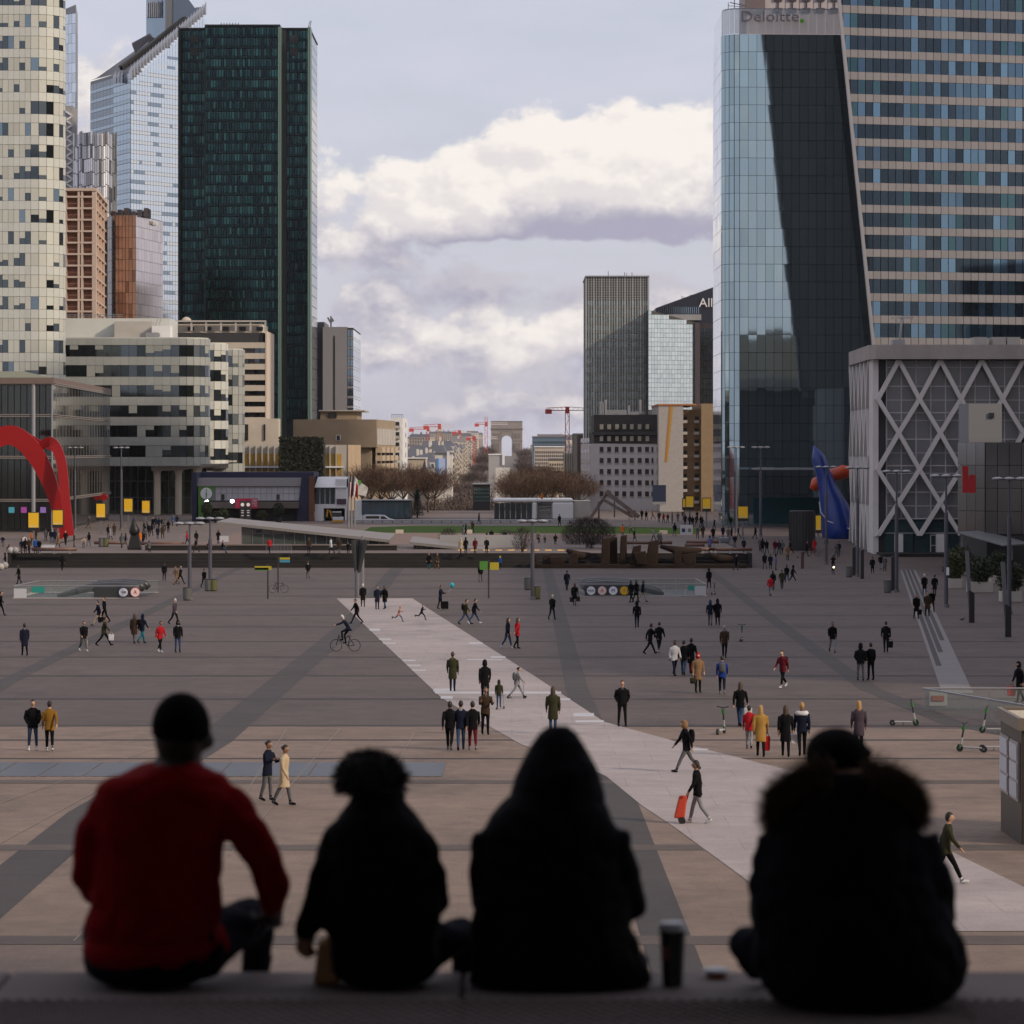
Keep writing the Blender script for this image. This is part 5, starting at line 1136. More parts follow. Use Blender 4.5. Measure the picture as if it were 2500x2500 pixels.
for (a0, a1, y0, y1) in ((1383, 1442, 1343, 1366), (1612, 1712, 1334, 1352), (1728, 1790, 1352, 1372)):
    one('hull', m_cort, lambda b: b.tube([W(a0, y0, D+.5), W((a0+a1)/2, (y0+y1)/2+3, D+.5), W(a1, (y0+y1)/2, D+.5)], [.2, .55, .25], 9), t, smooth=True)
m_log = M('varnished log', (.13, .065, .045), .5, var=.2, scale=1)
for (x0, x1, yy, lab) in ((78, 187, 1360, 'long brown log bench along the black step edge at the left'), (230, 310, 1327, 'brown log bench beside the litter bins'), (344, 450, 1329, 'brown log bench below the lobby columns'), (1528, 1641, 1327, 'brown log bench behind the upright timber slabs'), (1675, 1755, 1325, 'brown log bench beside the blue grey container'), (1672, 1720, 1333, 'short brown log bench amid the timber benches'), (1685, 1746, 1349, 'brown log bench behind the lowest timber hull'), (1730, 1836, 1356, 'long brown log bench at the end of the timber base')):
    c = gp((x0+x1)/2, yy+8); d = c.y; t = thing('log_bench', lab, 'bench', c, 'log benches on the terrace')
    one('log', m_log, lambda b: b.tube([(X(x0, d), d, c.z+.5), (X(x1, d), d, c.z+.5)], .2, 10), t, smooth=True)
    for f in (.15, .5, .85): one('foot', m_lsteel, lambda b: b.box(X(x0+(x1-x0)*f, d)-.12, X(x0+(x1-x0)*f, d)+.12, d-.15, d+.15, c.z, c.z+.34), t)
t = thing('grey_container', 'blue grey utility box standing among the log benches', 'box', (X(1770, 415), 415, TERR))
one('body', M('blue grey metal', (.13, .14, .155), .5), lambda b: b.box(X(1758, 415), X(1781, 415), 415, 416.2, TERR, Z(1312, 415)), t, bevel=.15); one('base', m_dark, lambda b: b.box(X(1759, 415), X(1780, 415), 415.1, 416.1, TERR-.02, TERR+.1), t)
for (px, py, lab) in ((1669, 1306, 'white printed information box on the terrace'), (1684, 1306, 'cream information box beside the white one')):
    c = gp(px, py); t = thing('information_box', lab, 'box', c)
    one('body', m_wpanel if px < 1675 else m_cream, lambda b: b.box(c.x-.42, c.x+.42, c.y, c.y+.8, c.z, c.z+1.35), t); one('print', m_fb if px < 1675 else m_steel, lambda b: b.box(c.x-.25, c.x+.2, c.y-.02, c.y-.005, c.z+.4, c.z+.9), t)
for px, py in ((975, 1303), (1143, 1303), (1620, 1305)):
    c = gp(px, py); one('stone_block', m_beige, lambda b: b.box(c.x-.55, c.x+.55, c.y, c.y+.8, c.z, c.z+.55), bevel=.04, label='pale stone seat block at the edge of the lawn', cat='stone seat', group='stone seats by the lawn')

# ---- lamp posts
m_post = M('blue grey lamp post', (.085, .085, .105), .5, .3)
def lamp(px, by, ty, lab, grp, head=3, r=.11, d=None):
    c = gp(px, by) if d is None else Vector((X(px, d), d, TERR)); d = c.y; zt_ = Z(ty, d)
    t = thing('lamp_post', lab, 'lamp post', c, grp)
    one('pole', m_post, lambda b: b.tube([c, (c.x, d, c.z+(zt_-c.z)*.72), (c.x, d, c.z+(zt_-c.z)*.73), (c.x, d, zt_)], [r*1.5, r*1.4, r*.8, r*.7], 10), t)
    one('collar', m_steel, lambda b: b.tube([(c.x, d, c.z), (c.x, d, c.z+.25)], r*2.2, 10), t)
    s = .85 if head == 3 else .9
    one('arm', m_post, lambda b: b.bar((c.x-s, d, zt_-.05), (c.x+s, d, zt_-.05), .1), t)
    for k in (-1, 0, 1): one('lamp_head', m_lsteel, lambda b: b.lathe((c.x+k*s, d, zt_), [(.10, -.14), (.42, -.02), (.40, .06), (.12, .14)], 12), t)
for px, by, ty, lab in ((463, 1465, 1278, 'slim three disc lamp post between the two litter bins'), (513, 1443, 1266, 'slim three disc lamp post beside the paired litter bins'), (1300, 1464, 1272, 'slim three disc lamp post beside the right metro entrance'),
                        (2189, 1446, 1151, 'lamp post next to the groove marked ramp top'), (2310, 1483, 1162, 'lamp post with a white notice stuck to it'), (2464, 1500, 1169, 'lamp post in front of the mall awning'), (2094, 1408, 1142, 'lamp post beside the row of dark bollard posts'), (2017, 1378, 1140, 'lamp post in front of the blue sculpture')):
    lamp(px, by, ty, lab, 'lamp posts on the plaza')
for px, d, ty, lab in ((183, 482, 1093, 'tall lamp post in front of the dark glass mall side'), (296, 482, 1093, 'tall lamp post in front of the cream wing lobby'), (1797, 460, 1092, 'tall lamp post before the blue tower corner'), (1857, 445, 1092, 'tall lamp post before the blue tower front')):
    lamp(px, 0, ty, lab, 'tall lamp posts on the terrace', r=.13, d=d)
lp_ = [o for o in bpy.data.objects if o.name.startswith('lamp_post') and 'white notice' in o['label']][0]
one('notice', m_wht, lambda b: b.box(lp_.location.x-.02, lp_.location.x+.2, lp_.location.y-.22, lp_.location.y-.18, Z(1404, lp_.location.y), Z(1385, lp_.location.y)), lp_)
# splayed mast
c = gp(872, 1459); t = thing('splayed_mast', 'dark mast whose four arms splay upward beside the pale path', 'mast', c)
d = c.y
one('trunk', m_steel, lambda b: b.tube([c, W(872, 1392, d)], .2, 10), t)
for (xa_, xb_, o_) in ((870, 862, 0), (872, 871, .5), (874, 884, .3), (876, 893, -.3)): one('arm', m_dark, lambda b: b.tube([W(xa_, 1396, d+o_*.3), W(xb_, 1318, d+o_)], [.16, .2], 6), t)
c = gp(886, 1427); one('side_post', m_lsteel, lambda b: b.tube([c, (c.x, c.y, c.z+4.6)], .13, 8), t)
# litter bins
for px, py, lab in ((457, 1466, 'grey litter bin at the foot of a lamp post'), (509, 1443, 'left one of two litter bins by a lamp post'), (521, 1443, 'olive one of two litter bins by a lamp post'), (1289, 1440, 'pale litter bin left of the lamp post'), (1309, 1463, 'olive litter bin at the foot of the lamp post'), (2073, 1409, 'litter bin beside dark bollard posts'), (2167, 1447, 'litter bin beside the ramp head lamp post'), (248, 1335, 'grey bin in front of the log bench'), (258, 1335, 'yellow green bin in front of the log bench')):
    c = gp(px, py); t = thing('litter_bin', lab, 'litter bin', c, 'litter bins'); mm = M('olive bin', (.10, .10, .035), .6) if 'olive' in lab or 'yellow' in lab else M('grey bin', (.10, .10, .095), .6)
    one('body', mm, lambda b: b.lathe(c, [(.26, .0), (.34, .1), (.37, .95), (.33, 1.0)], 12), t); one('rim', m_dark, lambda b: b.lathe((c.x, c.y, c.z+1.0), [(.36, 0), (.36, .07), (.24, .1)], 12), t)
# signposts
m_sgreen, m_syel, m_sblue = M('sign leaf green', (.07, .22, .03), .6), M('sign yellow', (.42, .34, .02), .6), M('sign sky blue', (.05, .25, .36), .6)
for px, by, ty, plates, lab in ((654, 1462, 1377, ((622, 663, 1382, 1391, m_syel), (622, 656, 1386, 1393, m_sgreen)), 'signpost with a lime green finger plate'), (679, 1446, 1359, ((683, 708, 1361, 1366, m_syel), (683, 708, 1367, 1373, m_sblue)), 'signpost with yellow and blue plates above the parked bicycle'), (1193, 1460, 1368, ((1171, 1191, 1370, 1391, m_sgreen), (1196, 1218, 1373, 1391, m_syel)), 'signpost with square green and yellow panels')):
    c = gp(px, by); d = c.y; t = thing('signpost', lab, 'signpost', c, 'coloured signposts')
    one('post', m_dark, lambda b: b.tube([c, (c.x, d, Z(ty, d))], .07, 8), t)
    for (a0, a1, b0, b1, mm) in plates: one('plate', mm, lambda b: b.box(X(a0, d), X(a1, d), d-.12, d-.07, Z(b1, d), Z(b0, d)), t)
# dark bollard posts
for px, by, ty in ((2085, 1405, 1334), (2105, 1413, 1340), (2180, 1442, 1355), (1959, 1388, 1345)):
    c = gp(px, by); d = c.y; one('bollard_post', m_black if px != 1959 else M('maroon post', (.07, .03, .03), .6), lambda b: b.prism([(c.x-.17, d-.17), (c.x+.17, d-.17), (c.x+.17, d+.17), (c.x-.17, d+.17)], c.z, 0, [Z(ty, d)-.15, Z(ty, d), Z(ty, d), Z(ty, d)-.15]), bevel=.03, label='dark square bollard post in the row beside the diagrid building' if px != 1959 else 'maroon bollard post by the black drum', cat='post', group='bollard posts at the diagrid building' if px != 1959 else None)
for px, by, ty, lab in ((2372, 1520, 1345, 'slant cut dark totem post beside the planters'), (2461, 1555, 1372, 'slant cut dark totem post in front of the lamp post')):
    c = gp(px, by); d = c.y; t = thing('totem_post', lab, 'post', c, 'slant cut totem posts')
    one('shaft', m_black, lambda b: b.prism([(c.x-.18, d-.18), (c.x+.18, d-.18), (c.x+.18, d+.18), (c.x-.18, d+.18)], c.z, 0, [Z(by-80, d), Z(by-72, d), Z(by-72, d), Z(by-80, d)]), t); one('blade', m_steel, lambda b: b.hexa([(c.x-.12, d+.2, c.z), (c.x+.12, d+.2, c.z), (c.x+.12, d+.28, c.z), (c.x-.12, d+.28, c.z), (c.x-.42, d+.2, Z(ty, d)), (c.x-.16, d+.2, Z(ty, d)), (c.x-.16, d+.28, Z(ty, d)), (c.x-.42, d+.28, Z(ty, d))]), t)
for i, (px, py) in enumerate(((2, 1392), (12, 1388), (26, 1386), (38, 1384))):
    c = gp(px, py); one('ball_bollard', m_conc if i % 2 == 0 else m_grey, lambda b: b.lathe(c, [(.12, 0), (.3, .1), (.42, .36), (.3, .64), (.05, .76)], 12), smooth=True, label='round stone ball bollard at the end of the black steps', cat='bollard', group='stone ball bollards')

# ---- metro entrances
def roundel(px, py, d, body, bg, fg, parent, ring=None):
    o = one('roundel', bg, lambda b: b.tube([W(px, py, d-.10), W(px, py, d-.04)], .36, 20), parent)
    if ring: one('ring', ring, lambda b: b.tube([W(px, py, d-.08), W(px, py, d-.05)], .40, 20), parent)
    text(body, .42 if len(body) == 1 else .24, W(px, py, d-.115), fg, o, depth=.01, width=None if len(body) == 1 else .55)
m_esc = M('dark escalator hood', (.05, .05, .052), .4, .3)
m_rerb = M('sign navy', (.02, .03, .16), .5); m_rred = M('sign red', (.50, .05, .06), .5); m_pinkw = M('sign pale pink', (.72, .55, .53), .5); m_yw = M('metro yellow', (.62, .36, .01), .5)
def entrance(px0, px1, y0, ytop, bx0, bx1, byt, lab, signs, flip):
    c = gp((px0+px1)/2, y0); d = c.y; db = 1.0; dback = F*8.4/(byt-1184)
    zb = -0.0105*d; t = thing('metro_entrance', lab, 'metro entrance', c, 'metro entrances with glass balustrades')
    xa, xb, ya, yb = X(px0, d), X(px1, d), d, dback
    def gl(p, q, n):
        for i in range(n):
            u = [p[k]+(q[k]-p[k])*(i+.02)/n for k in (0, 1)]; v = [p[k]+(q[k]-p[k])*(i+.98)/n for k in (0, 1)]; dy = .03 if abs(p[1]-q[1]) < .1 else 0; dx = .03 if dy == 0 else 0
            one('glass_panel', m_clear, lambda b: b.hexa([(u[0], u[1], -.0105*u[1]+.05), (v[0], v[1], -.0105*v[1]+.05), (v[0]+dx, v[1]+dy, -.0105*v[1]+.05), (u[0]+dx, u[1]+dy, -.0105*u[1]+.05), (u[0], u[1], -.0105*u[1]+1.0), (v[0], v[1], -.0105*v[1]+1.0), (v[0]+dx, v[1]+dy, -.0105*v[1]+1.0), (u[0]+dx, u[1]+dy, -.0105*u[1]+1.0)]), t)
    gl((xa, ya), (xb, ya), 6); gl((xa, yb), (xb, yb), 6); side_x = xa if flip else xb; gl((side_x, ya), (side_x, yb), 5)
    one('handrail', m_lsteel, lambda b: b.tube([(xb if flip else xa, ya, -.0105*ya+1.03), (side_x, ya, -.0105*ya+1.03), (side_x, yb, -.0105*yb+1.03), (xb if flip else xa, yb, -.0105*yb+1.03)], .04, 6), t)
    one('kerb', m_conc, lambda b: [b.box(xa, xb, ya-.1, ya+.1, zb-.3, zb+.06), b.box(xa, xb, yb-.1, yb+.1, -.0105*yb-.3, -.0105*yb+.06), b.box(side_x-.1, side_x+.1, ya, yb, -.0105*yb-.3, -.0105*ya+.06)], t)
    one('stair_opening', m_black, lambda b: b.hexa([(xa+.3, ya+.3, -.0105*ya+.02), (xb-.3, ya+.3, -.0105*ya+.02), (xb-.3, yb-.3, -.0105*yb+.02), (xa+.3, yb-.3, -.0105*yb+.02), (xa+.3, ya+.3, -.0105*ya+.028), (xb-.3, ya+.3, -.0105*ya+.028), (xb-.3, yb-.3, -.0105*yb+.028), (xa+.3, yb-.3, -.0105*yb+.028)]), t)
    s = 1 if flip else -1; xe = xb if flip else xa
    for k in range(3): one('escalator', m_esc, lambda b: b.tube([(xe-s*7.2, ya+3+k*3.5, zb+.05), (xe-s*4.6, ya+3+k*3.5, zb+.75), (xe-s*2.4, ya+3+k*3.5, zb+.85), (xe-s*.6, ya+3+k*3.5, zb+.75), (xe-s*.3, ya+3+k*3.5, zb+.45)], [.2, .35, .42, .4, .25], 10), t, smooth=True)
    for (nm, a0, a1, b0, b1, mm) in signs: one(nm, mm, lambda b: b.box(X(a0, d), X(a1, d), d-.06, d-.02, Z(b1, d), Z(b0, d)), t)
    return t, d
t, d = entrance(33, 340, 1461, 1431, 82, 393, 1419, 'metro entrance with two letter roundels on its glass front', (('white_panel', 34, 65, 1437, 1459, m_wpanel), ('teal_panel', 78, 109, 1432, 1447, m_teal), ('dark_front', 230, 338, 1434, 1459, m_esc)), True)
roundel(301, 1446, d-.03, 'RER', m_wht, m_rerb, t, m_rerb); roundel(330, 1446, d-.03, 'A', m_pinkw, m_rred, t, m_rred)
t, d = entrance(1416, 1724, 1456, 1427, 1424, 1710, 1414, 'metro entrance with four letter and number roundels on its glass front', (('white_panel', 1696, 1723, 1431, 1453, m_wpanel), ('teal_panel', 1680, 1695, 1429, 1441, m_teal), ('dark_front', 1428, 1540, 1430, 1455, m_esc)), False)
for px, s, bg, fg in ((1443, 'RER', m_wht, m_rerb), (1470, 'A', m_pinkw, m_rred), (1497, 'M', m_wht, m_rerb), (1524, '1', m_yw, m_rerb)): roundel(px, 1442, d-.03, s, bg, fg, t, m_rerb if fg is m_rerb and bg is m_wht else None)
c = gp(2300, 1757); d = c.y; t = thing('glass_balustrade', 'clear glass stairwell balustrade behind the kiosk', 'balustrade', c)
for i in range(6): one('glass_panel', m_clear, lambda b: b.box(c.x+i*1.4, c.x+i*1.4+1.36, d+6, d+6.03, -.0105*(d+6), -.0105*(d+6)+.85), t)
for i in range(7): one('glass_panel', m_clear, lambda b: b.hexa([(c.x+.45*i, d+6-1.8*i, -.0105*(d+6-1.8*i)), (c.x+.45*i+.44, d+6-1.8*i-1.75, -.0105*(d+4.2-1.8*i)), (c.x+.45*i+.47, d+6-1.8*i-1.75, -.0105*(d+4.2-1.8*i)), (c.x+.45*i+.03, d+6-1.8*i, -.0105*(d+6-1.8*i)), (c.x+.45*i, d+6-1.8*i, -.0105*(d+6-1.8*i)+.85), (c.x+.45*i+.44, d+6-1.8*i-1.75, -.0105*(d+4.2-1.8*i)+.85), (c.x+.45*i+.47, d+6-1.8*i-1.75, -.0105*(d+4.2-1.8*i)+.85), (c.x+.45*i+.03, d+6-1.8*i, -.0105*(d+6-1.8*i)+.85)]), t)
one('handrail', m_lsteel, lambda b: b.tube([(c.x+8.4, d+6, -.0105*(d+6)+.88), (c.x, d+6, -.0105*(d+6)+.88), (c.x+3.15, d-6.6, -.0105*(d-6.6)+.88)], .04, 6), t)
one('sign_panel', M('pale sign plate', (.30, .31, .30), .5), lambda b: b.box(c.x+.25, c.x+1.0, d+5.9, d+5.95, -.0105*d+.1, -.0105*d+.7), t); one('sign_print', M('brown red print', (.25, .09, .06), .6), lambda b: b.box(c.x+.35, c.x+.85, d+5.86, d+5.895, -.0105*d+.3, -.0105*d+.52), t)

# ---- kiosk
t = thing('poster_kiosk', 'brown metal kiosk with white posters in its side', 'kiosk', (13.3, 85.5, -.9))
m_kio = M('brown bronze metal', (.075, .06, .045), .5, .4, var=.1)
one('body', m_kio, lambda b: b.box(13.3, 17.2, 85.5, 89.2, -.95, 2.2), t, bevel=.04); one('roof', M('kiosk roof gravel', (.52, .44, .33), .9, var=.15, scale=8), lambda b: b.box(13.42, 17.1, 85.6, 89.1, 2.2, 2.34), t)
one('cornice', M('kiosk cornice', (.20, .165, .13), .5, .3), lambda b: [b.box(13.2, 17.3, 85.4, 85.52, 2.1, 2.42), b.box(13.2, 17.3, 89.18, 89.3, 2.1, 2.42), b.box(13.2, 13.32, 85.52, 89.18, 2.1, 2.42)], t)
for y0 in (85.75, 87.45):
    p = one('poster_case', M('poster case', (.30, .27, .25), .3), lambda b: b.box(13.24, 13.29, y0, y0+1.45, .2, 1.75), t)
    for q_ in range(3): one('poster', m_wpanel, lambda b: b.box(13.21, 13.235, y0+.1, y0+1.35, .28+q_*.49, .70+q_*.49), p)
one('plinth', m_dark, lambda b: b.box(13.36, 17.15, 85.56, 89.15, -1.1, -.93), t)

# ---- grooved ramp at the right
rp_ = pth([(2198, 1392), (2300, 1694), (2377, 1694), (2236, 1392)]); sheet('grooved_ramp', M('pale ramp stone', (.19, .172, .168), .8, var=.1, scale=.5), rp_, .02)
gr = bpy.data.objects['grooved_ramp']
for f in (.22, .48, .74):
    a0, b0 = Vector(rp_[0]).lerp(Vector(rp_[3]), f), Vector(rp_[1]).lerp(Vector(rp_[2]), f); a0 = b0.lerp(a0, 1); b0 = b0.lerp(a0, .05+.25*f)
    sheet('groove', m_joint, [(a0.x-.14, a0.y), (b0.x-.14, b0.y), (b0.x+.14, b0.y), (a0.x+.14, a0.y)], .026, gr, None)
# planters with bushes at the right edge
def leaf_bush(b, c, rx, rz, n, s, rr):
    for i in range(n):
        v = Vector((rr.gauss(0, 1), rr.gauss(0, 1), rr.gauss(0, 1))).normalized(); k = rr.random()**.4*(1+.25*noise.noise(v*2.2)); p = Vector(c)+Vector((v.x*rx*k, v.y*rx*k, v.z*rz*k))
        u = Vector((rr.uniform(-1, 1), rr.uniform(-1, 1), rr.uniform(-1, 1))).normalized()*s*rr.uniform(.6, 1.3); w = u.cross(Vector((rr.uniform(-1, 1), rr.uniform(-1, 1), rr.uniform(-1, 1)))).normalized()*s*.7
        b.face([p-u, p+w, p+u, p-w])
m_bush = [M('dark evergreen leaf', (.022, .032, .010), .7, var=.3, scale=2), M('olive evergreen leaf', (.045, .05, .014), .7, var=.3, scale=2)]
rr = random.Random(9)
for px, by, bw, bh, rx, rz, lab in ((2333, 1437, 34, 24, 1.0, 1.25, 'stone planter with a dark bush beside the slanted totem'), (2395, 1447, 60, 26, 1.2, 1.2, 'wide stone planter with an olive bush'), (2470, 1470, 50, 26, 1.1, 1.4, 'stone planter with a bush at the plaza edge'), (2440, 1425, 40, 20, 1.2, 1.3, 'rear planter with a tall bush under the awning'), (2345, 1405, 60, 10, 1.5, 1.5, 'round bush in a planter before the diagrid doors')):
    c = gp(px, by); d = c.y; t = thing('planter', lab, 'planter', c, 'bushes in planters')
    one('box', m_conc, lambda b: b.box(X(px-bw/2, d), X(px+bw/2, d), d, d+1.5, c.z, c.z+bh/F*d), t, bevel=.04)
    bb = MB(); leaf_bush(bb, (c.x, d+.75, c.z+bh/F*d+rz*.8), rx, rz, 1600, .12, rr); bb.build('bush', rr.choice(m_bush), t, kind='stuff')
    one('stem', m_cort, lambda b: b.tube([(c.x, d+.75, c.z+bh/F*d-.1), (c.x, d+.75, c.z+bh/F*d+rz*.9)], .07, 6), t)
for px, D_, h, lab in ((505, 530, 3.3, 'potted palm like shrub under the information sign'), (545, 528, 2.2, 'clipped shrub by the restaurant terrace'), (680, 534, 3.0, 'dark shrub at the right of the restaurant terrace'), (640, 532, 1.8, 'low hedge bush on the restaurant terrace'), (530, 532, 1.7, 'low bush beside the potted palm')):
    t = thing('terrace_shrub', lab, 'shrub', (X(px, D_), D_, TERR), 'shrubs before the restaurant'); one('pot', m_dark, lambda b: b.lathe((X(px, D_), D_, TERR), [(.45, 0), (.6, .7)], 10), t)
    one('stem', m_cort, lambda b: b.tube([(X(px, D_), D_, TERR+.6), (X(px, D_), D_, TERR+h)], .08, 6), t)
    bb = MB(); leaf_bush(bb, (X(px, D_), D_, TERR+h*.7), .9, h*.4, 1100, .13, rr); bb.build('foliage', rr.choice(m_bush), t, kind='stuff')
# crowd barriers
for px, py, w, lab in ((681, 1366, 62, 'grey crowd barrier on the black steps'), (1158, 1326, 44, 'grey crowd barrier in front of the lawn'), (455, 1325, 34, 'grey barrier pair by the lobby'), (545, 1328, 30, 'barrier with a white board'), (118, 1357, 38, 'wrapped silver barrier by the log bench')):
    c = gp(px, py); d = c.y; t = thing('crowd_barrier', lab, 'barrier', c, 'metal crowd barriers'); x0, x1 = X(px-w/2, d), X(px+w/2, d)
    one('frame', m_lsteel, lambda b: b.tube([(x0, d, c.z), (x0, d, c.z+1.05), (x1, d, c.z+1.05), (x1, d, c.z)], .035, 5).bar((x0, d, c.z+.2), (x1, d, c.z+.2), .05), t)
    n = int((x1-x0)/.16); one('bars', m_lsteel, lambda b: [b.bar((x0+(x1-x0)*i/n, d, c.z+.2), (x0+(x1-x0)*i/n, d, c.z+1.05), .03) for i in range(1, n)], t, kind='stuff')
    if 'wrapped' in lab or 'board' in lab: one('board', m_wpanel, lambda b: b.box(x0+.1, x1-.1, d-.05, d-.02, c.z+.25, c.z+1.0), t)
# ================================================================ bare trees
m_bark = M('grey brown bark', (.075, .055, .042), .9, var=.2, scale=2); m_twig = M('brown winter twig', (.105, .062, .040), .9, var=.3, scale=.3); m_twigd = M('dark winter twig', (.024, .015, .014), .9, var=.3, scale=.5); m_twigf = M('mauve brown twig', (.115, .082, .070), .9, var=.25, scale=.1)
def bare_tree(name, label, h, rx, ntw, tw, seed, mt, loc, group, cat='tree', flat=.75):
    rr = random.Random(seed); t = thing(name, label, cat, loc, group); OFF[t.name] = Vector((0, 0, 0))
    trunk_h = h*.3
    one('trunk', m_bark, lambda b: b.tube([(0, 0, -.3), (.05, 0, trunk_h*.6), (0, .05, trunk_h)], [h*.028, h*.022, h*.02], 7), t)
    lb_, cb = MB(), MB(); tips = []
    for i in range(9):
        a = i*2.4+rr.uniform(-.3, .3); el = rr.uniform(.5, 1.25); L = h*rr.uniform(.42, .62)
        e = Vector((math.cos(a)*math.cos(el)*L*rx/h*1.9, math.sin(a)*math.cos(el)*L*rx/h*1.9, trunk_h+math.sin(el)*L)); mid = Vector((e.x*.5, e.y*.5, trunk_h+(e.z-trunk_h)*.42))
        lb_.tube([(0, 0, trunk_h*.95), mid, e], [h*.014, h*.008, h*.003], 5)
        for j in range(4):
            p = mid.lerp(e, rr.uniform(.1, .95)); q = p+Vector((rr.uniform(-1, 1)*rx*.5, rr.uniform(-1, 1)*rx*.5, rr.uniform(.1, .3)*h)); lb_.tube([p, q], [h*.006, h*.002], 4); tips += [(p, q)]
        tips.append((mid, e))
    lb_.build('limb', m_bark, t)
    for i in range(ntw):
        p, q = rr.choice(tips); c = p.lerp(q, rr.uniform(.2, 1.1))+Vector((rr.gauss(0, .22)*rx, rr.gauss(0, .22)*rx, rr.gauss(0, .05)*h))
        if c.z > h: c.z = h*rr.uniform(.93, 1)
        d_ = Vector((c.x/rx*.7+rr.gauss(0, .5), c.y/rx*.7+rr.gauss(0, .5), rr.uniform(.1, 1.2))).normalized()*h*rr.uniform(.06, .16); s = Vector((rr.gauss(0, 1), rr.gauss(0, 1), rr.gauss(0, .4))).normalized()*tw
        cb.face([c-s, c+s, c+d_])
    cb.build('crown', mt, t, kind='stuff'); return t
G1 = 'winter trees behind the pavilions'
protoA = bare_tree('bare_tree', 'brown leafless plane tree behind the glass box pavilion', 9.0, 4.2, 4200, .035, 1, m_twig, (X(905, 600), 600, TERR), G1)
protoB = bare_tree('bare_tree', 'brown leafless plane tree behind the glass box pavilion', 8.2, 4.0, 4200, .035, 2, m_twig, (X(955, 610), 610, TERR), G1)
pr = [protoA, protoB]; rr = random.Random(4); first = {0: True, 1: True}
for px, D_, s in ((885, 640, .95), (930, 625, 1.0), (985, 618, 1.0), (1015, 640, .95), (1045, 620, 1.0), (1062, 640, .9)):
    dup(rr.choice(pr), (X(px, D_), D_, TERR), rr.uniform(0, 6), scale=s)
for px, D_, s in ((1252, 610, .8), (1262, 630, .85), (1275, 615, .88), (1290, 640, .95), (1315, 612, .9), (1345, 630, .92), (1370, 615, .88), (1398, 640, .9), (1415, 620, .85), (1300, 660, .95), (1330, 660, 1.0)):
    dup(rr.choice(pr), (X(px, D_), D_, TERR), rr.uniform(0, 6), 'brown leafless plane tree behind the white cafe pavilion', scale=s)
far = bare_tree('avenue_tree', 'hazy mauve brown tree lining the far avenue', 15, 7.5, 2600, .16, 3, m_twigf, (X(1160, 900), 900, -17.5), 'trees lining the avenue towards the stone arch')
for D_ in (980, 1080, 1200, 1350, 1500, 1700, 1950, 2250, 2600, 3000, 3400, 3800):
    for sx in (-1, 1):
        x = (-12.5 if sx < 0 else 9.0)*1.0-5+sx*(D_-900)*.0042
        dup(far, (x+rr.uniform(-1, 1), D_+rr.uniform(-20, 20), ground_z(D_)-.5), rr.uniform(0, 6), scale=rr.uniform(.85, 1.1)*(1.25 if D_ > 2500 else 1)); 
        if D_ < 2300: dup(far, (x+sx*rr.uniform(7, 10), D_+rr.uniform(20, 60), ground_z(D_)-.5), rr.uniform(0, 6), scale=rr.uniform(.8, 1.05))
for px, D_ in ((1120, 760), (1140, 800), (1170, 860), (1195, 900), (1290, 900), (1315, 850)): dup(far, (X(px, D_), D_, ground_z(D_)-1), rr.uniform(0, 6), scale=.8)
# bare shrubs on the terrace
def shrub(px, by, wpx, hpx, n, seed, lab, D_=None):
    c = gp(px, by); d = c.y; t = thing('bare_shrub', lab, 'shrub', c, 'leafless shrubs on the terrace'); OFF[t.name] = Vector((0, 0, 0)); r_ = random.Random(seed); wx, hz = wpx/2/F*d, hpx/F*d
    bs, bt = MB(), MB()
    for i in range(14): a = r_.uniform(0, 6.28); k = r_.uniform(.2, .9); bs.tube([(r_.uniform(-.3, .3)*wx*.5, r_.uniform(-.3, .3)*wx*.5, 0), (math.cos(a)*wx*k, math.sin(a)*wx*k*.6, hz*r_.uniform(.5, .9))], [.05, .02], 4)
    bs.build('stem', m_bark, t)
    for i in range(n):
        a = r_.uniform(0, 6.28); k = r_.random()**.5; zz = r_.uniform(.1, 1); w_ = math.sqrt(max(0, 1-(zz-.45)**2/.36)); p = Vector((math.cos(a)*wx*k*w_, math.sin(a)*wx*k*w_*.6, hz*zz*(.92+.1*noise.noise((a*2, k, 1))))); dd = Vector((p.x/wx*.6+r_.gauss(0, .4), r_.gauss(0, .4), r_.uniform(.2, 1))).normalized()*r_.uniform(.3, .7); s = Vector((r_.gauss(0, 1), r_.gauss(0, 1), 0)).normalized()*.022
        bt.face([p-s, p+s, p+dd])
    bt.build('twigs', m_twigd, t, kind='stuff')
shrub(1437, 1338, 135, 75, 6500, 1, 'wide dense dark leafless shrub behind the timber slabs'); shrub(1275, 1348, 50, 60, 700, 2, 'thin bare shrub beside the lower station canopy'); shrub(1095, 1330, 48, 40, 600, 3, 'small bare shrub between the station canopies'); shrub(1240, 1318, 60, 22, 300, 4, 'low wispy bare shrub before the lawn')
t = thing('conifer', 'small dark green conical fir beside the glass box pavilion', 'tree', (X(1019, 570), 570, TERR), None); OFF[t.name] = Vector((0, 0, 0))
one('trunk', m_bark, lambda b: b.tube([(0, 0, 0), (0, 0, 3.5)], .15, 6), t); cb = MB(); r_ = random.Random(2)
for i in range(2200):
    zz = r_.random(); a = r_.uniform(0, 6.28); rad = (1-zz)*1.25*(.6+.4*r_.random())+.05; p = Vector((math.cos(a)*rad, math.sin(a)*rad, .4+zz*4.6)); dd = Vector((math.cos(a)*.3, math.sin(a)*.3, -.12)); s = Vector((-math.sin(a), math.cos(a), 0))*.07; cb.face([p-s, p+s, p+dd])
cb.build('crown', M('fir needle', (.012, .026, .016), .8), t, kind='stuff')

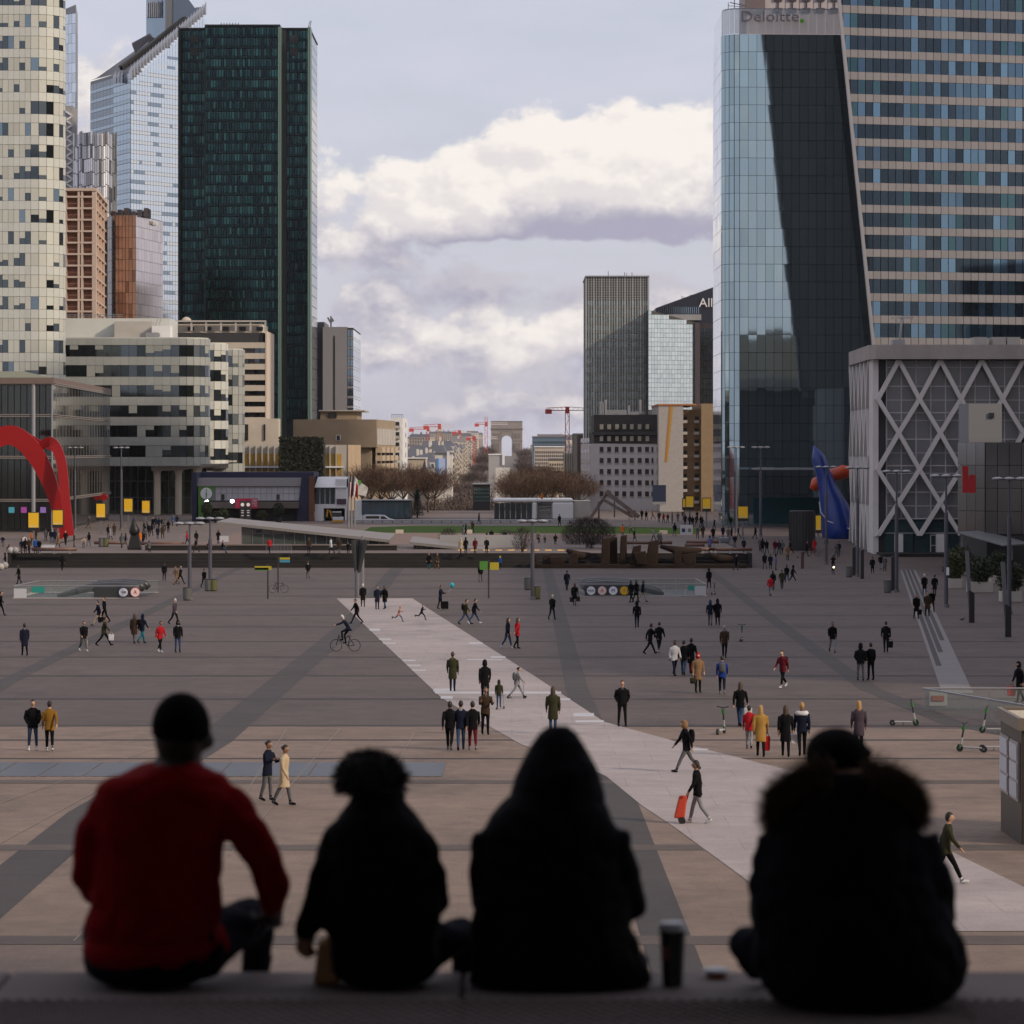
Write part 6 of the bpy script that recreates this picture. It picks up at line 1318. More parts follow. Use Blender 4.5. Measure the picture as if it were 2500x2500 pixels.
# ================================================================ the far town
m_stone = [M('town stone %d' % i, c, .85, var=.12, scale=.15) for i, c in enumerate(((.52, .43, .33), (.58, .49, .38), (.46, .39, .33), (.60, .56, .50)))]
m_slate = [M('town slate %d' % i, c, .6, var=.15, scale=.2) for i, c in enumerate(((.11, .115, .14), (.15, .15, .17), (.20, .19, .19)))]
m_twin = M('town window', (.06, .055, .06), .4)
def town_house(w, d, h, ms, mr, seed):
    """box house at the origin: wall, mansard roof with chimneys, rows of windows"""
    r_ = random.Random(seed); parts = []
    parts.append(('wall', MB().box(-w/2, w/2, 0, d, 0, h), ms, None))
    rb = MB(); rb.hexa([(-w/2-.2, -.2, h), (w/2+.2, -.2, h), (w/2+.2, d+.2, h), (-w/2-.2, d+.2, h), (-w/2+1, 1.4, h+3), (w/2-1, 1.4, h+3), (w/2-1, d-1.4, h+3), (-w/2+1, d-1.4, h+3)])
    parts.append(('roof', rb, mr, None))
    cb_ = MB()
    for i in range(4): x = r_.uniform(-w/2+1.5, w/2-1.5); cb_.box(x-.9, x+.9, d*.4, d*.4+.9, h+2.6, h+4.4+r_.random())
    parts.append(('chimney', cb_, ms, None))
    wb = MB(); nf = max(2, int(h/3.2)); nc = max(2, int(w/2.6))
    for f in range(nf):
        for c_ in range(nc):
            x = -w/2+(c_+.5)*w/nc; z = f*h/nf+.7; wb.box(x-.55, x+.55, -.08, .02, z, z+1.8)
        for c_ in range(max(2, int(d/2.8))):
            y = (c_+.5)*d/max(2, int(d/2.8)); z = f*h/nf+.7
            for sx in (-1, 1): wb.box(sx*w/2-.06, sx*w/2+.06, y-.5, y+.5, z, z+1.8)
        wb.box(-w/2-.12, w/2+.12, -.14, .0, f*h/nf+.35, f*h/nf+.5)
    parts.append(('windows', wb, m_twin, 'stuff')); return parts
protos = []
for i in range(7):
    ps = []
    for nm, mb, mt, kd in town_house((14, 20, 26, 16, 12, 30, 22)[i], (14, 16, 14, 18, 12, 14, 20)[i], (21, 23, 20, 26, 19, 24, 32)[i], m_stone[i % 4], m_slate[i % 3], i): ps.append((nm, mb.mesh(nm, mt), kd))
    protos.append(ps)
def place_house(i, loc, rz, label, group, s=1.0, name='town_house'):
    t = thing(name, label, 'building', loc, group, rz or 1e-6); t.scale = (s, s, s)
    for nm, me, kd in protos[i]:
        o = bpy.data.objects.new(nm, me); COL.objects.link(o); o.parent = t
        if kd: o['kind'] = kd
    return t
rr = random.Random(21)
GA, GB, GC = 'stone houses lining the left of the far avenue', 'roofs of the distant town left of the arch', 'houses lining the right of the far avenue'
Dv = 1500
while Dv < 4200:
    w = rr.uniform(20, 30)
    x = -31-5-(Dv-1500)*.0035
    place_house(rr.randrange(6), (x-rr.uniform(0, 1.5), Dv, ground_z(Dv)), R(90), 'pale stone house facing the far avenue from the left side', GA, rr.uniform(.95, 1.25)); Dv += w*1.15 if Dv < 2500 else w*2.4
Dv = 1650
while Dv < 4000:
    x = 31-5+(Dv-1500)*.0035
    place_house(rr.randrange(6), (x+rr.uniform(0, 1.5)+14, Dv, ground_z(Dv)), R(-90), 'grey stone house facing the far avenue from the right side', GC, rr.uniform(.95, 1.2)); Dv += rr.uniform(30, 60)
for i in range(170):
    Dv = rr.uniform(1900, 5400); px = rr.uniform(955, 1185) if i % 4 else rr.uniform(1290, 1420)
    if abs(X(px, Dv)+5) < 46 or Dv < 1900 and px > 1120: continue
    lift = max(0, (Dv-2600)*.0045) if px < 1200 else 0
    place_house(rr.randrange(7), (X(px, Dv), Dv, ground_z(Dv)+lift), R(rr.choice((-12, -6, 0, 4, 8, 14))), 'small hazy town house among the far roofs', GB, rr.uniform(.55, .95))
# particular far buildings
def far_block(name, lab, D_, px0, px1, yt, mat_, roof=None, dep=16, rows=0, ncol=6, wm=None):
    t = thing(name, lab, 'building', (X((px0+px1)/2, D_), D_, ground_z(D_)))
    one('wall', mat_, lambda b: b.box(X(px0, D_), X(px1, D_), D_, D_+dep, ground_z(D_)-2, Z(yt, D_)), t)
    if roof: one('roof', roof, lambda b: b.box(X(px0-1, D_), X(px1+1, D_), D_-.5, D_+dep, Z(yt, D_), Z(yt-3, D_)), t)
    FA = Facade(t)
    for k in range(rows):
        for (x, y, a, w) in cols((X(px0+1, D_), D_), (X(px1-1, D_), D_), ncol): FA.add('window', wm or m_twin, x, y, Z(yt+8+9*(k+1)-2, D_), a, w*.55, 5.5/F*D_, .1)
    FA.emit(); return t
t = far_block('billboard_tower', 'narrow building carrying a tall pale blue advertising sheet', 1250, 1062, 1104, 1108, m_stone[3], m_slate[0])
one('advertising_sheet', M('pale blue sheet', (.42, .50, .72), .7), lambda b: b.box(X(1071, 1250), X(1091, 1250), 1249.4, 1249.9, Z(1184, 1250), Z(1119, 1250)), t); one('sheet_edge', M('sky blue edge', (.06, .25, .55), .7), lambda b: b.box(X(1066, 1250), X(1071, 1250), 1249.4, 1249.9, Z(1184, 1250), Z(1119, 1250)), t); one('white_stair_tower', m_white, lambda b: b.box(X(1091, 1250), X(1098, 1250), 1249, 1249.9, Z(1190, 1250), Z(1104, 1250)), t)
far_block('tan_block', 'plain tan windowless block left of the advertising sheet', 1150, 996, 1040, 1120, m_stone[0], m_white); 
t = far_block('turreted_house', 'stone house with a blue slate turret', 1050, 1000, 1044, 1166, m_stone[0], m_slate[0], rows=2, ncol=7)
one('turret', m_slate[0], lambda b: b.lathe((X(1036, 1048), 1048, Z(1172, 1048)), [(2.0, 0), (1.6, 2), (.5, 4.5), (.05, 6.5)], 10), t)
t = far_block('white_screen_building', 'white framed blank screen building on the avenue axis', 1900, 1193, 1226, 1111, M('pale grey screen', (.34, .33, .33), .7), m_white, 8); one('white_side', m_white, lambda b: b.box(X(1226, 1900), X(1232, 1900), 1899, 1906, Z(1135, 1900), Z(1108, 1900)), t); one('lower_roof', m_stone[3], lambda b: b.box(X(1210, 1700), X(1245, 1700), 1700, 1712, ground_z(1700), Z(1142, 1700)), t)
t = far_block('green_glass_annexe', 'small stepped green glass building among the bare trees', 720, 1155, 1196, 1183, m_dark, m_lsteel, 10, rows=4, ncol=7, wm=glass('bottle green glass', (.16, .28, .25), .15, .6))
t = far_block('blue_glass_hall', 'blue grey glass hall with stepped roof on the right of the avenue', 2100, 1300, 1382, 1068, M('slate blue curtain wall', (.10, .15, .20), .5), m_slate[1], 30, rows=3, ncol=20, wm=m_bglass)
one('roof_storey', m_slate[2], lambda b: b.box(X(1312, 2110), X(1375, 2110), 2110, 2125, Z(1066, 2110), Z(1060, 2110)), t)
far_block('grey_apartment', 'grey apartment building with pale roof right of the avenue', 1400, 1305, 1378, 1092, m_stone[2], m_white, 20, rows=6, ncol=14)
far_block('cream_apartment', 'cream apartment building beside the dark ribbed wing', 1150, 1340, 1382, 1122, m_stone[1], m_slate[1], 18, rows=4, ncol=7)
# the stone arch on the horizon
D = 4675; t = thing('triumphal_arch', 'great stone triumphal arch far away at the end of the avenue', 'arch', (X(1237, D), D, 1.5))
m_arc = M('weathered arch stone', (.25, .215, .195), .9, var=.12, scale=.05); m_arcd = M('carved arch stone', (.17, .145, .13), .9, var=.2, scale=.2)
cx_ = X(1237, D); ao = 7.3; zs = 1.5+22; 
ab = MB()
pts = [(-22.4, 0), (-ao, 0), (-ao, 22)]+[(-ao*math.cos(i*math.pi/14), 22+ao*math.sin(i*math.pi/14)) for i in range(1, 14)]+[(ao, 22), (ao, 0), (22.4, 0), (22.4, 38), (-22.4, 38)]
k = len(pts); ab.v += [(cx_+x, D, 1.5+z) for x, z in pts]+[(cx_+x, D+22, 1.5+z) for x, z in pts]
half = [0, 1, 2]+list(range(3, 10))
mid = 9
ab.f.append(tuple([0, 1, 2]+list(range(3, 10))+[k-1])); ab.f.append(tuple([9]+list(range(10, 16))+[16, 17, 18, 19][0:4])) if False else None
ab.f = [tuple([0, 1, 2]+list(range(3, 10))+[k-1]), tuple(list(range(9, k-1))+[k-1])]
ab.mi = [0, 0]
for i in range(k): ab.f.append((i, i+k, (i+1) % k+k, (i+1) % k)); ab.mi.append(0)
ab.build('body', m_arc, t)
one('cornice', m_arcd, lambda b: b.box(cx_-23.6, cx_+23.6, D-1.2, D+23, 39.5, 41.2), t); one('attic', m_arc, lambda b: b.box(cx_-22.4, cx_+22.4, D, D+22, 41.2, 50.5), t); one('attic_cornice', m_arcd, lambda b: b.box(cx_-22.9, cx_+22.9, D-.6, D+22.6, 50.5, 51.5), t); one('string_course', m_arcd, lambda b: [b.box(cx_-22.8, cx_-ao, D-.5, D, 22.6, 23.8), b.box(cx_+ao, cx_+22.8, D-.5, D, 22.6, 23.8)], t)
for sx in (-1, 1): one('relief_panel', m_arcd, lambda b: b.box(cx_+sx*15-4.6, cx_+sx*15+4.6, D-.5, D-.02, 27, 34), t); one('sculpture_group', m_arcd, lambda b: b.box(cx_+sx*15-4, cx_+sx*15+4, D-2, D-.02, 8, 20), t)
one('keystone_frame', m_arcd, lambda b: [b.box(cx_-9, cx_-ao, D-.4, D, 23.8, 36), b.box(cx_+ao, cx_+9, D-.4, D, 23.8, 36), b.box(cx_-9, cx_+9, D-.4, D, 36, 37)], t)
# tower cranes
m_cr, m_cw = M('crane red', (.50, .055, .04), .6), M('crane white', (.62, .58, .56), .6); m_co = M('crane orange', (.50, .20, .06), .6)
def crane(px, ybase, ytop, D_, jib_l, jib_r, yj, w, lab, mast=None):
    t = thing('tower_crane', lab, 'crane', (X(px, D_), D_, ground_z(D_)), 'tower cranes over the far town'); zt_ = Z(ytop, D_); zb_ = ground_z(D_); x = X(px, D_)
    n = max(6, int((zt_-zb_)/(w*2.2)))
    def tower(b):
        for sx in (-1, 1):
            for sy in (-1, 1): b.bar((x+sx*w/2, D_+sy*w/2, zb_), (x+sx*w/2, D_+sy*w/2, zt_), w*.16)
        for i in range(n):
            z0, z1 = zb_+(zt_-zb_)*i/n, zb_+(zt_-zb_)*(i+1)/n; s = 1 if i % 2 else -1
            b.bar((x-s*w/2, D_-w/2, z0), (x+s*w/2, D_-w/2, z1), w*.12)
    one('mast', mast or m_cr, tower, t)
    zj = Z(yj, D_)
    def jib(a0, a1): 
        def f(b):
            b.bar((X(a0, D_), D_, zj), (X(a1, D_), D_, zj), w*.22); b.bar((X(a0, D_), D_, zj+w*.9), (X(a1, D_), D_, zj+w*.6), w*.16)
            m_ = max(4, int(abs(X(a1, D_)-X(a0, D_))/w)); 
            for i in range(m_): u0, u1 = a0+(a1-a0)*i/m_, a0+(a1-a0)*(i+.5)/m_; b.bar((X(u0, D_), D_, zj), (X(u1, D_), D_, zj+w*.75), w*.1)
        return f
    one('jib', m_cw if jib_r-px > 0 else m_cr, jib(px, jib_r), t); one('counter_jib', m_cr, jib(px, jib_l), t)
    one('counterweight', m_cr, lambda b: b.box(X(jib_l, D_)-w*.2, X(jib_l, D_)+w*1.5, D_-w*.4, D_+w*.4, zj-w*.9, zj+w*.3), t); one('cab', m_cr, lambda b: b.box(x-w*.5, x+w*.5, D_-w*.5, D_+w*.5, zj-w*.8, zj+w*.9), t)
crane(1385, 1100, 1000, 1100, 1333, 1432, 1002, 1.3, 'big red tower crane rising in front of the ribbed tower', m_cr)
crane(1187, 1075, 1018, 3300, 1160, 1240, 1036, 2.6, 'red and white tower crane beside the stone arch')
crane(1073, 1090, 1045, 2700, 1035, 1110, 1042, 2.6, 'red crane with orange mast over the left town roofs', m_co)
crane(1045, 1100, 1055, 3000, 1000, 1085, 1048, 2.6, 'faint red white crane at the left of the town')
crane(1122, 1085, 1052, 3100, 1105, 1150, 1056, 2.4, 'small red crane among the middle town roofs'); crane(1158, 1085, 1066, 2800, 1140, 1215, 1070, 2.2, 'low red crane near the avenue house tops')
t = thing('traffic_light', 'tiny green traffic light among the bare trees', 'traffic light', (X(1313, 690), 690, TERR))
one('pole', m_dark, lambda b: b.tube([(X(1313, 690), 690, TERR-8), (X(1313, 690), 690, Z(1166, 690))], .08, 6), t); one('lens', M('green signal', (.02, .8, .15), .5, emit=4), lambda b: b.lathe((X(1313, 689.8), 689.8, Z(1167, 690)), [(.1, 0), (.22, .15), (.1, .3)], 8), t)

# ================================================================ haze
hz = bpy.data.materials.new('air haze'); hz.use_nodes = True; N = hz.node_tree.nodes; N.clear()
o_ = N.new('ShaderNodeOutputMaterial'); v_ = N.new('ShaderNodeVolumePrincipled'); v_.inputs['Color'].default_value = (.93, .91, .96, 1); v_.inputs['Density'].default_value = 0.000019; v_.inputs['Anisotropy'].default_value = .0
hz.node_tree.links.new(v_.outputs[0], o_.inputs['Volume'])
HAZE = MB().box(-3900, 3900, -1500, 8900, -45, 190).build('haze', hz, kind='stuff')
# ================================================================ people
def lin(c): return c
CLO = dict(black=(.006, .006, .007), navy=(.009, .012, .026), brown=(.045, .028, .018), mustard=(.22, .11, .018), cream=(.46, .36, .24), red=(.36, .015, .022), white=(.55, .54, .55), grey=(.10, .10, .105), jeans=(.035, .06, .12), teal=(.01, .11, .15), tan=(.22, .13, .07), maroon=(.11, .010, .018), olive=(.035, .035, .018), blue=(.015, .075, .30), lgrey=(.24, .24, .25), beige=(.36, .29, .21), pink=(.42, .20, .16), plaid=(.06, .045, .06), orange=(.5, .14, .02), violet=(.13, .12, .25), royal=(.015, .04, .20), yellow=(.5, .45, .02), camel=(.36, .20, .05))
def cloth(n): return M('cloth '+n, CLO[n], .95, var=.15, scale=6, spec=.12)
m_skin = [M('skin %d' % i, c, .6) for i, c in enumerate(((.42, .24, .16), (.28, .15, .09), (.10, .05, .03), (.50, .31, .22)))]
m_hair = dict(dark=M('dark hair', (.012, .009, .008), .6), brown=M('brown hair', (.05, .026, .013), .6), blond=M('blond hair', (.36, .21, .07), .6), grey=M('grey hair', (.30, .28, .26), .6), hatw=cloth('white'), hatk=cloth('black'), haty=cloth('yellow'), red=cloth('red'))
def sphere_rings(b, c, r, n=10, m=8, fn=None):
    k = len(b.v)
    for i in range(m+1):
        t_ = math.pi*i/m
        for j in range(n):
            a = 2*math.pi*j/n; v = Vector((math.sin(t_)*math.cos(a), math.sin(t_)*math.sin(a), math.cos(t_))); p = Vector((v.x*r[0], v.y*r[1], v.z*r[2]))
            if fn: p = fn(v, p)
            b.v.append(tuple(Vector(c)+p))
    for i in range(m):
        for j in range(n): q = (j+1) % n; b.f.append((k+i*n+j, k+(i+1)*n+j, k+(i+1)*n+q, k+i*n+q)); b.mi.append(b.cur)
def loft(b, rings, n=16):
    """rings: (centre, rx, ry) horizontal ellipses from bottom to top"""
    k = len(b.v)
    for c, rx, ry in rings:
        for j in range(n): a = 2*math.pi*j/n; b.v.append((c[0]+rx*math.cos(a), c[1]+ry*math.sin(a), c[2]))
    for i in range(len(rings)-1):
        for j in range(n): q = (j+1) % n; b.f.append((k+i*n+j, k+i*n+q, k+(i+1)*n+q, k+(i+1)*n+j)); b.mi.append(b.cur)
    b.f.append(tuple(k+j for j in reversed(range(n)))); b.f.append(tuple(k+(len(rings)-1)*n+j for j in range(n))); b.mi += [b.cur]*2
def fuse(b, name, voxel, smooth_it=3, nslots=5, skip=None):
    """one continuous skin from overlapping lofts; faces keep the slot of the nearest source"""
    me = bpy.data.meshes.new(name); me.from_pydata(b.v, [], b.f); bm_ = bmesh.new(); bm_.from_mesh(me); bmesh.ops.recalc_face_normals(bm_, faces=bm_.faces); bm_.to_mesh(me); bm_.free()
    vs = {}
    for f, mi in zip(b.f, b.mi):
        for i in f: vs[i] = mi
        c = sum((Vector(b.v[i]) for i in f), Vector())/len(f)
    kd = kdtree.KDTree(len(b.f)+len(b.v)); ids = []
    for i, mi in vs.items():
        if skip and skip(mi, Vector(b.v[i])): continue
        kd.insert(Vector(b.v[i]), len(ids)); ids.append(mi)
    for f, mi in zip(b.f, b.mi):
        if len(f) == 4:
            c = sum((Vector(b.v[i]) for i in f), Vector())/4
            if skip and skip(mi, c): continue
            kd.insert(c, len(ids)); ids.append(mi)
    kd.balance()
    o = bpy.data.objects.new(name, me); COL.objects.link(o)
    r_ = o.modifiers.new('r', 'REMESH'); r_.mode = 'VOXEL'; r_.voxel_size = voxel
    s_ = o.modifiers.new('s', 'SMOOTH'); s_.factor = .5; s_.iterations = smooth_it
    out = bpy.data.meshes.new_from_object(o.evaluated_get(bpy.context.evaluated_depsgraph_get())); bpy.data.objects.remove(o)
    out.materials.clear()
    for i in range(nslots): out.materials.append(None)
    mi = [ids[kd.find(p.center)[1]] for p in out.polygons]; out.polygons.foreach_set('material_index', mi); out.polygons.foreach_set('use_smooth', [True]*len(mi)); out.update(); return out
# slots: 0 skin 1 top 2 legs 3 shoes 4 collar
def figure(name, hipL=22, hipR=-20, kneeL=8, kneeR=25, armL=-22, armR=22, elL=18, elR=18, lean=3, coat=.78, wide=1.0, spread=0, pocket=False, hood=False, sit=False):
    b = MB(); S = lambda a: math.sin(R(a)); K = lambda a: math.cos(R(a))
    H = Vector((0, 0, .92)); up = Vector((0, -S(lean), K(lean)))
    def tp(h, x=0, y=0): return H+up*h+Vector((x, y, 0))
    b.cur = 1
    skirt = [(tp(-(.92-coat)*0-(.90-coat)), .185*wide, .14*wide)] if coat < .84 else []
    loft(b, skirt+[(tp(-.06), .175*wide, .125*wide), (tp(.12), .158*wide, .115*wide), (tp(.30), .19*wide, .13*wide), (tp(.44), .205*wide, .12*wide), (tp(.52), .15*wide, .095), (tp(.57), .075, .075)])
    if hood: sphere_rings(b, tp(.53, 0, .07), (.13, .09, .09))
    b.cur = 2; loft(b, [(tp(-.16), .13, .10), (tp(-.04), .155, .115), (tp(.05), .15, .11)])
    for sx, hp, kn in ((1, hipL, kneeL), (-1, hipR, kneeR)):
        h0 = Vector((sx*.088, 0, .90)); k0 = h0+Vector((sx*spread*.5, -S(hp)*.43, -K(hp)*.43)); a0 = k0+Vector((sx*spread*.3, -S(hp-kn)*.41, -K(hp-kn)*.41))
        b.cur = 2; b.tube([h0+Vector((0, 0, .06)), h0.lerp(k0, .5), k0, k0.lerp(a0, .35), a0], [.092, .08, .062, .06, .045], 10)
        b.cur = 3; an = R(hp-kn if not sit else 0); f = Vector((0, -math.cos(an*.6), math.sin(an*.6)-.12)).normalized(); b.tube([a0+Vector((0, .055, -.035)), a0+Vector((0, 0, -.03)), a0+f*.10+Vector((0, 0, -.035)), a0+f*.175+Vector((0, 0, -.045))], [.035, .05, .045, .032], 8)
    hands = {}
    for sx, ar, el in ((1, armL, elL), (-1, armR, elR)):
        s0 = tp(.47, sx*.185*wide); 
        if pocket: e0 = s0+Vector((sx*.075, .05, -.27)); w0 = e0+Vector((-sx*.085, -.13, -.19))
        else: e0 = s0+Vector((sx*.05, -S(ar)*.29, -K(ar)*.29)); w0 = e0+Vector((0, -S(ar+el)*.25, -K(ar+el)*.25))
        b.cur = 1; b.tube([s0, s0.lerp(e0, .5), e0, w0], [.072, .064, .054, .042], 9)
        b.cur = 0
        if not pocket: dv = (w0-e0).normalized(); b.tube([w0, w0+dv*.05, w0+dv*.10, w0+dv*.16], [.028, .038, .034, .016], 8, flat=.75); b.tube([w0+dv*.03, w0+dv*.08+Vector((-sx*.03, -.03, 0))], [.016, .012], 6)
        hands[sx] = w0+(w0-e0).normalized()*.1
    b.cur = 0; hd = tp(.72)+Vector((0, -.02, 0))
    b.tube([tp(.52), tp(.64)], [.058, .052], 9)
    def face(v, p):
        if v.y < -.2 and v.z < -.1: p.x *= .86
        if v.y < -.8 and abs(v.x) < .35 and -.35 < v.z < .2: p.y -= .022
        return p
    sphere_rings(b, hd, (.078, .098, .122), 14, 12, face)
    for sx in (-1, 1): sphere_rings(b, hd+Vector((sx*.080, .01, -.01)), (.012, .022, .032), 6, 5)
    b.cur = 4; b.tube([tp(.50), tp(.57)], [.082, .075], 10)
    zmin = min(v[2] for v in b.v); b.v = [(x, y, z-zmin) for x, y, z in b.v]
    hem = coat-zmin+.02
    me = fuse(b, name, .021, skip=lambda mi, p: mi == 2 and p.z > hem and p.y > (-.13 if sit else -9) and abs(p.x) < .3); hd = hd-Vector((0, 0, zmin)); hands = {k: v-Vector((0, 0, zmin)) for k, v in hands.items()}
    return dict(me=me, head=hd, hands=hands, back=tp(.33)+Vector((0, .12, -zmin)), lean=lean)
POSE = dict(walk=figure('walking', lean=4), walk2=figure('walking', hipL=-16, hipR=18, kneeL=20, kneeR=5, armL=14, armR=-16, lean=3), stride=figure('striding', hipL=30, hipR=-26, kneeL=6, kneeR=18, armL=-26, armR=24, lean=6),
            stand=figure('standing', hipL=3, hipR=-3, kneeL=4, kneeR=4, armL=4, armR=2, elL=12, elR=20, lean=1, spread=.03), pocket=figure('standing', hipL=2, hipR=-3, kneeL=3, kneeR=3, lean=0, pocket=True, spread=.06, wide=1.08),
            coat=figure('walking in a coat', hipL=14, hipR=-14, kneeL=4, kneeR=14, coat=.50, armL=-10, armR=10, lean=3, wide=1.04), coatstand=figure('standing in a coat', hipL=2, hipR=-2, kneeL=2, kneeR=2, coat=.52, armL=2, armR=-2, elL=30, elR=15, lean=1, wide=1.06),
            parka=figure('walking in a parka', hipL=16, hipR=-18, kneeL=6, kneeR=20, coat=.68, armL=-14, armR=14, lean=4, wide=1.14, hood=True), run=figure('running', hipL=45, hipR=-40, kneeL=30, kneeR=60, armL=-40, armR=45, elL=70, elR=70, lean=14),
            phone=figure('looking at a phone', hipL=6, hipR=-8, kneeL=4, kneeR=10, armL=25, armR=30, elL=80, elR=85, lean=3, coat=.72), reach=figure('arm held out', hipL=10, hipR=-8, armL=4, armR=-40, elR=10, lean=2, coat=.72),
            sit=figure('sitting', hipL=82, hipR=78, kneeL=80, kneeR=78, armL=25, armR=30, elL=50, elR=50, lean=8, sit=True), ride=figure('riding', hipL=68, hipR=35, kneeL=75, kneeR=45, armL=62, armR=62, elL=12, elR=12, lean=30, sit=True))
def hair_mesh(kind):
    b = MB()
    def fn(v, p):
        if v.y < -.25 and v.z < .45: p *= .78
        if kind == 'short' and v.z < -.25 and v.y < .15: p.z *= .5
        if kind == 'long' and v.z < 0 and v.y > -.35: p.z -= .24*(-v.z)**.6; p.y += .02; p.x *= 1.1
        if kind == 'hood' and v.z < 0: p.x *= 1.15; p.y *= 1.1; p.z -= .05
        if kind == 'bun' and v.z < -.2: p.z *= .6
        return p
    r = dict(short=(.086, .106, .128), long=(.092, .112, .130), hood=(.105, .128, .140), bun=(.086, .108, .128), hat=(.090, .110, .135), cap=(.088, .108, .128))[kind]
    sphere_rings(b, (0, .012, .012), r, 14, 10, fn)
    if kind == 'bun': sphere_rings(b, (0, .11, .04), (.045, .04, .045), 8, 6)
    if kind == 'hat': sphere_rings(b, (0, .01, .15), (.03, .03, .03), 8, 6)
    me = b.mesh('hair', [m_hair['dark']], smooth=True); return me
HAIR = {k: hair_mesh(k) for k in ('short', 'long', 'hood', 'bun', 'hat')}
def pack_mesh():
    b = MB(); sphere_rings(b, (0, .09, 0), (.15, .10, .24), 12, 9, lambda v, p: Vector((max(-.14, min(.14, p.x*1.2)), p.y, max(-.22, min(.22, p.z*1.15))))); return b.mesh('backpack', [cloth('black')], smooth=True)
PACK = pack_mesh()
def person(px, py, pose, face, top, legs, hair, label, s=1.0, pack=None, scarf=None, group=None, skin=None, shoes='black', loc=None, dz=0.0):
    c = loc if loc is not None else gp(px, py); P = POSE[pose]
    rz = R(face); c = Vector(c)+Vector((0, 0, dz))
    t = thing('person', label, 'person', c, group, rz or 1e-6); t.scale = (s, s, s)
    o = bpy.data.objects.new('body', P['me']); COL.objects.link(o); o.parent = t
    sk = skin if skin is not None else (len(label)*7+int(px)) % 4
    for i, m in enumerate((m_skin[sk], cloth(top), cloth(legs), cloth(shoes), cloth(scarf or top))): o.material_slots[i].link = 'OBJECT'; o.material_slots[i].material = m
    kind, colr = hair.split('/'); h = bpy.data.objects.new('hair' if kind in ('short', 'long', 'bun') else 'hood' if kind == 'hood' else 'hat', HAIR[kind]); COL.objects.link(h); h.parent = t; h.location = P['head']; h.rotation_euler = (R(P['lean']*.6), 0, 0)
    h.material_slots[0].link = 'OBJECT'; h.material_slots[0].material = m_hair[colr] if colr in m_hair else cloth(colr)
    if pack: b = bpy.data.objects.new('backpack', PACK); COL.objects.link(b); b.parent = t; b.location = P['back']; b.material_slots[0].link = 'OBJECT'; b.material_slots[0].material = cloth(pack)
    t['_p'] = pose; return t
def hand_of(t, side=1):
    p = POSE[t['_p']]['hands'][side]; rz = t.rotation_euler.z; s = t.scale[0]; return Vector(t.location)+Vector((p.x*math.cos(rz)-p.y*math.sin(rz), p.x*math.sin(rz)+p.y*math.cos(rz), p.z))*s
def bag(t, side, mat, label, w=.34, h=.36, d=.14, name='carrier_bag'):
    p = hand_of(t, side); q = thing(name, label, 'bag', (p.x, p.y, p.z-h-.12)); OFF[q.name] = Vector((0, 0, 0))
    one('bag_body', mat, lambda b: b.hexa([(-w*.42, -d/2, 0), (w*.42, -d/2, 0), (w*.42, d/2, 0), (-w*.42, d/2, 0), (-w/2, -d*.3, h), (w/2, -d*.3, h), (w/2, d*.3, h), (-w/2, d*.3, h)]), q, bevel=.03)
    one('bag_handle', mat, lambda b: b.tube([(-w*.25, 0, h-.01), (-w*.15, 0, h+.1), (w*.15, 0, h+.1), (w*.25, 0, h-.01)], .012, 5), q); return q
A_, L_, R_, B_ = 0, -90, 90, 180     # towards the steps, left, right, away
# --- left part of the plaza
person(80, 1833, 'pocket', 12, 'black', 'jeans', 'short/dark', 'person in black jacket and blue jeans facing the steps beside a mustard coat', shoes='white')
person(121, 1835, 'reach', 190, 'mustard', 'black', 'short/dark', 'person in mustard coat and black trousers seen from behind', shoes='white')
person(60, 1601, 'coat', 200, 'navy', 'black', 'short/dark', 'lone person in long navy coat with pale collar', scarf='beige')
t = person(204, 1591, 'walk', 30, 'black', 'grey', 'short/brown', 'person in black jacket with grey scarf and slung tan bag', scarf='grey', shoes='white'); bag(t, 1, cloth('beige'), 'flat tan bag swinging from a walker in a grey scarf', .1, .4, .3)
t = person(254, 1577, 'stride', 100, 'olive', 'black', 'short/dark', 'person in dark olive jacket striding with a white bag'); bag(t, -1, cloth('white'), 'white paper bag held by the person in dark olive')
t = person(241, 1528, 'stride', -80, 'navy', 'beige', 'short/dark', 'person in navy jacket and beige trousers carrying a black case'); bag(t, 1, cloth('black'), 'black case carried by the person in beige trousers', .44, .32, .14, 'briefcase')
person(255, 1520, 'walk2', -60, 'black', 'black', 'short/dark', 'person in black walking close behind the beige trousered one')
person(328, 1571, 'coat', 165, 'brown', 'grey', 'long/brown', 'person with long brown hair in dark brown coat'); person(347, 1571, 'walk', 140, 'navy', 'teal', 'hood/navy', 'hooded person in navy with teal trousers', pack='black')
person(391, 1593, 'walk2', 40, 'red', 'black', 'bun/dark', 'person in bright red jacket and black trousers walking', shoes='white'); person(434, 1593, 'stand', 20, 'black', 'jeans', 'hood/black', 'person in open black coat with white scarf and jeans', scarf='white')
person(426, 1525, 'walk', 60, 'plaid', 'black', 'hat/hatw', 'person in dark striped jumper and white hat'); person(401, 1418, 'walk2', 180, 'black', 'navy', 'short/dark', 'lone person in black walking away near the terrace steps')
person(430, 1427, 'walk', -50, 'tan', 'tan', 'short/brown', 'person dressed all in tan beside one in black'); person(440, 1426, 'stride', 60, 'black', 'black', 'short/grey', 'person in black with white collar beside the one in tan', scarf='white')
person(498, 1435, 'walk2', 150, 'black', 'black', 'short/dark', 'person in black passing the lamp post bins'); person(46, 1426, 'coat', -60, 'black', 'black', 'short/dark', 'person in long black coat left of the metro entrance')
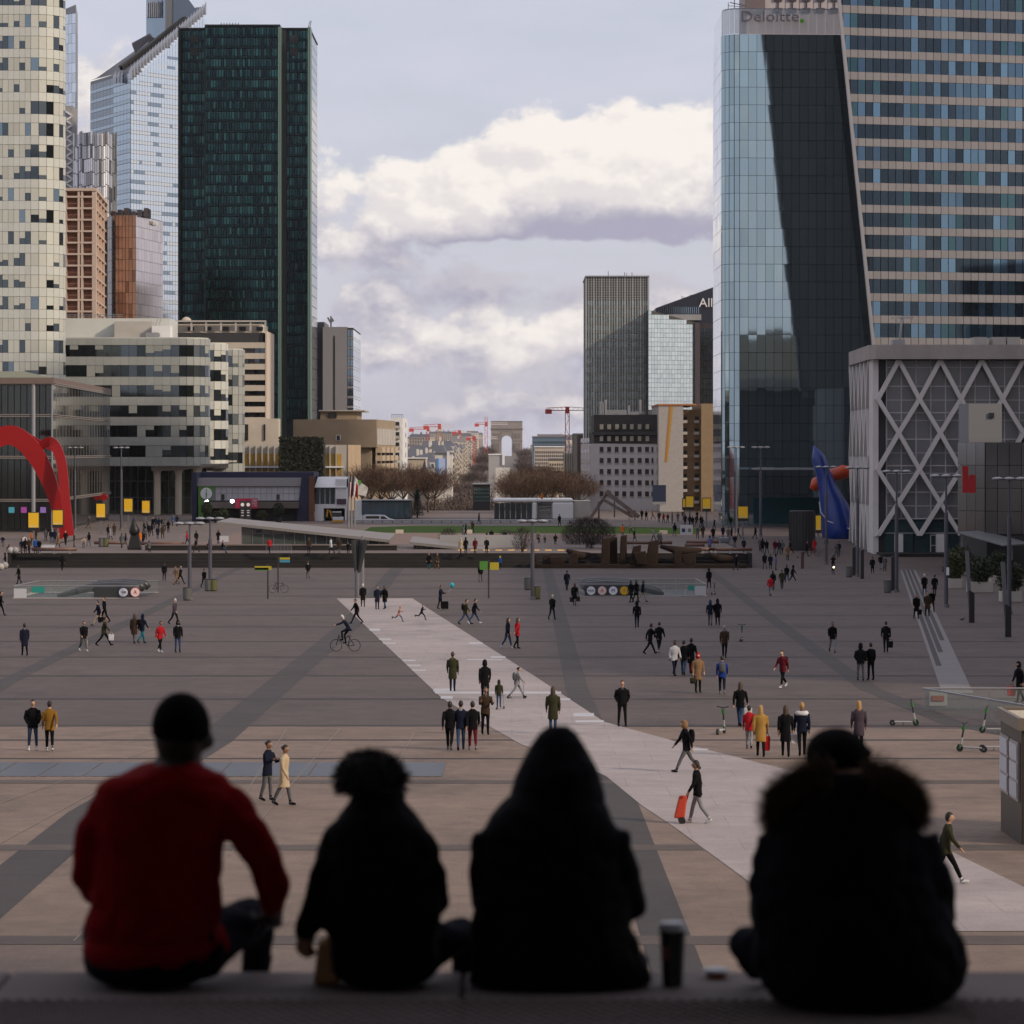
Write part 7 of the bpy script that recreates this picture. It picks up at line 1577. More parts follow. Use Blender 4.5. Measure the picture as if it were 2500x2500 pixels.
person(152, 1393, 'coat', 170, 'black', 'black', 'hood/black', 'hooded person in black at the foot of the black steps'); person(1, 1503, 'walk', 90, 'black', 'black', 'short/dark', 'person in black cut by the frame edge')
person(653, 1956, 'phone', 60, 'navy', 'grey', 'bun/dark', 'person in navy puffer coat and grey trousers with a hand at the mouth', skin=1); t = person(693, 1967, 'coat', 70, 'cream', 'grey', 'bun/dark', 'person in long cream coat walking beside the navy coat', skin=1)
# --- around the pale path
person(752, 1412, 'walk', 190, 'black', 'grey', 'short/brown', 'person with white scarf walking near the splayed mast', scarf='white'); person(886, 1482, 'coat', 190, 'black', 'brown', 'hat/hatw', 'person in white woolly hat behind the splayed mast')
person(921, 1488, 'coatstand', 20, 'navy', 'navy', 'short/dark', 'person in navy coat of a standing couple on the path head'); person(939, 1487, 'coat', -30, 'black', 'jeans', 'long/brown', 'long haired person in black of a standing couple on the path head')
person(870, 1523, 'stride', -70, 'black', 'black', 'short/dark', 'person in black stepping over the path edge behind the cyclist'); person(973, 1518, 'run', 80, 'pink', 'jeans', 'hat/pink', 'child in pink coat running along the path', s=.66); person(1029, 1514, 'run', 70, 'navy', 'navy', 'short/dark', 'child in navy running after the pink child', s=.68)
t = person(1075, 1487, 'phone', 70, 'navy', 'black', 'short/dark', 'person in dark parka holding a turquoise balloon beside a suitcase')
p = hand_of(t, 1)+Vector((.35, 0, .55)); q = thing('balloon', 'small turquoise balloon held by the person with a suitcase', 'balloon', p); OFF[q.name] = Vector((0, 0, 0))
def bl(b): sphere_rings(b, (0, 0, 0), (.17, .17, .21), 14, 10)
one('skin', M('turquoise balloon', (.01, .33, .40), .3), bl, q, smooth=True); one('string', m_wht, lambda b: b.tube([(0, 0, -.2), (-.35, 0, -.55)], .006, 4), q)
c = gp(1087, 1488); q = thing('suitcase', 'black upright suitcase on the plaza', 'suitcase', c); OFF[q.name] = Vector((0, 0, 0)); one('shell', cloth('black'), lambda b: b.box(-.24, .24, -.14, .14, .05, .62), q, bevel=.04); one('handle', m_steel, lambda b: b.tube([(-.1, .1, .6), (-.1, .1, .9), (.1, .1, .9), (.1, .1, .6)], .012, 5), q)
for sx in (-.18, .18): one('wheel', m_black, lambda b: b.tube([(sx-.02, .08, .04), (sx+.02, .08, .04)], .04, 8), q)
person(1136, 1525, 'stride', 95, 'olive', 'jeans', 'short/dark', 'person with a black backpack striding beside a companion', pack='black'); person(1158, 1523, 'stride', 100, 'black', 'jeans', 'short/dark', 'person in black jacket and white shoes striding beside the backpack wearer', shoes='white')
person(1239, 1583, 'walk2', 110, 'navy', 'jeans', 'long/dark', 'long haired person in navy and white shoes beside a red coat', shoes='white'); person(1263, 1584, 'reach', 120, 'red', 'black', 'long/brown', 'person in red coat with navy sleeves and arm out')
person(1105, 1688, 'coatstand', 175, 'olive', 'navy', 'short/brown', 'lone person standing on the pale path in a dark green parka', scarf='tan'); person(1184, 1711, 'coat', 190, 'black', 'black', 'hood/black', 'hooded person in black walking up the path')
person(1185, 1794, 'phone', 10, 'brown', 'black', 'short/brown', 'person in open brown jacket and pale shirt walking towards the steps', scarf='lgrey')
def kick(px, py, rz, lab, s=.6):
    c = gp(px, py); q = thing('toy_scooter', lab, 'scooter', c, None, R(rz) or 1e-6); q.scale = (s,)*3
    one('deck', m_lsteel, lambda b: b.box(-.5, .35, -.06, .06, .1, .14), q); one('stem', m_lsteel, lambda b: b.tube([(.42, 0, .1), (.36, 0, .95)], .02, 6).bar((.36, -.2, .95), (.36, .2, .95), .035), q)
    for x in (-.5, .45): one('wheel', m_black, lambda b: b.tube([(x, -.03, .1), (x, .03, .1)], .1, 10), q)
    return q
person(1218, 1731, 'stand', 170, 'olive', 'jeans', 'hood/olive', 'small child in hooded olive coat on a scooter', s=.64, dz=.07); kick(1222, 1732, 60, 'tiny scooter under the child in an olive coat')
person(1263, 1704, 'stride', 100, 'lgrey', 'lgrey', 'bun/dark', 'girl in grey kicking along on a scooter', s=.8, pack='grey'); kick(1262, 1706, 0, 'scooter ridden by the girl in grey', .75)
person(1098, 1832, 'walk', 175, 'black', 'black', 'short/dark', 'tall person in black at the outer side of a walking trio', shoes='grey'); person(1125, 1832, 'walk2', 180, 'navy', 'jeans', 'short/dark', 'person with a white hood in the middle of a walking trio', scarf='white'); person(1154, 1832, 'walk', 185, 'black', 'maroon', 'short/dark', 'person in maroon trousers in a walking trio', shoes='lgrey')
person(1173, 1421, 'walk2', 170, 'black', 'grey', 'short/dark', 'person in black with a shoulder bag under the green sign', pack='black'); person(1047, 1389, 'coatstand', 0, 'black', 'teal', 'short/dark', 'person in black coat and teal trousers by the steps'); person(1067, 1389, 'coat', 40, 'brown', 'tan', 'short/brown', 'person in brown coat by the black steps')
person(1125, 1383, 'coat', 160, 'cream', 'black', 'hood/cream', 'hooded person in cream coat on the black steps'); person(1221, 1389, 'stand', 180, 'blue', 'navy', 'hood/haty', 'child in blue coat and yellow hood by the timber base', s=.8)
person(1350, 1793, 'coatstand', 178, 'olive', 'jeans', 'long/brown', 'person in brown parka standing on the path behind a hooded head')
# --- right part
person(1384, 1441, 'coat', 170, 'navy', 'navy', 'short/dark', 'person in dark coat walking past the right metro entrance'); t = person(1403, 1479, 'coat', 175, 'black', 'grey', 'long/brown', 'person in black carrying a brown bag in each hand'); bag(t, 1, cloth('brown'), 'brown shopping bag in a left hand by the metro entrance'); bag(t, -1, cloth('brown'), 'brown shopping bag in a right hand by the metro entrance')
person(1348, 1513, 'walk2', 150, 'black', 'navy', 'short/grey', 'grey haired person in black beside the charcoal band'); person(1541, 1471, 'coat', -50, 'black', 'black', 'short/dark', 'person in black at the yellow metro roundel'); person(1553, 1470, 'coat', 40, 'black', 'black', 'long/dark', 'long haired person in black at the yellow metro roundel'); person(1569, 1469, 'walk', 70, 'navy', 'beige', 'short/dark', 'person in beige trousers beside the yellow roundel pair')
person(1555, 1533, 'walk2', 180, 'black', 'navy', 'hood/black', 'lone hooded person in black walking away'); person(1587, 1597, 'stride', 120, 'black', 'black', 'short/dark', 'person in black striding beside one in white shoes'); person(1609, 1594, 'walk', 160, 'black', 'black', 'short/brown', 'person in black jacket and white shoes', shoes='white')
person(1647, 1650, 'walk2', 20, 'white', 'navy', 'short/dark', 'person in white hooded top and dark jeans'); person(1669, 1649, 'walk', 170, 'black', 'jeans', 'short/dark', 'person in black next to the white top'); t = person(1687, 1645, 'coat', 160, 'black', 'maroon', 'short/dark', 'person in black coat and maroon trousers next to the tan coat'); t = person(1704, 1691, 'coatstand', 10, 'tan', 'black', 'hood/red', 'person in tan coat and dark red headscarf'); bag(t, -1, cloth('olive'), 'dark green handbag of the person in the tan coat', .3, .26)
person(1734, 1528, 'walk', 175, 'navy', 'grey', 'hood/jeans', 'person in blue headscarf walking with a companion in black'); person(1752, 1527, 'coat', 180, 'black', 'black', 'hood/black', 'hooded companion in black beside the blue headscarf'); person(1769, 1607, 'reach', 170, 'brown', 'black', 'short/grey', 'person in brown jacket walking beside a standing scooter', scarf='lgrey')
person(1763, 1695, 'walk', 178, 'royal', 'navy', 'short/dark', 'person in bright blue jacket with grey backpack', pack='grey', shoes='lgrey'); person(1519, 1774, 'pocket', 5, 'black', 'black', 'short/brown', 'person in black jacket and grey shirt facing the steps, hands in pockets', scarf='lgrey', skin=0)
person(1676, 1886, 'stride', -75, 'black', 'grey', 'hood/tan', 'person in black parka with fur hood striding across the path', pack='black'); t = person(1807, 1774, 'walk', 165, 'black', 'jeans', 'long/brown', 'person in black parka and jeans with a white bag', scarf='brown'); bag(t, -1, cloth('white'), 'white bag held by the person in parka and jeans')
person(1829, 1828, 'reach', 175, 'red', 'lgrey', 'short/dark', 'child in red coat beside the mustard coat', s=.86); t = person(1857, 1848, 'coat', 180, 'camel', 'black', 'long/blond', 'blond person in long yellow coat with black shoulder bag'); bag(t, -1, cloth('red'), 'red folded coat hanging beside the yellow coat', .22, .5)
person(1918, 1848, 'coat', 178, 'black', 'black', 'long/brown', 'long haired person in black coat between yellow coat and puffer jacket'); t = person(1958, 1845, 'walk2', 178, 'navy', 'black', 'short/blond', 'blond person in white red and navy puffer jacket', scarf='red', s=1.05); bag(t, 1, cloth('white'), 'white plastic bag held by the puffer jacket wearer', .3, .34, .2)
o = one('shoulder_band', cloth('white'), lambda b: loft(b, [((0, -.02, 1.30), .222, .142), ((0, -.03, 1.36), .228, .140), ((0, -.035, 1.44), .19, .12)]), t, smooth=True); o.location = (0, 0, .04)
person(2097, 1836, 'coatstand', 180, 'plaid', 'black', 'long/blond', 'blond person in dark jacket seen over the fur collar')
person(1731, 1435, 'coat', 190, 'black', 'black', 'hood/black', 'person in black beside the teal metro panel'); person(1881, 1455, 'walk', 170, 'red', 'lgrey', 'short/dark', 'person in red jacket and grey trousers'); person(1887, 1441, 'walk2', 180, 'black', 'black', 'long/dark', 'person in black partly behind the red jacket')
t = person(1911, 1679, 'walk', -40, 'maroon', 'black', 'short/dark', 'person with a large black backpack and white hip bag', pack='black', shoes='white'); person(2101, 1662, 'pocket', 170, 'black', 'grey', 'hood/black', 'hooded person in black of a standing pair'); person(2126, 1661, 'stand', -160, 'black', 'black', 'short/dark', 'person with round black backpack of a standing pair', pack='black')
person(2032, 1593, 'walk', 5, 'black', 'lgrey', 'short/brown', 'lone person in black top and pale jeans'); t = person(2163, 1593, 'walk2', 175, 'black', 'black', 'short/brown', 'lone person all in black with a side bag'); bag(t, -1, cloth('black'), 'black side bag of the lone person in black')
t = person(2237, 1511, 'coat', 10, 'black', 'black', 'short/brown', 'person in long black coat on the grooved ramp'); bag(t, 1, cloth('black'), 'black bag of the long coated person on the ramp'); person(2264, 1505, 'coat', 0, 'brown', 'black', 'short/dark', 'person in dark brown coat on the grooved ramp'); person(2275, 1495, 'walk', 10, 'black', 'black', 'short/dark', 'person in black with pale scarf on the ramp', scarf='white'); person(2257, 1452, 'coat', 180, 'black', 'jeans', 'hat/hatw', 'person in white hat and black coat above the ramp'); person(2282, 1454, 'coat', 170, 'black', 'navy', 'short/dark', 'person in long dark coat above the ramp')
t = person(2489, 1716, 'coat', -60, 'black', 'black', 'hood/black', 'person in black with a red bag behind the balustrade'); bag(t, -1, cloth('red'), 'bright red bag behind the balustrade', .4, .4); person(1909, 1438, 'walk2', 180, 'olive', 'black', 'short/brown', 'person in olive jacket of three walking together'); person(1921, 1422, 'walk', 190, 'black', 'jeans', 'short/dark', 'middle person of three walking together'); person(1935, 1423, 'stride', 100, 'black', 'navy', 'hood/black', 'person in dark hoodie and white shoes of three walking together', shoes='white')
person(2130, 1400, 'coat', 180, 'black', 'black', 'short/dark', 'person in black between bollard posts and the lamp'); person(2150, 1391, 'walk', 170, 'black', 'lgrey', 'short/dark', 'person in pale trousers near the diagrid corner')
person(2309, 2160, 'stride', 85, 'olive', 'black', 'short/dark', 'person walking partly hidden behind the fur collared coat', shoes='white')
t = person(1703, 2011, 'walk2', -100, 'black', 'lgrey', 'short/dark', 'person in black jacket and pale trousers pulling a red trolley', shoes='white')
c = gp(1660, 2011); q = thing('shopping_trolley', 'tall red two wheeled shopping trolley being pulled on the path', 'trolley', c); OFF[q.name] = Vector((0, 0, 0)); m_tr = M('red trolley fabric', (.50, .045, .02), .7)
one('bag', m_tr, lambda b: b.hexa([(-.17, -.12, .16), (.13, -.12, .16), (.13, .12, .16), (-.17, .12, .16), (-.02, -.10, .78), (.20, -.10, .78), (.20, .10, .78), (-.02, .10, .78)]), q, bevel=.04); one('handle', m_red, lambda b: b.tube([(.14, 0, .5), (.30, 0, 1.05)], .02, 6), q); one('axle', m_steel, lambda b: b.bar((0, -.15, .1), (0, .15, .1), .03), q)
for sy in (-.17, .17): one('wheel', m_black, lambda b: b.tube([(.05, sy-.02, .1), (.05, sy+.02, .1)], .1, 12), q)
# cyclist, parked bicycle, far cyclist
def bicycle(c, rz, lab, lie=False, mat=None):
    q = thing('bicycle', lab, 'bicycle', c, None, rz or 1e-6); mat = mat or m_black
    def wheel(x):
        def f(b):
            for k in range(20): a0, a1 = 2*math.pi*k/20, 2*math.pi*(k+1)/20; b.bar((x+.33*math.cos(a0), 0, .34+.33*math.sin(a0)), (x+.33*math.cos(a1), 0, .34+.33*math.sin(a1)), .035)
        w = one('wheel', m_black, f, q); one('spokes', m_lsteel, lambda b: [b.bar((x, 0, .34), (x+.31*math.cos(k*.785), 0, .34+.31*math.sin(k*.785)), .008) for k in range(8)], w, kind='stuff')
    wheel(-.52); wheel(.52)
    one('frame', mat, lambda b: [b.bar(u, v, .04) for u, v in (((-.52, 0, .34), (-.15, 0, .30)), ((-.15, 0, .3), (-.25, 0, .82)), ((-.25, 0, .8), (.36, 0, .82)), ((-.15, 0, .3), (.38, 0, .76)), ((.52, 0, .34), (.35, 0, .95)), ((-.52, 0, .34), (-.24, 0, .76)))], q)
    one('handlebar', m_steel, lambda b: b.tube([(.30, -.26, .98), (.36, 0, .97), (.30, .26, .98)], .018, 6), q); one('saddle', m_black, lambda b: b.box(-.36, -.12, -.06, .06, .84, .89), q, bevel=.02); one('crank', m_steel, lambda b: b.bar((-.15, -.1, .14), (-.15, .1, .46), .025), q)
    return q
c = gp(843, 1590); bicycle(c, R(178), 'black bicycle ridden along the paving band'); person(846, 1590, 'ride', -90, 'navy', 'black', 'hat/hatw', 'cyclist in navy jacket and white helmet', loc=c+Vector((.20, 0, .42)), scarf='grey')
c = gp(680, 1447); bicycle(c, R(10), 'dark bicycle parked at the foot of the signpost')
c = gp(2034, 1403); bicycle(c, R(95), 'bicycle with a lit headlamp ridden near the bollard posts'); person(2034, 1402, 'ride', 0, 'black', 'black', 'hood/black', 'hooded cyclist in black with a bright headlamp', loc=c+Vector((0, .2, .42)))
q = thing('bicycle_headlamp', 'small bright headlamp on the far bicycle', 'lamp', (c.x, c.y-.6, c.z+.8)); OFF[q.name] = Vector((0, 0, 0))
def hl(b): sphere_rings(b, (0, 0, 0), (.09, .05, .09), 10, 8)
one('lens', M('warm headlamp', (1, .85, .55), .5, emit=5), hl, q)
m_rbike = M('red bike paint', (.30, .02, .02), .5); c = gp(1985, 1357); bicycle(c, R(20), 'red hire bicycle parked by the stone plinth', mat=m_rbike)
# electric scooters
m_esg = M('scooter green', (.02, .16, .03), .6); m_esw = M('scooter white', (.34, .34, .34), .5)
def scooter(px, py, rz, lab):
    c = gp(px, py); q = thing('electric_scooter', lab, 'electric scooter', c, 'hire scooters parked on the plaza', R(rz) or 1e-6); q.scale = (.9, .9, .92)
    one('deck', m_esw, lambda b: b.box(-.48, .28, -.085, .085, .14, .20), q, bevel=.02); one('stem', m_esw, lambda b: b.tube([(.44, 0, .14), (.36, 0, .55)], .045, 8), q); one('upper_stem', m_black, lambda b: b.tube([(.36, 0, .55), (.27, 0, 1.02)], .036, 8), q)
    one('battery_sleeve', m_esg, lambda b: b.tube([(.31, 0, .82), (.275, 0, 1.0)], .065, 8), q); one('handlebar', m_black, lambda b: b.tube([(.22, -.26, 1.12), (.28, -.08, 1.07), (.28, .08, 1.07), (.22, .26, 1.12)], .022, 6), q); one('front_guard', m_esg, lambda b: b.box(.36, .56, -.05, .05, .25, .28), q)
    for x in (-.55, .46): w = one('wheel', m_black, lambda b: b.tube([(x, -.035, .13), (x, .035, .13)], .13, 14), q); one('hub', m_esg if x > 0 else m_steel, lambda b: b.tube([(x, -.045, .13), (x, .045, .13)], .05, 8), w)
    one('kickstand', m_steel, lambda b: b.bar((-.05, .05, .15), (-.1, .18, .01), .02), q); return q
scooter(1761, 1792, 70, 'green and white scooter standing upright beside the black parka'); scooter(1810, 1566, 80, 'green scooter standing alone behind the brown jacket'); scooter(2210, 1772, -4, 'white scooter side on at the charcoal band'); scooter(2370, 1836, 150, 'green scooter in front of the glass balustrade'); scooter(2425, 1790, 170, 'scooter seen through the glass balustrade'); scooter(2432, 1834, 0, 'scooter half hidden by the kiosk'); scooter(1742, 1452, 70, 'white scooter by the teal metro panel')
# --- crowd on the terrace: (px, feet y)
def crowd(pts, label, group, seed):
    r_ = random.Random(seed)
    for e in pts:
        px, py = e[:2]; pose = r_.choice(('walk', 'walk2', 'coat', 'stand', 'parka', 'coatstand', 'coat')); top = e[2] if len(e) > 2 else r_.choice(('black', 'black', 'black', 'navy', 'grey', 'brown', 'black'))
        person(px, py, e[3] if len(e) > 3 else pose, r_.choice((0, 180, 180, 90, -90, 20, 200, 160)), top, r_.choice(('black', 'jeans', 'navy', 'grey', 'black')), r_.choice(('short/dark', 'short/brown', 'long/dark', 'long/brown', 'hood/black', 'short/dark')), (label % top) if '%s' in label else label, group=group, s=r_.uniform(.94, 1.05))
crowd([(112, 1322), (125, 1326), (134, 1326), (142, 1338, 'tan'), (160, 1331), (181, 1335), (217, 1333), (216, 1290), (265, 1315), (269, 1318, 'lgrey'), (279, 1308), (297, 1338), (306, 1336), (341, 1331, 'orange'), (349, 1330), (205, 1338, 'beige', 'sit')], 'small pedestrian in %s by the red sculpture and dark sculpture', 'people by the red sculpture', 1)
crowd([(22, 1364), (13, 1386, 'navy'), (53, 1361, 'navy'), (62, 1362), (71, 1358, 'brown'), (87, 1355, 'blue'), (96, 1355), (60, 1340, 'white'), (79, 1330, 'orange'), (6, 1335, 'navy', 'sit'), (88, 1318, 'brown')], 'small pedestrian in %s at the left end of the black steps', 'people at the left end of the steps', 2)
crowd([(355, 1318), (364, 1310), (370, 1309, 'navy'), (385, 1316, 'navy'), (397, 1315, 'brown'), (374, 1292), (380, 1290), (388, 1291), (395, 1293), (402, 1296), (360, 1296), (352, 1302), (411, 1300), (421, 1284, 'blue'), (432, 1285)], 'small pedestrian in %s in the crowd before the lobby', 'people before the lobby', 3)
crowd([(457, 1330, 'red'), (479, 1330), (533, 1328), (364, 1349, 'grey', 'sit'), (478, 1349), (510, 1350, 'black', 'sit'), (542, 1350, 'black', 'sit')], 'small figure in %s near the barriers and station canopy', 'people near the barriers', 4)
crowd([(808, 1360, 'white'), (828, 1365), (754, 1363, 'brown'), (850, 1352, 'black', 'sit'), (658, 1352, 'red')], 'small figure in %s at the station glass', 'people at the station glass', 5)
crowd([(1131, 1311, 'grey'), (1154, 1302), (1169, 1280), (1189, 1327), (1200, 1327), (1233, 1329, 'navy'), (1188, 1356), (1137, 1312), (1160, 1370, 'maroon'), (1137, 1366)], 'small pedestrian in %s between lawn and station canopy', 'people between lawn and canopy', 6)
crowd([(1366, 1284), (1313, 1326, 'grey', 'sit'), (1330, 1326, 'lgrey', 'sit'), (1356, 1330, 'black', 'sit'), (1520, 1312, 'orange'), (1540, 1302), (1549, 1324), (1595, 1320, 'lgrey'), (1613, 1336), (1609, 1332), (1647, 1309), (1797, 1393)], 'small figure in %s around the timber slabs and lawn', 'people around the timber slabs', 7)
crowd([(1536, 1268, 'maroon'), (1550, 1270), (1567, 1269), (1578, 1271), (1594, 1268, 'tan'), (1609, 1276), (1620, 1278, 'red'), (1630, 1278, 'brown'), (1641, 1278), (1673, 1284), (1684, 1284), (1691, 1288), (1700, 1285), (1711, 1286), (1715, 1290), (1744, 1293), (1785, 1288), (1668, 1270), (1702, 1272), (1745, 1268), (1655, 1274)], 'small pedestrian in %s before the right hand poster boards', 'people before the right poster boards', 8)
crowd([(1703, 1315), (1716, 1314, 'brown'), (1733, 1346, 'violet'), (1741, 1320), (1765, 1314), (1778, 1320), (1786, 1318), (1803, 1315), (1794, 1337), (1816, 1349), (1844, 1316), (1856, 1346), (1872, 1351), (1862, 1350)], 'small pedestrian in %s around the log benches', 'people around the log benches', 9)
crowd([(1892, 1352, 'maroon'), (1902, 1354), (1910, 1352), (1923, 1368, 'tan'), (1867, 1389), (1881, 1390), (1894, 1392, 'violet'), (1969, 1358), (2042, 1361), (2048, 1358), (2017, 1345), (1930, 1352), (1988, 1350, 'red'), (2160, 1395)], 'small pedestrian in %s before the black drum and blue sculpture', 'people before the black drum', 10)
person(1323, 1234, 'stand', 0, 'orange', 'navy', 'short/dark', 'worker in orange on the cafe stair roof', loc=Vector((X(1323, 555), 556, Z(1234, 555)+.35)))
# pigeons
for px, py in ((2350, 1517), (1948, 1364)):
    c = gp(px, py); q = thing('pigeon', 'dark pigeon on the paving by a totem post' if px > 2000 else 'tiny pigeon before the black drum', 'pigeon', c); OFF[q.name] = Vector((0, 0, 0))
    def pg(b): b.tube([(-.20, 0, .10), (-.08, 0, .14), (.04, 0, .15), (.11, 0, .22), (.15, 0, .25), (.19, 0, .245)], [.015, .06, .065, .035, .03, .006], 8)
    one('body', m_dark, pg, q, smooth=True); one('legs', m_cort, lambda b: [b.bar((.0, -.02, 0), (.0, -.02, .1), .012), b.bar((.0, .02, 0), (.0, .02, .1), .012)], q)
# ================================================================ the deck of the great steps
m_deck = M('worn grey brown stone', (.165, .135, .128), .8, spec=.2, var=.12, scale=3, bump=.2, bscale=40)
FZ = 7.766; YE = 10.28
dk = MB(); dk.box(-60, 60, -60, 8.6, FZ-.5, FZ-.012); deck = dk.build('arch_deck', m_deck, kind='structure')
jx = [-30, -9, -1.565, -.150, 1.32, 2.75, 9, 30]
for a, b_ in zip(jx, jx[1:]):
    one('edge_slab', m_deck, lambda b: b.box(a+.004, b_-.004, 8.61, YE, FZ-.30, FZ), deck, bevel=.012)
one('slab_bed', m_dark, lambda b: b.box(-30, 30, 8.62, YE-.03, FZ-.29, FZ-.03), deck)
tb_ = MB()
for j in range(15):
    for i in range(95):
        x = -1.9+i*.04+(.02 if j % 2 else 0); y = 9.13+j*.042
        tb_.lathe((x, y, FZ-.002), [(.016, 0), (.013, .009), (.005, .012)], 6)
tb_.build('tactile_strip', m_deck, deck, kind='stuff')
one('drain_line', m_dark, lambda b: b.box(-30, 30, 9.28, 9.30, FZ+.0005, FZ+.002), deck)
sp_ = thing('great_steps', 'broad stone steps descending from the deck to the plaza', 'steps', (0, 12, -.5))
nst = 21
for i in range(nst):
    z1 = FZ-.42-i*(FZ-.42+.45)/nst*1.0; y0 = YE+i*1.55
    one('step', m_conc, lambda b: b.box(-45, 45, y0, y0+1.56, -1.6, z1), sp_)

# ================================================================ four seated people seen from behind
def f5(x, y, Y=10.0): return W(x*.647, 1600+y*.647, Y)
def f6(x, y, Y=10.0): return W(1100+x*.7246, 1600+y*.7246, Y)
def seated(fn, u, Y, rings, dep, tubes, label, mats, voxel=.012, spheres=()):
    """rings: (cx, y, half width[, dy]) of the back seen in the photo, top to bottom; tubes: (slot, [(x, y, dy)], [r])"""
    b = MB(); base = fn(rings[-1][0], rings[-1][1], Y); t = thing('person', label, 'person', (base.x, Y, FZ), 'people sitting on the edge of the steps')
    b.cur = 1; L = []
    for k, r_ in enumerate(rings):
        p = fn(r_[0], r_[1], Y); dy = r_[3] if len(r_) > 3 else 0; L.append(((p.x, Y+dy, p.z), r_[2]*u, dep*(.55+.45*min(1, r_[2]/rings[len(rings)//2][2]))))
    loft(b, list(reversed(L)), 22)
    for sl, pts, rs in tubes:
        b.cur = sl; b.tube([fn(x, y, Y)+Vector((0, dy, 0)) for x, y, dy in pts], [r_*u for r_ in rs], 12)
    for sl, (x, y, dy), r_ in spheres: b.cur = sl; sphere_rings(b, fn(x, y, Y)+Vector((0, dy, 0)), tuple(q*u if i != 1 else q for i, q in enumerate(r_)), 18, 14)
    b.v = [(x-base.x, y-Y, max(z, FZ+.004 if y < YE+.02 else -99)-FZ) for x, y, z in b.v]
    me = fuse(b, 'body', voxel, 4, len(mats))
    nrm = [v.normal.copy() for v in me.vertices]
    for v, nv in zip(me.vertices, nrm):
        p = v.co; k = abs(noise.noise((p.x*7+p.z*4, p.y*7, p.z*9-p.x*3)))*.020-.006+noise.noise(p*28)*.0035
        if p.z > .03: v.co = p+nv*k
    me.update(); o = bpy.data.objects.new('body', me); COL.objects.link(o); o.parent = t
    for i, m in enumerate(mats): o.data.materials[i] = m
    return t
m_s2 = M('dark brown skin', (.022, .011, .007), .6, spec=.2); m_redk = M('red knit', (.185, .003, .005), .95, spec=.08, var=.12, scale=40, bump=.15, bscale=120); m_den = M('dark denim', (.006, .007, .013), .95, spec=.1, var=.2, scale=30); m_blk = M('black coat fabric', (.0045, .005, .0065), .95, spec=.15, var=.25, scale=12, bump=.2, bscale=25); m_nvy = M('midnight coat fabric', (.0045, .005, .008), .95, spec=.15, var=.25, scale=10, bump=.2, bscale=20)
u5, u6 = .647*10/8000, .7246*10/8000
# person in the red jumper
t = seated(f5, u5, 10.0, [(668, 412, 100), (655, 432, 150), (640, 452, 212), (625, 490, 255), (615, 560, 262), (600, 680, 250), (595, 800, 245), (588, 920, 250), (575, 1020, 252), (565, 1090, 245), (560, 1140, 225)], .135,
    [(1, [(440, 545, 0), (350, 660, .0), (318, 840, .02), (345, 920, .14), (430, 1000, .30)], [78, 70, 62, 55, 42]), (1, [(835, 545, 0), (925, 650, 0), (1010, 800, .02), (1028, 900, .06), (1015, 985, .16)], [85, 80, 70, 62, 48]),
     (0, [(1015, 985, .16), (1020, 1020, .20), (1025, 1050, .24)], [40, 42, 26]), (0, [(1000, 1030, .22), (990, 1060, .26)], [14, 10]), (0, [(1022, 1050, .24), (1022, 1085, .27)], [13, 9]), (0, [(1040, 1045, .24), (1042, 1075, .27)], [13, 9]),
     (0, [(672, 380, .02), (668, 440, .01)], [86, 92]), (2, [(430, 1140, .0), (370, 1090, .22), (355, 1080, .38)], [105, 95, 78]), (2, [(355, 1080, .38), (420, 1250, .45), (440, 1420, .42)], [76, 60, 46]),
     (2, [(740, 1130, .0), (860, 1060, .18), (935, 1035, .32)], [110, 95, 82]), (2, [(935, 1035, .32), (930, 1230, .42), (900, 1440, .40)], [80, 62, 48])], 'person in bright red jumper sitting on the step edge, seen from behind', [m_s2, m_redk, m_den],
    spheres=[(2, (560, 1160, .02), (255, .17, 105)), (0, (683, 292, .015), (108, .105, 138)), (0, (790, 330, .02), (12, .02, 30))])
hb = MB(); cc = f5(683, 285, 10.0)-Vector(t.location)
sphere_rings(hb, cc+Vector((0, .0, .012)), (112*u5, .108, 132*u5), 20, 16, lambda v, p: p*(.9 if v.z < -.35 else 1))
hb.build('hair', M('short black hair', (.004, .0035, .0035), .95, spec=.05), None, smooth=True).parent = t
wb = MB(); loft(wb, [((f5(560, y, 10).x-t.location.x+dx, 0, f5(0, y, 10).z-t.location.z), hw*u5, .15) for y, hw, dx in ((1160, 228, 0), (1120, 246, 0), (1075, 252, .006))], 26); wb.build('waistband', m_redk, None, smooth=True).parent = t
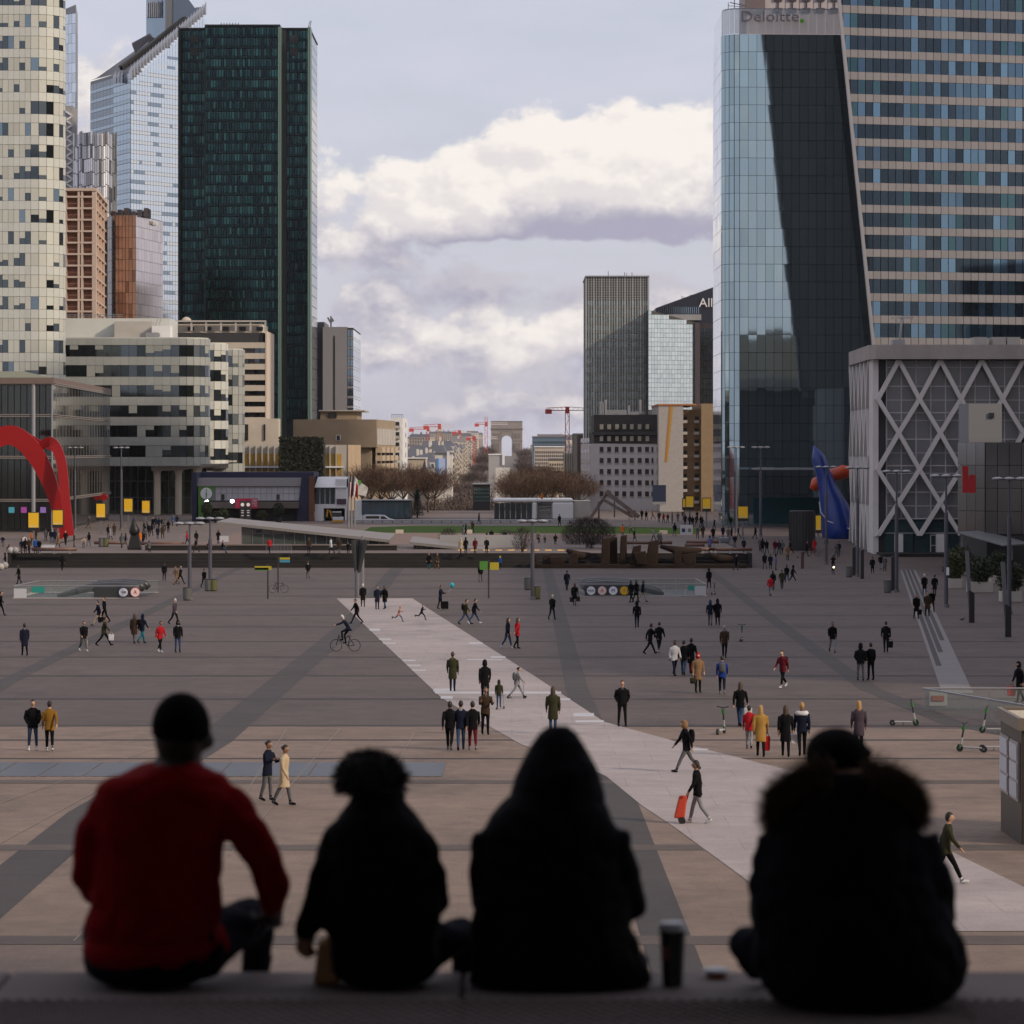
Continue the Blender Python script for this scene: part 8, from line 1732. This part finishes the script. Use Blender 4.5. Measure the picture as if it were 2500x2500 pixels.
# child with curly hair
t = seated(f5, u5, 10.0, [(1428, 500, 100), (1425, 555, 112), (1425, 600, 150), (1425, 650, 190), (1428, 720, 208), (1438, 820, 215), (1442, 920, 222), (1442, 1020, 215), (1445, 1120, 202), (1450, 1200, 200)], .125,
    [(1, [(1275, 690, 0), (1220, 830, .0), (1180, 960, .0), (1150, 1070, .02)], [62, 58, 52, 42]), (0, [(1150, 1070, .02), (1140, 1110, .03), (1160, 1145, .05)], [34, 36, 20]), (0, [(1165, 1120, .04), (1190, 1140, .06)], [12, 9]),
     (1, [(1580, 690, 0), (1640, 840, 0), (1652, 930, .05), (1600, 1010, .18)], [60, 54, 50, 40]), (2, [(1520, 1170, 0), (1680, 1100, .14), (1760, 1090, .26)], [85, 72, 62]), (2, [(1760, 1090, .26), (1740, 1290, .36)], [60, 48]), (2, [(1380, 1180, 0), (1330, 1150, .25), (1330, 1300, .36)], [80, 66, 50]), (0, [(1405, 440, .03), (1425, 530, .01)], [70, 66])],
    'child with curly hair in dark coat sitting beside the red jumper', [m_skin[1], m_blk, m_den], spheres=[(0, (1398, 478, .03), (80, .082, 80)), (2, (1450, 1190, .02), (200, .15, 70))])
rr = random.Random(8); hb = MB(); cc = f5(1398, 470, 10.03)-Vector(t.location)
for i in range(2600):
    v = Vector((rr.gauss(0, 1), rr.gauss(0, 1), rr.gauss(0, 1))).normalized(); 
    if v.z < -.45: v.z = -.45*rr.random()
    k = rr.uniform(.82, 1.12); p = cc+Vector((v.x*124*u5*k, v.y*.108*k, v.z*100*u5*k)); d_ = Vector((rr.uniform(-1, 1), rr.uniform(-1, 1), rr.uniform(-1, 1))).normalized()
    hb.tube([p, p+d_*.012+v*.008, p+d_*.016-v*.004], .0022, 3, caps=False)
sphere_rings(hb, cc, (116*u5, .103, 96*u5), 18, 14, lambda v, p: p*(.85 if v.z < -.4 else 1))
hb.build('curly_hair', M('curly brown black hair', (.014, .009, .007), .8), None).parent = t
q = thing('snack_bag', 'crumpled amber snack bag by the hand of the child', 'bag', f5(1225, 1245, 10.05)); OFF[q.name] = Vector((0, 0, 0)); q.location.z = FZ+.002
one('bag', M('amber packet', (.30, .13, .02), .5, var=.3, scale=30), lambda b: b.hexa([(-.035, -.03, 0), (.045, -.03, 0), (.05, .03, 0), (-.03, .03, 0), (-.02, -.022, .12), (.03, -.02, .15), (.025, .02, .15), (-.02, .02, .12)]), q, bevel=.008); one('rim', m_och, lambda b: b.tube([(-.02, 0, .122), (.03, 0, .15)], .006, 5), q)
# hooded person in the middle
t = seated(f6, u6, 10.0, [(364, 440, 120), (350, 490, 165), (338, 530, 205), (334, 600, 236), (336, 700, 252), (340, 800, 266), (340, 900, 268), (355, 1000, 290), (370, 1070, 312), (370, 1120, 310)], .15,
    [(1, [(130, 600, 0), (110, 760, .0), (125, 900, .08), (200, 980, .24)], [62, 58, 52, 44]), (1, [(540, 600, 0), (580, 740, 0), (625, 845, .03), (560, 920, .2)], [64, 60, 48, 42]), (2, [(230, 1110, 0), (150, 1080, .25), (150, 1250, .36)], [90, 75, 55]), (2, [(520, 1110, 0), (610, 1090, .25), (600, 1280, .36)], [90, 75, 55])],
    'hooded person in black sitting in the middle of the step edge', [m_skin[0], m_blk, m_den], spheres=[(2, (370, 1110, .02), (290, .17, 80)), (1, (362, 345, .02), (92, .10, 108)), (1, (362, 420, .01), (140, .13, 110))])
hb = MB(); L = [(362, 240, 34), (362, 262, 62), (361, 300, 88), (361, 350, 116), (361, 410, 144), (361, 470, 160), (361, 505, 162)]
loft(hb, [((f6(x, y, 10).x-t.location.x, .01+.02*(1-i/6), f6(x, y, 10).z-t.location.z), hw*u6, min(.145, hw*u6*1.05)) for i, (x, y, hw) in enumerate(reversed(L))], 24); hb.build('hood', m_blk, None, smooth=True).parent = t
# person in the big coat with fur collar
Y4 = 9.6; u4 = u6*.96
t = seated(f6, u4, Y4, [(1330, 380, 120), (1325, 430, 190), (1322, 500, 235), (1322, 570, 258), (1325, 640, 280), (1332, 720, 304), (1340, 820, 330), (1355, 900, 345), (1378, 960, 358), (1385, 1040, 370), (1390, 1110, 345), (1390, 1160, 290)], .18,
    [(1, [(1100, 620, 0), (1062, 780, .0), (1070, 900, .08), (1130, 1000, .26)], [72, 66, 58, 48]), (1, [(1570, 620, 0), (1630, 780, 0), (1660, 900, .06), (1600, 1000, .24)], [76, 70, 60, 48]), (2, [(1200, 1090, 0), (1060, 1020, .16), (1010, 1005, .26)], [95, 78, 62]), (2, [(1010, 1005, .26), (1060, 1120, .40), (1200, 1180, .5)], [60, 52, 46]), (2, [(1560, 1120, .0), (1660, 1080, .24), (1640, 1300, .5)], [100, 86, 60])],
    'person in big dark coat with fur collar and knit cap on the step edge', [m_skin[1], m_nvy, m_den], spheres=[(2, (1390, 1130, .02), (330, .18, 75)), (0, (1298, 350, .03), (84, .095, 80))])
hb = MB(); cc = f6(1300, 332, Y4+.03)-Vector(t.location); sphere_rings(hb, cc, (108*u4, .115, 90*u4), 20, 14); sphere_rings(hb, f6(1392, 330, Y4+.02)-Vector(t.location), (30*u4, .03, 26*u4), 10, 8); hb.build('knit_cap', M('black knit cap', (.005, .0045, .0045), .95, spec=.05, bump=.3, bscale=200), None, smooth=True).parent = t
fb_ = MB(); rr = random.Random(12)
for i in range(7500):
    f = rr.random(); side = rr.choice((-1, 1)); a = f*math.pi*.95
    # collar band: a draped arc across the shoulders
    x = 1325+side*(40+205*math.sin(a*.55)); y = 385+165*f**1.4+rr.uniform(-45, 45); p = f6(x, y, Y4)-Vector(t.location)+Vector((0, -.11+.10*f+rr.uniform(-.02, .03), 0)); d_ = Vector((side*rr.uniform(.0, 1), rr.uniform(-1.2, .1), rr.uniform(-.6, .8))).normalized()*rr.uniform(.03, .075); s = Vector((rr.gauss(0, 1), rr.gauss(0, 1), rr.gauss(0, 1))).normalized()*.0024
    fb_.face([p-s, p+s, p+d_])
fb_.build('fur_collar', M('brown fur', (.075, .042, .020), .9, var=.4, scale=40), None, kind='stuff').parent = t
# paper cup and lid
c = f6(748, 1105, 10.0); c.z = FZ; q = thing('paper_cup', 'tall black paper cup with a white lid on the stone edge', 'cup', c); OFF[q.name] = Vector((0, 0, 0))
one('cup', M('black paper cup', (.012, .011, .013), .5), lambda b: b.lathe((0, 0, .001), [(.030, 0), (.031, .004), (.040, .168), (.040, .17)], 24), q, smooth=False); one('lid', M('white cup lid', (.40, .40, .42), .4), lambda b: b.lathe((0, 0, .17), [(.044, 0), (.044, .008), (.040, .012), (.038, .024), (.03, .025)], 24), q); one('sleeve_print', M('dull red print', (.16, .03, .03), .6), lambda b: b.box(-.034, -.012, -.0375, -.030, .085, .125), q)
c = f6(895, 1082, 10.15); c.z = FZ; q = thing('cup_lid', 'white plastic lid lying on a small pot on the stone edge', 'lid', c); OFF[q.name] = Vector((0, 0, 0))
one('lid', M('white cup lid', (.40, .40, .42), .4), lambda b: b.lathe((0, 0, .018), [(.042, 0), (.042, .006), (.036, .012)], 24), q); one('pot', M('orange pot', (.35, .12, .03), .5), lambda b: b.lathe((0, 0, .001), [(.030, 0), (.034, .017)], 20), q)
